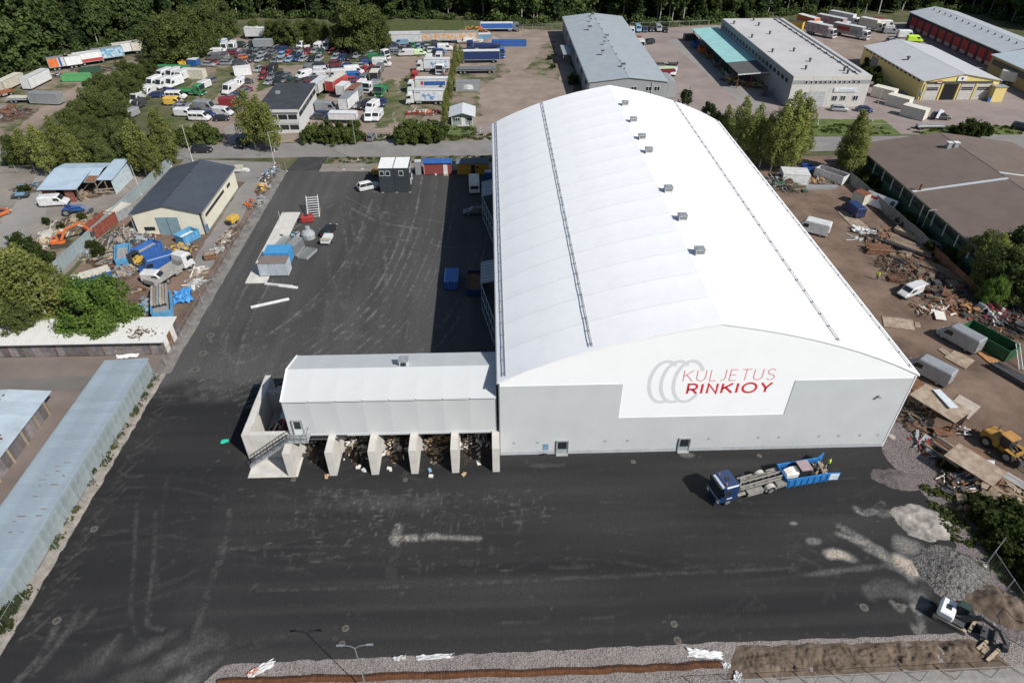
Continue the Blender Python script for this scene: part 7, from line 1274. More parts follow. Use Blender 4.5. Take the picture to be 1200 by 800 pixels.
o = thing('yellow_compressor', 'bright yellow compressor by the yard fence', 'compressor', (*G(*zf(372, 405))[:2], LV), R(70)); MB().loft([sect(-1.2, .6, .4, 1.2), sect(-1, .7, .35, 1.5), sect(.9, .7, .35, 1.45), sect(1.2, .55, .4, 1.1)]).build('housing', paint('yellow'), o); [add_wheel(o, 0, s*.75, .3) for s in (-1, 1)]; MB().bx(-1.5, -1.2, -.4, .4, .3, .9).build('frame', BLACKP, o)
o = thing('wooden_crate', 'rusty brown crate at the fence behind the tipper truck', 'crate', (*G(*zf(234, 615))[:2], LV), R(20)); [MB().bx(-.9, .9, -.65, .65, .1+.3*k, .36+.3*k).build('slat_ring', RUST, o) for k in range(3)]; MB().bx(-.8, .8, -.55, .55, .8, 1.02).build('contents', RUSTL, o)
o = thing('small_boat', 'small white boat with cream top behind the workshop', 'boat', (*G(*zf(405, 110))[:2], LV), R(5)); MB().loft([[(x, -w_, .7), (x, w_, .7), (x, w_*.5, .1), (x, -w_*.5, .1)] for x, w_ in ((-2, .8), (0, .9), (1.5, .6), (2.2, .1))]).build('hull', WHITE, o); MB().bx(-.8, .9, -.6, .6, .7, 1.5).build('cover', paint('cream'), o)
# far left dirt yard
z0_ = zone(0, 180, 6.667)
vehicle('van', 'white', z0_(430, 385), 8, 'parked before the blue-roofed barn'); o = thing('flat_cart', 'small dark trailer in the far left yard', 'trailer', (*G(*z0_(170, 345))[:2], LV), R(10)); MB().bx(-1.6, 1.6, -.8, .8, .5, .7).build('bed', DSTEEL, o); [add_wheel(o, 0, s*.9, .3) for s in (-1, 1)]; MB().bx(-.8, .8, -.5, .5, .7, .95).build('load', paint('light blue'), o)
vehicle('hatchback', 'orange', z0_(-5, 470), 60, 'cut by the left picture edge')
for (x, y, rx, ry, h, n, mm, lb, sd) in ((620, 330, 5, 2, .8, 70, [WOOD, RUST, WOODL], 'timber and junk before the open barn', 131), (250, 270, 4, 3, .7, 60, [DSTEEL, paint('light blue'), WOOD], 'dark boards and junk beside the barn', 132), (640, 530, 5, 4, .4, 60, [WOODL, WOOD], 'loose planks behind the orange excavator', 133), (420, 640, 4, 5, .4, 50, [CONC, WOODL], 'pale planks left of the orange excavator', 134), (630, 770, 4, 3, .3, 12, [STEEL, M_BARN], 'flat pale sheets below the orange excavator', 135)):
    p = G(*z0_(x, y)); debris('junk_heap', p.x-rx, p.x+rx, p.y-ry, p.y+ry, h, n, mm, lb, 'junk', sd, .5, 2.6)
# ================================================================ RIGHT: FACTORY YARDS
vp = zone(640, 10, 6.667)
for (x, y, c, k, h) in ((718, 168, 'light blue', 'van', 268), (770, 168, 'dark blue', 'sedan', 268), (820, 165, 'dark grey', 'sedan', 268), (876, 164, 'silver', 'van', 268), (930, 170, 'black', 'sedan', 268)): vehicle(k, c, vp(x, y), h, 'in the row by the far fence behind grey factory')
vehicle('suv', 'black', vp(798, 268), 200, 'alone beside the grey factory'); vehicle('van', 'white', vp(668, 190), 260, 'against the far wall of grey factory'); vehicle('small van', 'white', vp(995, 505), 250, 'by the grey tank of the factory'); container('red-brown container against the grey factory', vp(715, 262), 80, 6, 'rust'); container('pale green topped box beside the grey factory', vp(905, 492), 5, 7, 'dark red', top='pale green', H=2.2)
truck('white delivery truck at the grey factory wall', vp(735, 305), 265, 'white', 'box', 3, 'white', 1.8); o = thing('steel_plate_stack', 'dark plate stack on the factory yard', 'plates', (*G(*vp(868, 438))[:2], LV)); [MB().bx(-2.4+.1*k, 2.4-.1*k, -.6, .6, .02+.12*k, .12+.12*k).build('plate', DSTEEL, o) for k in range(4)]
o = thing('dark_skip', 'low black skip on the factory yard', 'skip', (*G(*vp(990, 443))[:2], LV), R(-10)); MB().prism([(-1.6, .9), (-1.1, .05), (1.1, .05), (1.6, .9), (1.45, .9), (1.0, .15), (-1.0, .15), (-1.45, .9)], 'y', -.9, .9).build('shell', BLACKP, o); MB().bx(-1.3, 1.3, -.85, .85, .3, .6).build('load', DSTEEL, o)
vb_ = zone(790, 20, 6.667)
vehicle('van', 'dark grey', vb_(130, 170), 5, 'under the far end of the turquoise canopy')
for (x, y, c, lb) in ((215, 240, 'orange', 'orange skip under the turquoise canopy'), (165, 200, 'blue', 'blue skip under the turquoise canopy'), (275, 285, 'brown', 'brown crate row under the turquoise canopy'), (405, 415, 'green', 'green bin under the canopy'), (330, 345, 'grey', 'grey bin under the canopy'), (430, 440, 'silver', 'silver box under the canopy edge')): container(lb, vb_(x, y+15), 85, 3.5, c, Wd=2, H=1.6, open_top=DSTEEL, name='skip', cat='skip')
for (x, y, lb, sd) in ((510, 525, 'yellowish pallets and boards stacked before the canopy', 141), (440, 490, 'pale boards stacked left of the pallets', 142), (640, 540, 'dark goods and pallets under the dark canopy', 143)): p = G(*vb_(x, y)); debris('pallet_stack', p.x-3.5, p.x+3.5, p.y-2.5, p.y+2.5, 1.4, 60, [WOODL, CHIP, mat('yellow_wood', (.45, .34, .12), rough=.8)], lb, 'pallets', sd, .6, 2.2)
def forklift(label, pos, rz, col):
    o = thing('forklift', label, 'forklift', (*G(*pos)[:2], LV), R(rz)); MB().loft([sect(-1.2, .5, .3, 1.1), sect(-.9, .6, .25, 1.2), sect(.6, .6, .25, 1.0), sect(.9, .55, .3, .7)]).build('body', paint(col), o); gd = MB().bx(-.8, .5, -.55, .55, 2.1, 2.2)
    for x in (-.7, .4):
        for y in (-.5, .5): gd.tube([(x, y, 1.0), (x, y, 2.12)], .05)
    gd.build('overhead_guard', BLACKP, o); MB().bx(.95, 1.1, -.5, .5, .1, 2.4).build('mast', DSTEEL, o)
    for y in (-.3, .3): MB().bx(1.1, 2.1, y-.06, y+.06, .1, .15).build('fork', DSTEEL, o)
    for x in (-.8, .6):
        for s in (-1, 1): add_wheel(o, x, s*.5, .3)
forklift('orange forklift under the dark canopy end', vb_(705, 610), 250, 'orange')
forklift('yellow forklift among scrap in the storage yard', YFK, 250, 'yellow')
o = thing('red_crane', 'small red jib crane at the canopy corner', 'crane', (*G(*vb_(590, 545))[:2], LV)); MB().cyl((0, 0, 0), (0, 0, 3.6), .12, .12, 8).build('post', paint('red'), o); MB().beam((-1.8, 0, 3.9), (0, 0, 3.5), .15, .2).beam((1.8, 0, 3.9), (0, 0, 3.5), .15, .2).build('jib', paint('red'), o)
z4 = zone(920, 10, 6.667)
AR = [(.15, .6, .3, .8, 'red'), (.65, .9, .2, .6, 'grey')]
for (x, y, h, c, L, lb) in ((185, 140, 292, 'orange', 9, 'white truck with orange box by the wood'), (275, 200, 305, 'grey', 9, 'white truck with dark printed side nearest the concrete factory'), (370, 140, 305, 'grey', 11, 'white truck with grey-red side print, middle one of three'), (455, 110, 305, 'white', 10, 'white box truck behind the middle one'), (510, 210, 308, 'silver', 11, 'white truck with red-grey side print in front')): truck(lb, z4(x, y), h, 'white', 'box', L, c if c != 'grey' else mat('printed_grey_side', (.30, .24, .24), rough=.6, var=.5, scale=1.2), 2.8, art=AR if c == 'silver' else None); 
for (x, y, h) in ((185, 140, 292), (275, 200, 305), (370, 140, 305), (510, 210, 308)):
    pass
truck('cream box truck further right by the wood', z4(672, 155), 305, 'cream', 'box', 7, 'cream', 2.6); container('yellow cabin with dark roof behind the concrete factory', z4(80, 130), 320, 6, 'yellow', top='dark grey', H=2.8, ribs=False, name='storage_cabin', cat='cabin'); vehicle('high van', 'white', z4(790, 140), 355, 'beside the dark depot'); vehicle('high van', 'white', z4(940, 220), 352, 'behind the yellow garage roof'); vehicle('estate car', 'silver', z4(832, 250), 25, 'behind the yellow garage'); vehicle('van', 'silver', z4(820, 185), 350, 'among scrap beside the red doors'); vehicle('van', 'lime', z4(1010, 250), 350, 'fluorescent, behind the yellow garage roof'); vehicle('van', 'dark red', z4(742, 112), 350, 'by the wood next to the depot'); vehicle('van', 'yellow', z4(600, 125), 300, 'by the wood behind the cream truck')
vehicle('estate car', 'silver', z4(425, 785), 350, 'before the concrete factory facade'); vehicle('sedan', 'dark blue', z4(620, 790), 340, 'at the right corner of the concrete factory')
PC = mat('cream_container_paint', (.58, .56, .48), rough=.6, var=.08)
for (x, y, lb) in ((545, 435, 'leftmost cream container beside the yellow garage'), (615, 475, 'middle cream container beside the yellow garage'), (688, 525, 'rightmost cream container beside the yellow garage')): container(lb, (900+x/4, y/4), 308, 6.0, PC, Wd=2.8, H=2.8, ribs=False)
vehicle('suv', 'dark grey', (900+810/4, 550/4), 350, 'beside the sign and bush at the road'); o = thing('tilted_sign', 'tilted pale info board beside the dark suv', 'sign', (*G(900+790/4, 565/4)[:2], LV), R(30)); MB().box(0, 0, 1.6, 2.6, .1, 2.2, Matrix.Rotation(.35, 4, 'Y')).build('board', mat('pale_blue_board', (.5, .55, .6), rough=.6), o); MB().tube([(-.8, 0, 0), (-.8, 0, 1)], .06).tube([(.8, 0, 0), (.8, 0, 1)], .06).build('leg', STEEL, o)
trailer('long white bench-like barrier by the road', (900+765/4, 585/4), 0, 7, .5, 'white', 'silver', wheels=False, z0=.6, Wd=1.0, name='barrier'); trailer('white trailer with blue end beside the khaki depot', (900+1165/4, 385/4), 320, 9, 2.6, 'white', 'cream', prints=[(.75, 1, 0, 1, 'blue')])
vehicle('suv', 'black', (1197, 150), 320, 'at the right picture edge by the road')
# ================================================================ RIGHT: SCRAP METAL YARD
r1_ = zone(900, 190, 6.156); r2_ = zone(1000, 270, 5.335); r3_ = zone(1050, 440, 5.0)
container('stack of white sheets and boxes in the upper scrap metal yard', r1_(190, 100), 350, 5.5, 'white', Wd=4, H=2.2, ribs=False, name='storage_box', cat='container'); container('bright blue tub by the road side of the scrap yard', r1_(285, 42), 350, 2.2, 'blue', Wd=1.8, H=1.0, open_top='empty', name='skip', cat='skip'); container('white container with rusty top beside birches', r1_(455, 95), 308, 6.5, 'white', H=1.9, open_top=RUST, name='skip', cat='skip')
vehicle('van', 'dark blue', r1_(612, 350), 97, 'in the scrap metal yard'); vehicle('high van', 'white', r1_(318, 490), 145, 'half hidden behind the hall roof edge'); container('tall cream fridge box beside the printed white panel', r1_(672, 258), 300, 2.6, 'cream', Wd=2.2, H=2.4, ribs=False, top='rust', name='fridge_box', cat='container')
p = G(*r1_(775, 335)); o = thing('tilted_box_body', 'white box body panel with red print leaning by the panel wall', 'box body', (p.x, p.y, LV), R(-58)); Mt = Matrix.Translation((0, .8, 1.2)) @ Matrix.Rotation(R(55), 4, 'X'); MB().box(0, 0, 0, 6.2, 2.6, .5, Mt).build('panel', WHITE, o); MB().box(-1.6, .3, .262, 2.0, .5, .02, Mt).build('red_print', paint('red'), o); MB().box(.6, -.1, .262, 1.4, .4, .02, Mt).build('orange_print', paint('orange'), o); MB().box(2.4, 0, .262, .8, 1.9, .02, Mt).build('dark_print', DSTEEL, o)
PLZ = [0]
def plate(label, pts, m, z=.05, th=.06, zz=None):
    PLZ[0] += 1; z = z+.006*PLZ[0]; P = [G(*q) for q in pts]; c = sum(P, Vector())/len(P); return tag(MB().prism([((q-c).x, (q-c).y) for q in P], 'z', 0, th).build('steel_plate', m, None, (c.x, c.y, z)), label, 'plate')
plate('long yellowish plate behind the dark blue van', [r1_(500, 360), r1_(570, 345), r1_(745, 490), r1_(640, 505)], RUSTL); plate('large pale plate beside the hall roof edge', [r2_(178, 538), r2_(370, 562), r2_(385, 630), r2_(190, 600)], RUSTL); plate('small tan plate beside the large pale one', [r2_(380, 575), r2_(415, 578), r2_(420, 610), r2_(385, 608)], RUSTL)
plate('tan plate lying before the grey van', [(1106, 419), (1118, 411), (1142, 423), (1131, 433)], RUSTL); plate('pale square plate in the middle of the scrap metal yard', [(1109, 477), (1124, 463), (1149, 477), (1134, 492)], mat('pale_plate', (.36, .32, .27), rough=.9, var=.2)); plate('narrow plate under the grey van', [(1099, 410), (1104, 408), (1124, 421), (1118, 424)], RUSTL); plate('rusty plate at the hall corner', [(1066, 452), (1073, 442), (1089, 457), (1070, 460)], RUST); plate('orange-brown plate below the green skip', [(1141, 411), (1147, 408), (1187, 434), (1176, 440)], mat('orange_rust_plate', (.33, .17, .07), rough=.9, var=.2)); plate('white sheet beside the scrap pile', [r2_(500, 520), r2_(560, 515), r2_(578, 572), r2_(512, 565)], WB, .25)
crumple('heap of white cloth beside the yellowish plate', r1_(690, 512), 3.6, 1.6, -30, WHITE, 'cloth_heap', 'cloth', .8)
container('green open roll-off skip with plank floor and two workers', r2_(842, 690), -63, 7.2, mat('dark_green_skip', (.018, .085, .035), rough=.6, var=.25), Wd=2.7, H=1.9, open_top='empty', name='roll_off_skip', cat='skip')
p = G(*r2_(842, 690)); tag(MB().bx(-3.4, 3.4, -1.2, 1.2, .24, .30).bx(-3.4, 1.5, -1.2, -.2, .30, .36).build('plank_floor', WOODL, None, (p.x, p.y, LV), R(-63)), 'pale plank floor lying inside the green skip', 'planks')
vehicle('high van', 'silver', r2_(655, 690), 118, 'beside the green skip'); vehicle('high van', 'silver', (1087, 437), 126, 'parked by the hall corner'); wc = vehicle('small van', 'white', r2_(352, 388), 205, 'with its tailgate open beside rusty scrap')
put('open_tailgate', MB().box(-2.4, 0, 1.9, 1.1, 1.5, .07, Matrix.Rotation(-.1, 4, 'Y')).mesh('open_tailgate', WHITE), wc)
def logs(label, pos, rz, L, n, m, r=.12, layers=3, name='timber_stack', cat='timber', sq=True, spread=.02):
    p = G(*pos); o = thing(name, label, cat, (p.x, p.y, LV), R(rz)); rr_ = random.Random(int(pos[0]*3+pos[1]))
    per = max(1, n//layers)
    for k in range(n):
        ly = k // per; y = (k % per-per/2)*r*2.1+rr_.uniform(-.03, .03); z = r+ly*r*2.0; a = rr_.uniform(-spread, spread); l = L*rr_.uniform(.8, 1.05); dx = rr_.uniform(-.4, .4); M = Matrix.Translation((dx, y, z)) @ Matrix.Rotation(a, 4, 'Z')
        mb = MB()
        if sq: mb.box(0, 0, 0, l, r*1.9, r*1.9, M)
        else: mb.cyl(M @ Vector((-l/2, 0, 0)), M @ Vector((l/2, 0, 0)), r, r, 8)
        mb.build('beam' if sq else 'pipe', m if not isinstance(m, list) else m[k % len(m)], o)
    return o
logs('long pale timber beams stacked along the panel wall', r2_(405, 60), -56, 9, 15, WOODL, .14, 3); logs('dark old beams below the pale timber', r2_(330, 100), -54, 9, 16, WOOD, .16, 2, spread=.06); logs('rusty steel pipes piled in a bundle', r2_(150, 130), -12, 4.2, 21, RUST, .17, 3, 'pipe_stack', 'pipes', False, .08)
logs('brown beams along the rusty wall', r2_(560, 270), -52, 11, 12, [WOOD, RUST], .18, 2, spread=.05); logs('long steel profiles in the upper yard', r1_(375, 190), 358, 7, 6, STEEL, .16, 2, spread=.03); logs('dark beams by the right fence', (1192, 445), -62, 7, 8, DSTEEL, .2, 2, spread=.05); logs('grey pipes among the rusty scrap', r2_(260, 110), -50, 7, 7, DSTEEL, .16, 2, spread=.1, sq=False)
for (x, y, rx, ry, h, n, mm, lb, sd) in ((300, 215, 5, 4, 1.2, 170, [RUST, DSTEEL, WOOD], 'rusty scrap heap below the pipe bundle', 151), (450, 300, 6, 5, 1.0, 200, [RUST, DSTEEL, WOOD], 'dark rusty scrap field behind the white small van', 152), (560, 430, 4, 3.5, 1.3, 110, [RUST, WOOD, RUST, DSTEEL], 'rusty girders right of the white small van', 153), (500, 500, 4, 2, .7, 45, [WB, RUST, WOODL, RUST], 'white pieces and planks before the girders', 154), (720, 500, 3, 3, 1.0, 70, [RUST, mat('orange_rust_plate', (.3, .15, .06)), DSTEEL], 'orange-brown girder bits before the trees', 155), (880, 540, 4, 4, 1.6, 110, [paint('dark red'), WB, paint('silver'), DSTEEL, paint('dark red')], 'dark red and cream machine wreck under the trees', 156), (640, 380, 5, 4, .8, 110, [DSTEEL, RUST], 'dark scrap in the tree shadow', 157), (1010, 600, 4, 5, 1.4, 110, [DSTEEL, BLACKP, RUST], 'dark machinery at the right picture edge', 158), (980, 460, 3, 3, 2.0, 50, [DSTEEL, paint('grey')], 'grey machine frames at the right edge under trees', 159)):
    p = G(*r2_(x, y)); debris('scrap_heap', p.x-rx, p.x+rx, p.y-ry, p.y+ry, h, n, mm, lb, 'scrap heap', sd, .5, 2.8)
for (x, y, rx, ry, h, n, mm, lb, sd) in ((60, 160, 5, 4, 1.5, 140, [DSTEEL, RUST, STEEL, WOOD], 'dark scrap heap at the upper hall corner', 161), (150, 190, 3, 3, 1.5, 70, [WOOD, DSTEEL, paint('dark green')], 'wooden reels and dark scrap by the hall roof', 162), (380, 140, 5, 2, .5, 60, [mat('orange_rust_plate', (.3, .15, .06)), WOODL, STEEL], 'orange planks in the upper scrap metal yard', 163), (820, 560, 4, 5, 1.1, 130, [DSTEEL, WOOD, RUST], 'dark scrap bars beside the timber', 164), (640, 560, 1, .6, .4, 10, [WHITE, STEEL], 'small white bits in the yard', 165)):
    p = G(*r1_(x, y)); debris('scrap_heap', p.x-rx, p.x+rx, p.y-ry, p.y+ry, h, n, mm, lb, 'scrap heap', sd, .5, 2.8)
o = thing('steel_cage', 'rusty wire cage beside the lime-vested person', 'cage', (*G(*r2_(265, 312))[:2], LV), R(-15)); fr = MB()
for x in (-1.3, 1.3):
    for y in (-.9, .9): fr.cyl((x, y, 0), (x, y, 1.5), .04, .04, 5)
for z in (.1, .75, 1.5): fr.tube([(-1.3, -.9, z), (1.3, -.9, z), (1.3, .9, z), (-1.3, .9, z), (-1.3, -.9, z)], .035, 5)
fr.build('frame', RUST, o); kind((lambda m: ([m.cyl((-1.3+.2*k, s*.9, .1), (-1.3+.2*k, s*.9, 1.5), .012, .012, 3) for k in range(14) for s in (-1, 1)], m)[1])(MB()).build('bars', RUST, o), 'stuff'); MB().bx(-1.2, 1.2, -.8, .8, .05, .4).build('contents', RUST, o)
o = thing('ladder', 'pale aluminium ladder leaning at the right edge', 'ladder', (*G(1190, 425)[:2], LV), R(80)); [MB().beam((-1.6, s*.25, .1), (1.6, s*.25, 2.2), .06, .08).build('stile', STEEL, o) for s in (-1, 1)]; [MB().beam((-1.5+.3*k, -.25, .2+.195*k), (-1.5+.3*k, .25, .2+.195*k), .05, .04).build('rung', STEEL, o) for k in range(11)]
# lean-to racks of scrap beside the hall corner
def rack(label, pos, rz, L, Wd, roofm, h=2.6):
    p = G(*pos); o = thing('scrap_rack', label, 'rack', (p.x, p.y, LV), R(rz)); MB().box(0, 0, h, L, Wd, .1, Matrix.Rotation(.07, 4, 'X')).build('roof_sheet', roofm, o)
    for x in (-L/2+.2, 0, L/2-.2):
        for s in (-1, 1): MB().bx(x-.08, x+.08, s*(Wd/2-.2)-.08, s*(Wd/2-.2)+.08, 0, h-.05-s*-.0).build('post', RUST, o)
    MB().bx(-L/2+.2, L/2-.2, Wd/2-.3, Wd/2-.22, .1, h-.4).build('back_sheet', RUSTL, o); return o
rack('open scrap rack with tan plate roof beside the hall corner', r3_(215, 245), -60, 6.0, 3.4, RUSTL); rack('second scrap rack roof below the first, with white sheet', r3_(420, 590), -58, 5.5, 3.2, RUSTL, 2.2)
plate('white-blue sheet lying on the tan rack roof', [r3_(165, 180), r3_(205, 178), r3_(310, 285), r3_(262, 290)], mat('pale_blue_sheet2', (.52, .57, .60), rough=.5), 2.85)
plate('brown plate below the tan rack', [r3_(195, 325), r3_(330, 335), r3_(345, 375), r3_(230, 375)], RUST, .6); plate('rusty brown plate beside the loader', [r3_(405, 440), r3_(480, 440), r3_(530, 500), r3_(450, 505)], RUST, .2); plate('pale blue plate beside the loader shadow', [r3_(440, 497), r3_(570, 510), r3_(570, 560), r3_(490, 558)], mat('pale_blue_sheet2', (.5, .5, .5)), .25); plate('brown plate below the pale blue one', [r3_(495, 560), r3_(600, 565), r3_(635, 650), r3_(555, 645)], RUST, .2); plate('pale tan plate below the loader forks', [r3_(610, 595), r3_(650, 600), r3_(720, 680), r3_(690, 685)], RUSTL); plate('cream plate at the rack foot', [r3_(370, 445), r3_(395, 445), r3_(440, 495), r3_(405, 492)], WB, .2); plate('tan plate in the lower rack row', [r3_(480, 640), r3_(545, 630), r3_(570, 655), r3_(510, 685)], RUSTL, .3)
logs('rusty short pipes and bars laid in rows beside the rack', r3_(285, 455), -62, 4.6, 20, [RUST, RUST, DSTEEL, RUSTL], .15, 2, 'pipe_stack', 'pipes', False, .04); logs('brown planks at the yard edge bottom', r3_(600, 700), -50, 6, 12, [WOOD, WOODL, RUST], .14, 2, spread=.12); logs('narrow grey planks below the loader', r3_(700, 620), -55, 3.5, 5, CONCG, .12, 1, spread=.05)
for (x, y, rx, ry, h, n, mm, lb, sd) in ((100, 250, 2.5, 4, 1.2, 80, [DSTEEL, RUST, WOOD], 'dark scrap in the shadow of the tan rack', 171), (90, 160, 3, 2, .8, 50, [RUSTL, WOODL, RUST], 'tan boards and steel at the hall corner', 172), (180, 420, 1.6, 3, .6, 50, [STEEL, paint('red'), RUST], 'red and grey bars at the gravel edge', 173), (380, 330, 1.2, 1, .8, 20, [WHITE, RUST], 'white and rusty drum bits beside the rack', 174), (500, 740, 4, 2.5, .8, 120, [RUST, WOOD, WOODL, RUSTL], 'rusty and wooden scrap at the bottom of the yard', 175), (380, 640, 3, 3, 1.2, 80, [RUST, WB, DSTEEL], 'rusty girders below the lower rack', 176), (680, 720, 4, 2, .6, 80, [WOODL, RUSTL, WOOD], 'pale planks scattered at the right edge', 177)):
    p = G(*r3_(x, y)); debris('scrap_heap', p.x-rx, p.x+rx, p.y-ry, p.y+ry, h, n, mm, lb, 'scrap heap', sd, .4, 2.4)
p = G(*r3_(538, 712)); o = thing('white_pallet', 'white slatted pallet on the lower scrap', 'pallet', (p.x, p.y, .5), R(-35)); [MB().bx(-.8, .8, -.55+.25*k, -.4+.25*k, .1, .14).build('slat', WHITE, o) for k in range(5)]; [MB().bx(-.8+.7*k, -.65+.7*k, -.55, .6, 0, .1).build('bearer', WHITE, o) for k in range(3)]
p = G(1187, 470); o = thing('concrete_ring', 'round pale hatch ring on gravel at the hall corner', 'ring', (*G(1044.5, 512)[:2], LV)); MB().cyl((0, 0, 0), (0, 0, .12), .5, .5, 16).build('ring', RUSTL, o); MB().cyl((0, 0, .121), (0, 0, .15), .33, .33, 14).build('lid', CONCG, o)
# ================================================================ VEGETATION
def leaf_mat(name, c1, c2, rnd=.18, nscale=.45):
    m = bpy.data.materials.new(name); m.use_nodes = True; N = m.node_tree.nodes; L = m.node_tree.links
    for n in list(N):
        if n.type == 'BSDF_PRINCIPLED': N.remove(n)
    out = [n for n in N if n.type == 'OUTPUT_MATERIAL'][0]
    tc = N.new('ShaderNodeTexCoord'); nz = N.new('ShaderNodeTexNoise'); nz.inputs['Scale'].default_value = nscale; nz.inputs['Detail'].default_value = 5; L.new(tc.outputs['Object'], nz.inputs['Vector'])
    rp = N.new('ShaderNodeValToRGB'); rp.color_ramp.elements[0].position = .3; rp.color_ramp.elements[1].position = .7; rp.color_ramp.elements[0].color = (*c1, 1); rp.color_ramp.elements[1].color = (*c2, 1); L.new(nz.outputs['Fac'], rp.inputs[0])
    oi = N.new('ShaderNodeObjectInfo'); mr = N.new('ShaderNodeMapRange'); mr.inputs['To Min'].default_value = 1-rnd; mr.inputs['To Max'].default_value = 1+rnd; L.new(oi.outputs['Random'], mr.inputs[0])
    sc = N.new('ShaderNodeVectorMath'); sc.operation = 'SCALE'; L.new(rp.outputs[0], sc.inputs[0]); L.new(mr.outputs[0], sc.inputs['Scale'])
    d = N.new('ShaderNodeBsdfDiffuse'); t = N.new('ShaderNodeBsdfTranslucent'); mx = N.new('ShaderNodeMixShader'); mx.inputs[0].default_value = .45
    L.new(sc.outputs[0], d.inputs[0]); L.new(sc.outputs[0], t.inputs[0]); L.new(d.outputs[0], mx.inputs[1]); L.new(t.outputs[0], mx.inputs[2]); L.new(mx.outputs[0], out.inputs[0]); return m
LF_BIRCH = leaf_mat('birch_leaves', (.155, .188, .052), (.30, .315, .10), .2, .7); LF_DARK = leaf_mat('dark_leaves', (.072, .100, .036), (.165, .192, .066), .25, .6); LF_GREEN = leaf_mat('fresh_green_leaves', (.085, .150, .034), (.19, .28, .066), .12, .6)
LF_SPR = leaf_mat('spruce_needles', (.030, .052, .024), (.075, .108, .044), .25); LF_FOR = leaf_mat('forest_leaves', (.048, .078, .030), (.125, .165, .058), .35, .3); LF_SHRUB = leaf_mat('shrub_leaves', (.028, .045, .014), (.072, .094, .030)); LF_HEDGE = leaf_mat('hedge_leaves', (.066, .098, .028), (.15, .19, .058)); LF_GRS = leaf_mat('weed_blades', (.055, .085, .02), (.12, .14, .045))
BARK_B = mat('birch_bark', (.50, .48, .44), rough=.9, col2=(.10, .09, .08), scale=3, thr=(.52, .62), stretch=(1, 1, 3)); BARK_D = mat('dark_bark', (.07, .055, .042), rough=1, var=.3, scale=3); BARK_P = mat('grey_bark', (.16, .14, .12), rough=1, var=.3, scale=3)
def leaf_mesh(name, clumps, n, size, m, rng, elong=1.0, droop=0.0):
    """leaf quads spread through a set of ellipsoid clumps (cx,cy,cz,rx,ry,rz)"""
    cl = np.array(clumps, float); vol = (cl[:, 3]*cl[:, 4]*cl[:, 5])**.75; pick = rng.choice(len(cl), n, p=vol/vol.sum()); c = cl[pick]
    d = rng.normal(size=(n, 3)); d /= np.linalg.norm(d, axis=1)[:, None]; rad = rng.random(n)**.33; rad = .35+.65*rad
    rad = rad*(1+.9*(rng.random(n) < .12)*rng.random(n)); P = c[:, :3]+d*rad[:, None]*c[:, 3:6]*(1+.12*rng.normal(size=(n, 1)))
    nr = d*.75+rng.normal(size=(n, 3))*.6; nr[:, 2] += .35; nr /= np.linalg.norm(nr, axis=1)[:, None]
    t = rng.normal(size=(n, 3)); t[:, 2] -= droop; u = np.cross(nr, t); u /= np.linalg.norm(u, axis=1)[:, None]; v = np.cross(nr, u)
    s = size*(.6+.8*rng.random((n, 1))); a = u*s*.5; b_ = v*s*.5*elong
    V = np.stack([P-a-b_*.4, P-b_*1.0+a*.1, P+a-b_*.2, P+a*.7+b_*.7, P-a*.3+b_], 1).reshape(-1, 3)
    me = bpy.data.meshes.new(name); me.vertices.add(n*5); me.vertices.foreach_set('co', V.astype(np.float32).ravel()); me.loops.add(n*5); me.loops.foreach_set('vertex_index', np.arange(n*5, dtype=np.int32)); me.polygons.add(n); me.polygons.foreach_set('loop_start', np.arange(0, n*5, 5, dtype=np.int32)); me.update(calc_edges=True); me.materials.append(m); return me
def trunk_mesh(h, r, m, rng, limbs=9, lean=.04, lo=.35, spread=.28):
    mb = MB(); pts = []; x = y = 0
    for k in range(7): z = h*k/6; pts.append((Vector((x, y, z)), r*(1-.86*k/6))); x += rng.normal()*lean*h/6; y += rng.normal()*lean*h/6
    for (a, ra), (c, rc) in zip(pts, pts[1:]): mb.cyl(a, c, ra, rc, 7, False)
    for k in range(limbs):
        t = lo+(.93-lo)*(k+.5)/limbs; i = min(5, int(t*6)); f = t*6-i; p = pts[i][0].lerp(pts[i+1][0], f); a = k*2.4+rng.normal()*.3; L = h*spread*(1.15-t)*(.7+.6*rng.random()); q = p+Vector((math.cos(a)*L, math.sin(a)*L, L*.75)); mb.cyl(p, q, r*(1-t)*.5+.015, .012, 5, False)
    return mb.mesh('trunk', m)
def birch_clumps(h, w, rng, n=34, lo=.22):
    out = []
    for k in range(n):
        t = lo+(1-lo)*(k+.5)/n; prof = math.sin(math.pi*min(1, (t-lo)/(1-lo)*.82+.18))**.8; a = k*2.4; rr_ = w*prof*(.25+.6*rng.random()); s = w*(.24 if n > 50 else .32)*(.5+.8*rng.random())*(.5+.6*prof); out.append((math.cos(a)*rr_*1.15, math.sin(a)*rr_*1.15, h*t+rng.normal()*.03*h, s, s, s*1.5))
    return out
def bush_clumps(h, w, rng, n=40):
    out = []
    for k in range(n):
        a = rng.random()*6.283; t = rng.random(); e = w*math.sqrt(rng.random())*(1-.55*max(0, t-.35)**1.0); s = w*(.30 if n < 60 else .20)*(.45+.9*rng.random()); out.append((math.cos(a)*e*1.05, math.sin(a)*e*1.05, s*.7+(h-s*1.2)*t*(1-.35*(e/w)**2)+abs(rng.normal())*.05*h, s, s, s*.95))
    return out
def spruce_clumps(h, w, rng, n=46):
    out = []
    for k in range(n):
        t = .12+.87*(k+.5)/n; e = w*(1-t)**.85; a = k*2.4; q = e*.55*(.5+.8*rng.random()); s = max(.25, e*.5); out.append((math.cos(a)*q, math.sin(a)*q, h*t, s, s, s*.55+.25))
    return out
TP = {}
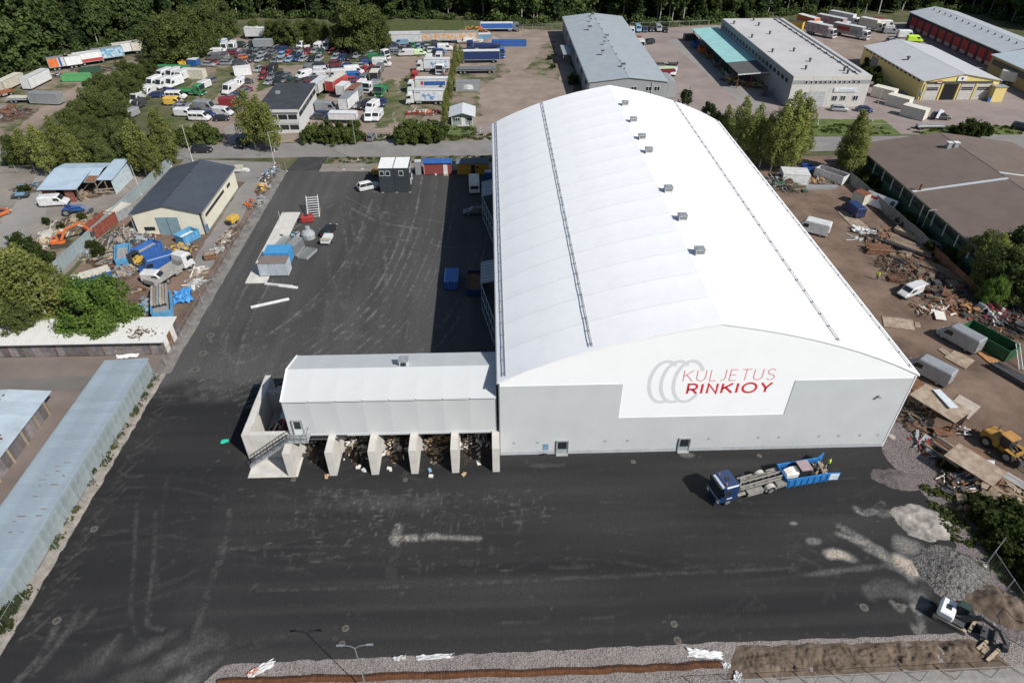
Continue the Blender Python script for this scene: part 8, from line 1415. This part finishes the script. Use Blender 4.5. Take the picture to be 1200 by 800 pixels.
def tree_proto(key):
    if key in TP: return TP[key]
    rng = np.random.default_rng(abs(sum(ord(ch)*(i+3) for i, ch in enumerate(key))))
    k = key[:-1]
    if k == 'birch': d = (leaf_mesh('crown', birch_clumps(12, 2.35, rng, 90, .16), 6200, .185, LF_BIRCH, rng, 1.4, .8), trunk_mesh(11.6, .17, BARK_B, rng, 12, .05, .25, .2))
    elif k == 'bush': d = (leaf_mesh('crown', bush_clumps(7, 3.4, rng, 110), 15000, .20, LF_DARK, rng, 1.2), trunk_mesh(5.5, .2, BARK_D, rng, 8))
    elif k == 'hedge': d = (leaf_mesh('crown', bush_clumps(4.6, 2.6, rng, 60), 5200, .26, LF_HEDGE, rng, 1.2), trunk_mesh(3.5, .1, BARK_D, rng, 6))
    elif k == 'green': d = (leaf_mesh('crown', bush_clumps(8, 4.8, rng, 120), 24000, .26, LF_GREEN, rng), trunk_mesh(6.5, .3, BARK_D, rng, 9))
    elif k == 'pine': d = (leaf_mesh('crown', bush_clumps(9, 2.7, rng, 40), 5200, .34, LF_SPR, rng), trunk_mesh(8, .2, BARK_P, rng, 8))
    elif k == 'spruce': d = (leaf_mesh('crown', spruce_clumps(22, 3.3, rng), 2600, .75, LF_SPR, rng, 1.3, .4), trunk_mesh(21, .24, BARK_D, rng, 4))
    elif k == 'fbirch': d = (leaf_mesh('crown', birch_clumps(20, 3.6, rng, 40, .34), 2600, .72, LF_FOR, rng, 1.1, .4), trunk_mesh(19.4, .2, BARK_B, rng, 10, .04, .4, .18))
    elif k == 'faspen': d = (leaf_mesh('crown', bush_clumps(18, 4.6, rng, 54), 3400, .72, LF_FOR, rng), trunk_mesh(16, .26, BARK_P, rng, 8))
    elif k == 'shrub': d = (leaf_mesh('foliage', bush_clumps(2.6, 1.7, rng, 26), 1700, .26, LF_SHRUB, rng), MB().cyl((0, 0, 0), (.1, .1, 1.6), .05, .02, 5, False).cyl((0, 0, 0), (-.4, .2, 1.5), .04, .02, 5, False).cyl((0, 0, 0), (.3, -.4, 1.4), .04, .02, 5, False).mesh('stem', BARK_D))
    TP[key] = d; return d
rt = random.Random(17)
def tree(key, pos, h, label, wf=1.0, group=None, cat='tree', auto=True, name=None):
    cr, tr_ = tree_proto(key); k = key[:-1]; H = {'birch': 12, 'bush': 7, 'hedge': 4.6, 'green': 8, 'pine': 9, 'spruce': 22, 'fbirch': 20, 'faspen': 18, 'shrub': 2.6}[k]; s = h/H
    p = pos if isinstance(pos, Vector) else G(*pos)
    nm = name or {'birch': 'birch_tree', 'bush': 'leafy_tree', 'hedge': 'bush', 'green': 'leafy_tree', 'pine': 'pine_tree', 'spruce': 'spruce_tree', 'fbirch': 'birch_tree', 'faspen': 'leafy_tree', 'shrub': 'shrub'}[k]
    o = thing(nm, label, cat, (p.x, p.y, 0), rt.uniform(0, 6.28), group, auto); o.scale = (s*wf, s*wf, s)
    put('crown' if k != 'shrub' else 'foliage', cr, o); put('trunk' if k != 'shrub' else 'stem', tr_, o); return o
# --- near trees: base pixel, height
GL = 'in the clump beside the road at upper left'
for (x, y, h, kk, wf) in ((60, 205, 11, 'birch0', 1.1), (82, 200, 12, 'birch1', 1.1), (100, 205, 9, 'birch2', 1.2), (40, 198, 9, 'birch1', 1.1), (120, 198, 8, 'bush0', .9), (28, 192, 7, 'bush1', .9), (135, 203, 7, 'bush1', .8), (105, 190, 8, 'bush2', .8)): tree(kk, (x, y), h, '%s by the upper left road' % ('pale birch' if kk[0:3] == 'bir' else 'dark leafy tree'), wf, 'trees by the road at upper left')
for (x, y, h, kk, wf) in ((172, 205, 12, 'birch0', 1.15), (201, 196, 13, 'birch2', 1.1), (185, 210, 9, 'birch1', 1.2), (160, 200, 9, 'bush0', .85), (190, 190, 7, 'bush2', .8)): tree(kk, (x, y), h, '%s behind the workshop roof' % ('tall birch' if kk[0:3] == 'bir' else 'bushy tree'), wf, 'trees behind the workshop')
for (x, y, h, wf) in ((150, 112, 7, .95), (130, 120, 7.5, 1.0), (112, 132, 7, 1.0), (128, 143, 7, .95), (100, 148, 6.5, .95), (145, 150, 6, .9), (88, 160, 6.5, .9), (118, 165, 6, .9), (140, 170, 6, .85), (160, 118, 6.5, .9), (165, 100, 6, .95), (178, 92, 6, .9), (152, 98, 6.5, .9), (140, 135, 7, .9), (80, 178, 6, .9), (158, 166, 5.5, .8), (110, 115, 5, .8)): tree('bush%d' % rt.randrange(3), (x, y), h, 'dark bushy tree left of the scrap vans', wf, 'belt of bushy trees by the scrap yard')
for (x, y, h) in ((225, 170, 4.5), (240, 168, 5), (213, 172, 4), (252, 167, 3.5)): tree('hedge%d' % rt.randrange(3), (x, y), h, 'roadside bush before the scrap vans', .9, 'roadside bushes before scrap vans', 'bush', name='bush')
for (x, y, h, kk) in ((300, 175, 13.5, 'birch1'), (312, 172, 12, 'birch0'), (322, 178, 11, 'birch2')): tree(kk, (x, y), h, 'tall drooping birch left of the office block', 1.15, 'birches left of the office')
for (x, y, h) in ((370, 166, 4.6), (384, 166, 5), (400, 165, 4.6), (418, 164, 4.5), (362, 168, 3.6), (410, 168, 3.8), (392, 169, 4)): tree('hedge%d' % rt.randrange(3), (x, y), h, 'hedge bush before the office block', .85, 'roadside hedge bushes before the office', 'bush', name='bush')
for (x, y, h) in ((475, 166, 4.8), (488, 166, 5), (502, 165, 5), (516, 165, 4.8), (497, 168, 4.2), (470, 168, 3.4), (480, 160, 4)): tree('hedge%d' % rt.randrange(3), (x, y), h, 'hedge bush left of the kiosk', .9, 'roadside hedge bushes left of the kiosk', 'bush', name='bush')
for (x, y, h) in ((524, 135, 6.5), (527, 120, 6), (530, 105, 6), (532, 92, 6), (535, 82, 7.5), (522, 147, 6), (540, 76, 6), (528, 112, 5.5)): tree('birch%d' % rt.randrange(3), (x, y), h, 'slender tree beside the white box trucks', .9, 'tree row beside the white box trucks')
for (x, y, h, wf) in ((425, 60, 15, 1.5), (412, 58, 13, 1.4), (438, 59, 13, 1.3), (335, 52, 8, 1.4), (350, 54, 8, 1.3), (365, 53, 8.5, 1.4), (322, 50, 7, 1.2), (380, 53, 7, 1.1), (300, 44, 6, 1.0), (210, 72, 14, 1.4), (225, 66, 14, 1.3), (195, 74, 13, 1.3), (238, 58, 14, 1.3), (250, 50, 14, 1.2), (262, 44, 13, 1.2)): tree('bush%d' % rt.randrange(3), (x, y), h, ('rounded tree behind the scrap yard' if x > 280 else 'rounded tree at the wood corner'), wf*.75, 'rounded trees behind the scrap yard')
# big foreground trees left
tree('green0', (128, 389), 9.0, 'big fresh green tree leaning over the white garage roof', .92); tree('bush0', (38, 396), 6.5, 'broad dark tree behind the garage row', 1.0); tree('birch2', (60, 382), 13, 'tall birch with white trunk behind the garage row', 1.3); tree('birch0', (22, 384), 12.5, 'birch at the left picture edge behind garages', 1.3); tree('birch1', (45, 345), 9.5, 'slim birch near the orange excavator', 1.2); tree('birch1', (5, 396), 11, 'birch at the left end of the garage row', 1.3); tree('birch0', (40, 372), 12, 'middle birch of the clump behind the garage row', 1.3); tree('birch1', (78, 365), 9, 'young birch beside the big green tree', 1.2)
# right side
for (x, y, h, kk, wf) in ((862, 184, 13.5, 'birch0', .9), (878, 190, 13, 'birch1', .9), (890, 196, 11.5, 'birch2', 1.0), (915, 197, 16.5, 'birch0', 1.1), (903, 200, 14.5, 'birch1', 1.0), (928, 196, 15, 'birch2', 1.0), (845, 176, 10.5, 'birch1', .9), (870, 192, 10, 'birch2', 1.0), (921, 202, 12, 'birch1', 1.1)): tree(kk, (x, y), h, 'light green birch right of the hall roof', wf, 'birches right of the hall roof')
for (x, y, h) in ((826, 168, 9), (838, 174, 8), (797, 150, 9), (812, 160, 5)): tree('pine%d' % rt.randrange(2), (x, y), h, 'dark pine behind the hall roof edge', .85, 'pines behind the hall')
for (x, y, h, kk, wf) in ((989, 203, 13.5, 'birch2', 1.0), (996, 208, 11, 'birch0', 1.0), (983, 200, 10, 'birch1', .9)): tree(kk, (x, y), h, 'birch at the green factory corner', wf, 'birches at the green factory corner')
for (x, y, h, kk, wf) in ((1150, 330, 9, 'birch1', 1.4), (1165, 345, 8, 'bush0', .9), (1185, 350, 9, 'bush1', 1.0), (1140, 318, 7, 'bush2', .8), (1200, 330, 10, 'bush0', 1.0), (1215, 360, 8, 'bush1', 1.0), (1178, 322, 8, 'bush2', .9), (1158, 358, 5, 'green1', .6)): tree(kk, (x, y), h, ('tall light tree against the brown roof' if kk[:2] == 'bi' else 'dark tree at the right edge' if kk[:2] == 'bu' else 'bright green low tree beside machine wreck'), wf, 'trees at the right edge')
for (x, y, h) in ((1125, 158, 3), (1140, 157, 3.4), (1132, 160, 3), (1150, 159, 2.6)): tree('shrub%d' % rt.randrange(2), (x, y), h, 'shrub on the verge behind the brown roof', 1.2, 'shrubs on the right verge', 'shrub')
for (x, y, h) in ((1025, 95, 2.6), (1030, 102, 2.4), (1018, 80, 3), (1016, 90, 2.6), (1040, 108, 2), (1023, 88, 2.6)): tree('shrub%d' % rt.randrange(2), (x, y), h, 'shrub along the yellow garage wall', 1.1, 'shrubs by the yellow garage', 'shrub')
for (x, y, h) in ((1150, 610, 2.2), (1165, 625, 2.6), (1180, 615, 2.4), (1190, 640, 2.8), (1172, 645, 2.2), (1195, 665, 2.6), (1160, 600, 1.8), (1205, 690, 2.4), (1140, 592, 1.6), (1185, 600, 2)): tree('shrub%d' % rt.randrange(2), (x, y), h, 'weedy shrub at lower right', 1.1, 'weedy shrubs at lower right', 'shrub')
for (x, y, h) in ((8, 728, 1.6), (2, 742, 1.5), (14, 716, 1.3), (95, 568, .9), (110, 555, .8), (78, 598, 1.0), (68, 590, .7), (24, 705, 1.0), (128, 540, .6)): tree('shrub%d' % rt.randrange(2), (x, y), h, 'weed tuft along the long blue shed', .9, 'weeds along the long shed', 'weeds', name='weed_tuft')
for (x, y, h) in ((1012, 215, 2.5), (1018, 222, 2.8), (1027, 235, 2.2), (1060, 265, 2.4), (1078, 280, 2), (1105, 305, 2.4), (1090, 296, 2)): tree('shrub%d' % rt.randrange(2), (x, y), h, 'shrub by the green factory wall', 1.1, 'shrubs by the green factory', 'shrub')
for (x, y, h) in ((56, 262, 1.2), (72, 268, 1.0), (96, 258, 1.3), (20, 290, 2.5), (32, 300, 3), (48, 310, 3), (30, 225, 1.5)): tree('shrub%d' % rt.randrange(2), (x, y), h, 'low shrub in the far left yard', 1.2, 'shrubs of the far left yard', 'shrub')
for (x, y, h) in ((672, 98, 2.5), (644, 70, 1.2), (648, 80, 1.2), (110, 290, 1.6), (118, 300, 1.8), (1102, 545, .9), (1110, 555, 1.0), (1095, 530, .8)): tree('shrub%d' % rt.randrange(2), (x, y), h, 'small weedy shrub between yards', 1.1, 'weedy shrubs among the yards', 'shrub')
# --- the wood behind: front rows are single trees, the depth behind is one mass
edge = [G(*p) for p in ((-260, 190), (-120, 128), (0, 92), (60, 72), (120, 54), (185, 38), (240, 26), (300, 21), (400, 22), (500, 22), (560, 22), (620, 30), (700, 18), (760, 30), (840, 27), (930, 16), (1010, 19), (1058, 17), (1110, 12), (1160, 18), (1215, 34), (1270, 52))]
edge = [Vector((p.x, p.y+3, 0)) for p in edge]; KINDS = ['spruce0', 'spruce1', 'fbirch0', 'fbirch1', 'fbirch2', 'faspen0', 'faspen1']
pts_mass = []; count = 0; acc = []
for a, c in zip(edge, edge[1:]):
    L_ = (c-a).length; n = int(L_/5.2)
    for k in range(n): acc.append(a.lerp(c, (k+.5)/max(n, 1)))
lbl = {'s': 'dark spruce at the front of the wood behind the yards', 'fb': 'white-stemmed birch at the front of the wood behind the yards', 'fa': 'broad leafy tree at the front of the wood behind yards'}
for row in range(9):
    for p in acc:
        d = Vector((p.x-CAM.x, p.y-CAM.y, 0)).normalized(); q = p+d*(row*5.0+rt.uniform(-2, 2))+Vector((rt.uniform(-2, 2), rt.uniform(-1, 1), 0))
        x_, y_ = PX((q.x, q.y, 10))
        if not (-60 < x_ < 1260): continue
        if row < 2 and count < 230:
            wgt = (3, 3, 3, 3, 2, 3, 3) if q.x < 60 else (1, 1, 4, 4, 4, 1, 1); kk = rt.choices(KINDS, wgt)[0]
            lb = lbl['s' if kk[0] == 's' else kk[:2]]; tree(kk, q, rt.uniform(16, 24) if row else rt.uniform(12, 22), lb, rt.uniform(.85, 1.15), 'trees at the front of the wood ('+('spruce' if kk[0] == 's' else 'birch' if kk[1] == 'b' else 'broadleaf')+')', auto=False); count += 1
        else: pts_mass.append((q.x, q.y, 0, rt.uniform(.8, 1.25), rt.uniform(0, 6.28), rt.randrange(3)))
# undergrowth along the wood edge, one mass of leaves
ug = [(p.x+rt.uniform(-3, 3), p.y-3.0+rt.uniform(-1.5, 1.5), rt.uniform(.6, 1.8), rt.uniform(1.5, 3), rt.uniform(1.5, 2.5), rt.uniform(1, 2.4)) for p in acc for _ in range(2) if not (150 < p.x < 178)]
kind(put('undergrowth', leaf_mesh('undergrowth', ug, 26000, .6, LF_FOR, np.random.default_rng(5))), 'stuff')
def forest_mass():
    me = bpy.data.meshes.new('forest'); me.from_pydata([(a[0], a[1], 0) for a in pts_mass], [], [])
    for nm, i, t in (('sc', 3, 'FLOAT'), ('rot', 4, 'FLOAT')): at = me.attributes.new(nm, t, 'POINT'); at.data.foreach_set('value', [a[i] for a in pts_mass])
    at = me.attributes.new('which', 'INT', 'POINT'); at.data.foreach_set('value', [a[5] for a in pts_mass])
    o = put('forest', me); kind(o, 'stuff'); ng = bpy.data.node_groups.new('forest_scatter', 'GeometryNodeTree'); ng.interface.new_socket('Geometry', in_out='INPUT', socket_type='NodeSocketGeometry'); ng.interface.new_socket('Geometry', in_out='OUTPUT', socket_type='NodeSocketGeometry')
    N = ng.nodes; L = ng.links; gi = N.new('NodeGroupInput'); go = N.new('NodeGroupOutput'); jn = N.new('GeometryNodeJoinGeometry')
    def attr(nm, t='FLOAT'): n = N.new('GeometryNodeInputNamedAttribute'); n.data_type = t; n.inputs[0].default_value = nm; return n.outputs[0]
    for w_, key in enumerate(('spruce0', 'fbirch0', 'faspen0')):
        for part in (0, 1):
            src = [ob for ob in bpy.data.objects if ob.data == tree_proto(key)[part]][0]
            inf = N.new('GeometryNodeObjectInfo'); inf.inputs[0].default_value = src; ip = N.new('GeometryNodeInstanceOnPoints'); cmp_ = N.new('FunctionNodeCompare'); cmp_.data_type = 'INT'; cmp_.operation = 'EQUAL'; L.new(attr('which', 'INT'), cmp_.inputs[2]); cmp_.inputs[3].default_value = w_
            cx = N.new('ShaderNodeCombineXYZ'); L.new(attr('rot'), cx.inputs[2]); mp = N.new('GeometryNodeMeshToPoints'); L.new(gi.outputs[0], mp.inputs[0]); L.new(mp.outputs[0], ip.inputs['Points']); L.new(inf.outputs['Geometry'], ip.inputs['Instance']); L.new(cmp_.outputs[0], ip.inputs['Selection']); L.new(cx.outputs[0], ip.inputs['Rotation']); L.new(attr('sc'), ip.inputs['Scale']); L.new(ip.outputs[0], jn.inputs[0])
    L.new(jn.outputs[0], go.inputs[0]); md = o.modifiers.new('scatter', 'NODES'); md.node_group = ng
forest_mass()
# --- grass and weeds: blades along verges, one mass
def tufts(name, polys, n, size, m, sd):
    rng = np.random.default_rng(sd); cl = []
    for (x0, x1, y0, y1, dens) in polys:
        for _ in range(dens): cl.append((rng.uniform(x0, x1), rng.uniform(y0, y1), .12, .6, .5, .16))
    kind(put(name, leaf_mesh(name, cl, n, size, m, rng)), 'stuff')
tufts('verge_weeds', [(-44, 0, 102.2, 106, 160), (-37, 0, 88.6, 92, 60), (58, 99, 102.2, 111, 140), (104, 131, 102, 108, 60), (-10, -4.5, 107, 111, 20), (-62, -22, 176, 200, 120), (-47.6, -47.2, -18, 16, 26), (48, 54, -20, -6, 50)], 16000, .3, LF_GRS, 9)
# ================================================================ LABELS: number look-alikes from the left
ORD = ['first', 'second', 'third', 'fourth', 'fifth', 'sixth', 'seventh', 'eighth', 'ninth', 'tenth', 'eleventh', 'twelfth', 'thirteenth', 'fourteenth', 'fifteenth', 'sixteenth', 'seventeenth', 'eighteenth', 'nineteenth', 'twentieth']
by = {}
for o in ALL: by.setdefault(o['label'], []).append(o)
for lb, os_ in by.items():
    if len(os_) < 2: continue
    os_.sort(key=lambda o: PX(o.location)[0]); n = len(os_)
    for i, o in enumerate(os_):
        if n == 2: s = 'left of the two' if i == 0 else 'right of the two'
        elif i == 0: s = 'leftmost of %d' % n
        elif i == n-1: s = 'rightmost of %d' % n
        else: s = '%s of %d from left' % (ORD[i] if i < 20 else str(i+1)+'th', n)
        o['label'] = lb+', '+s
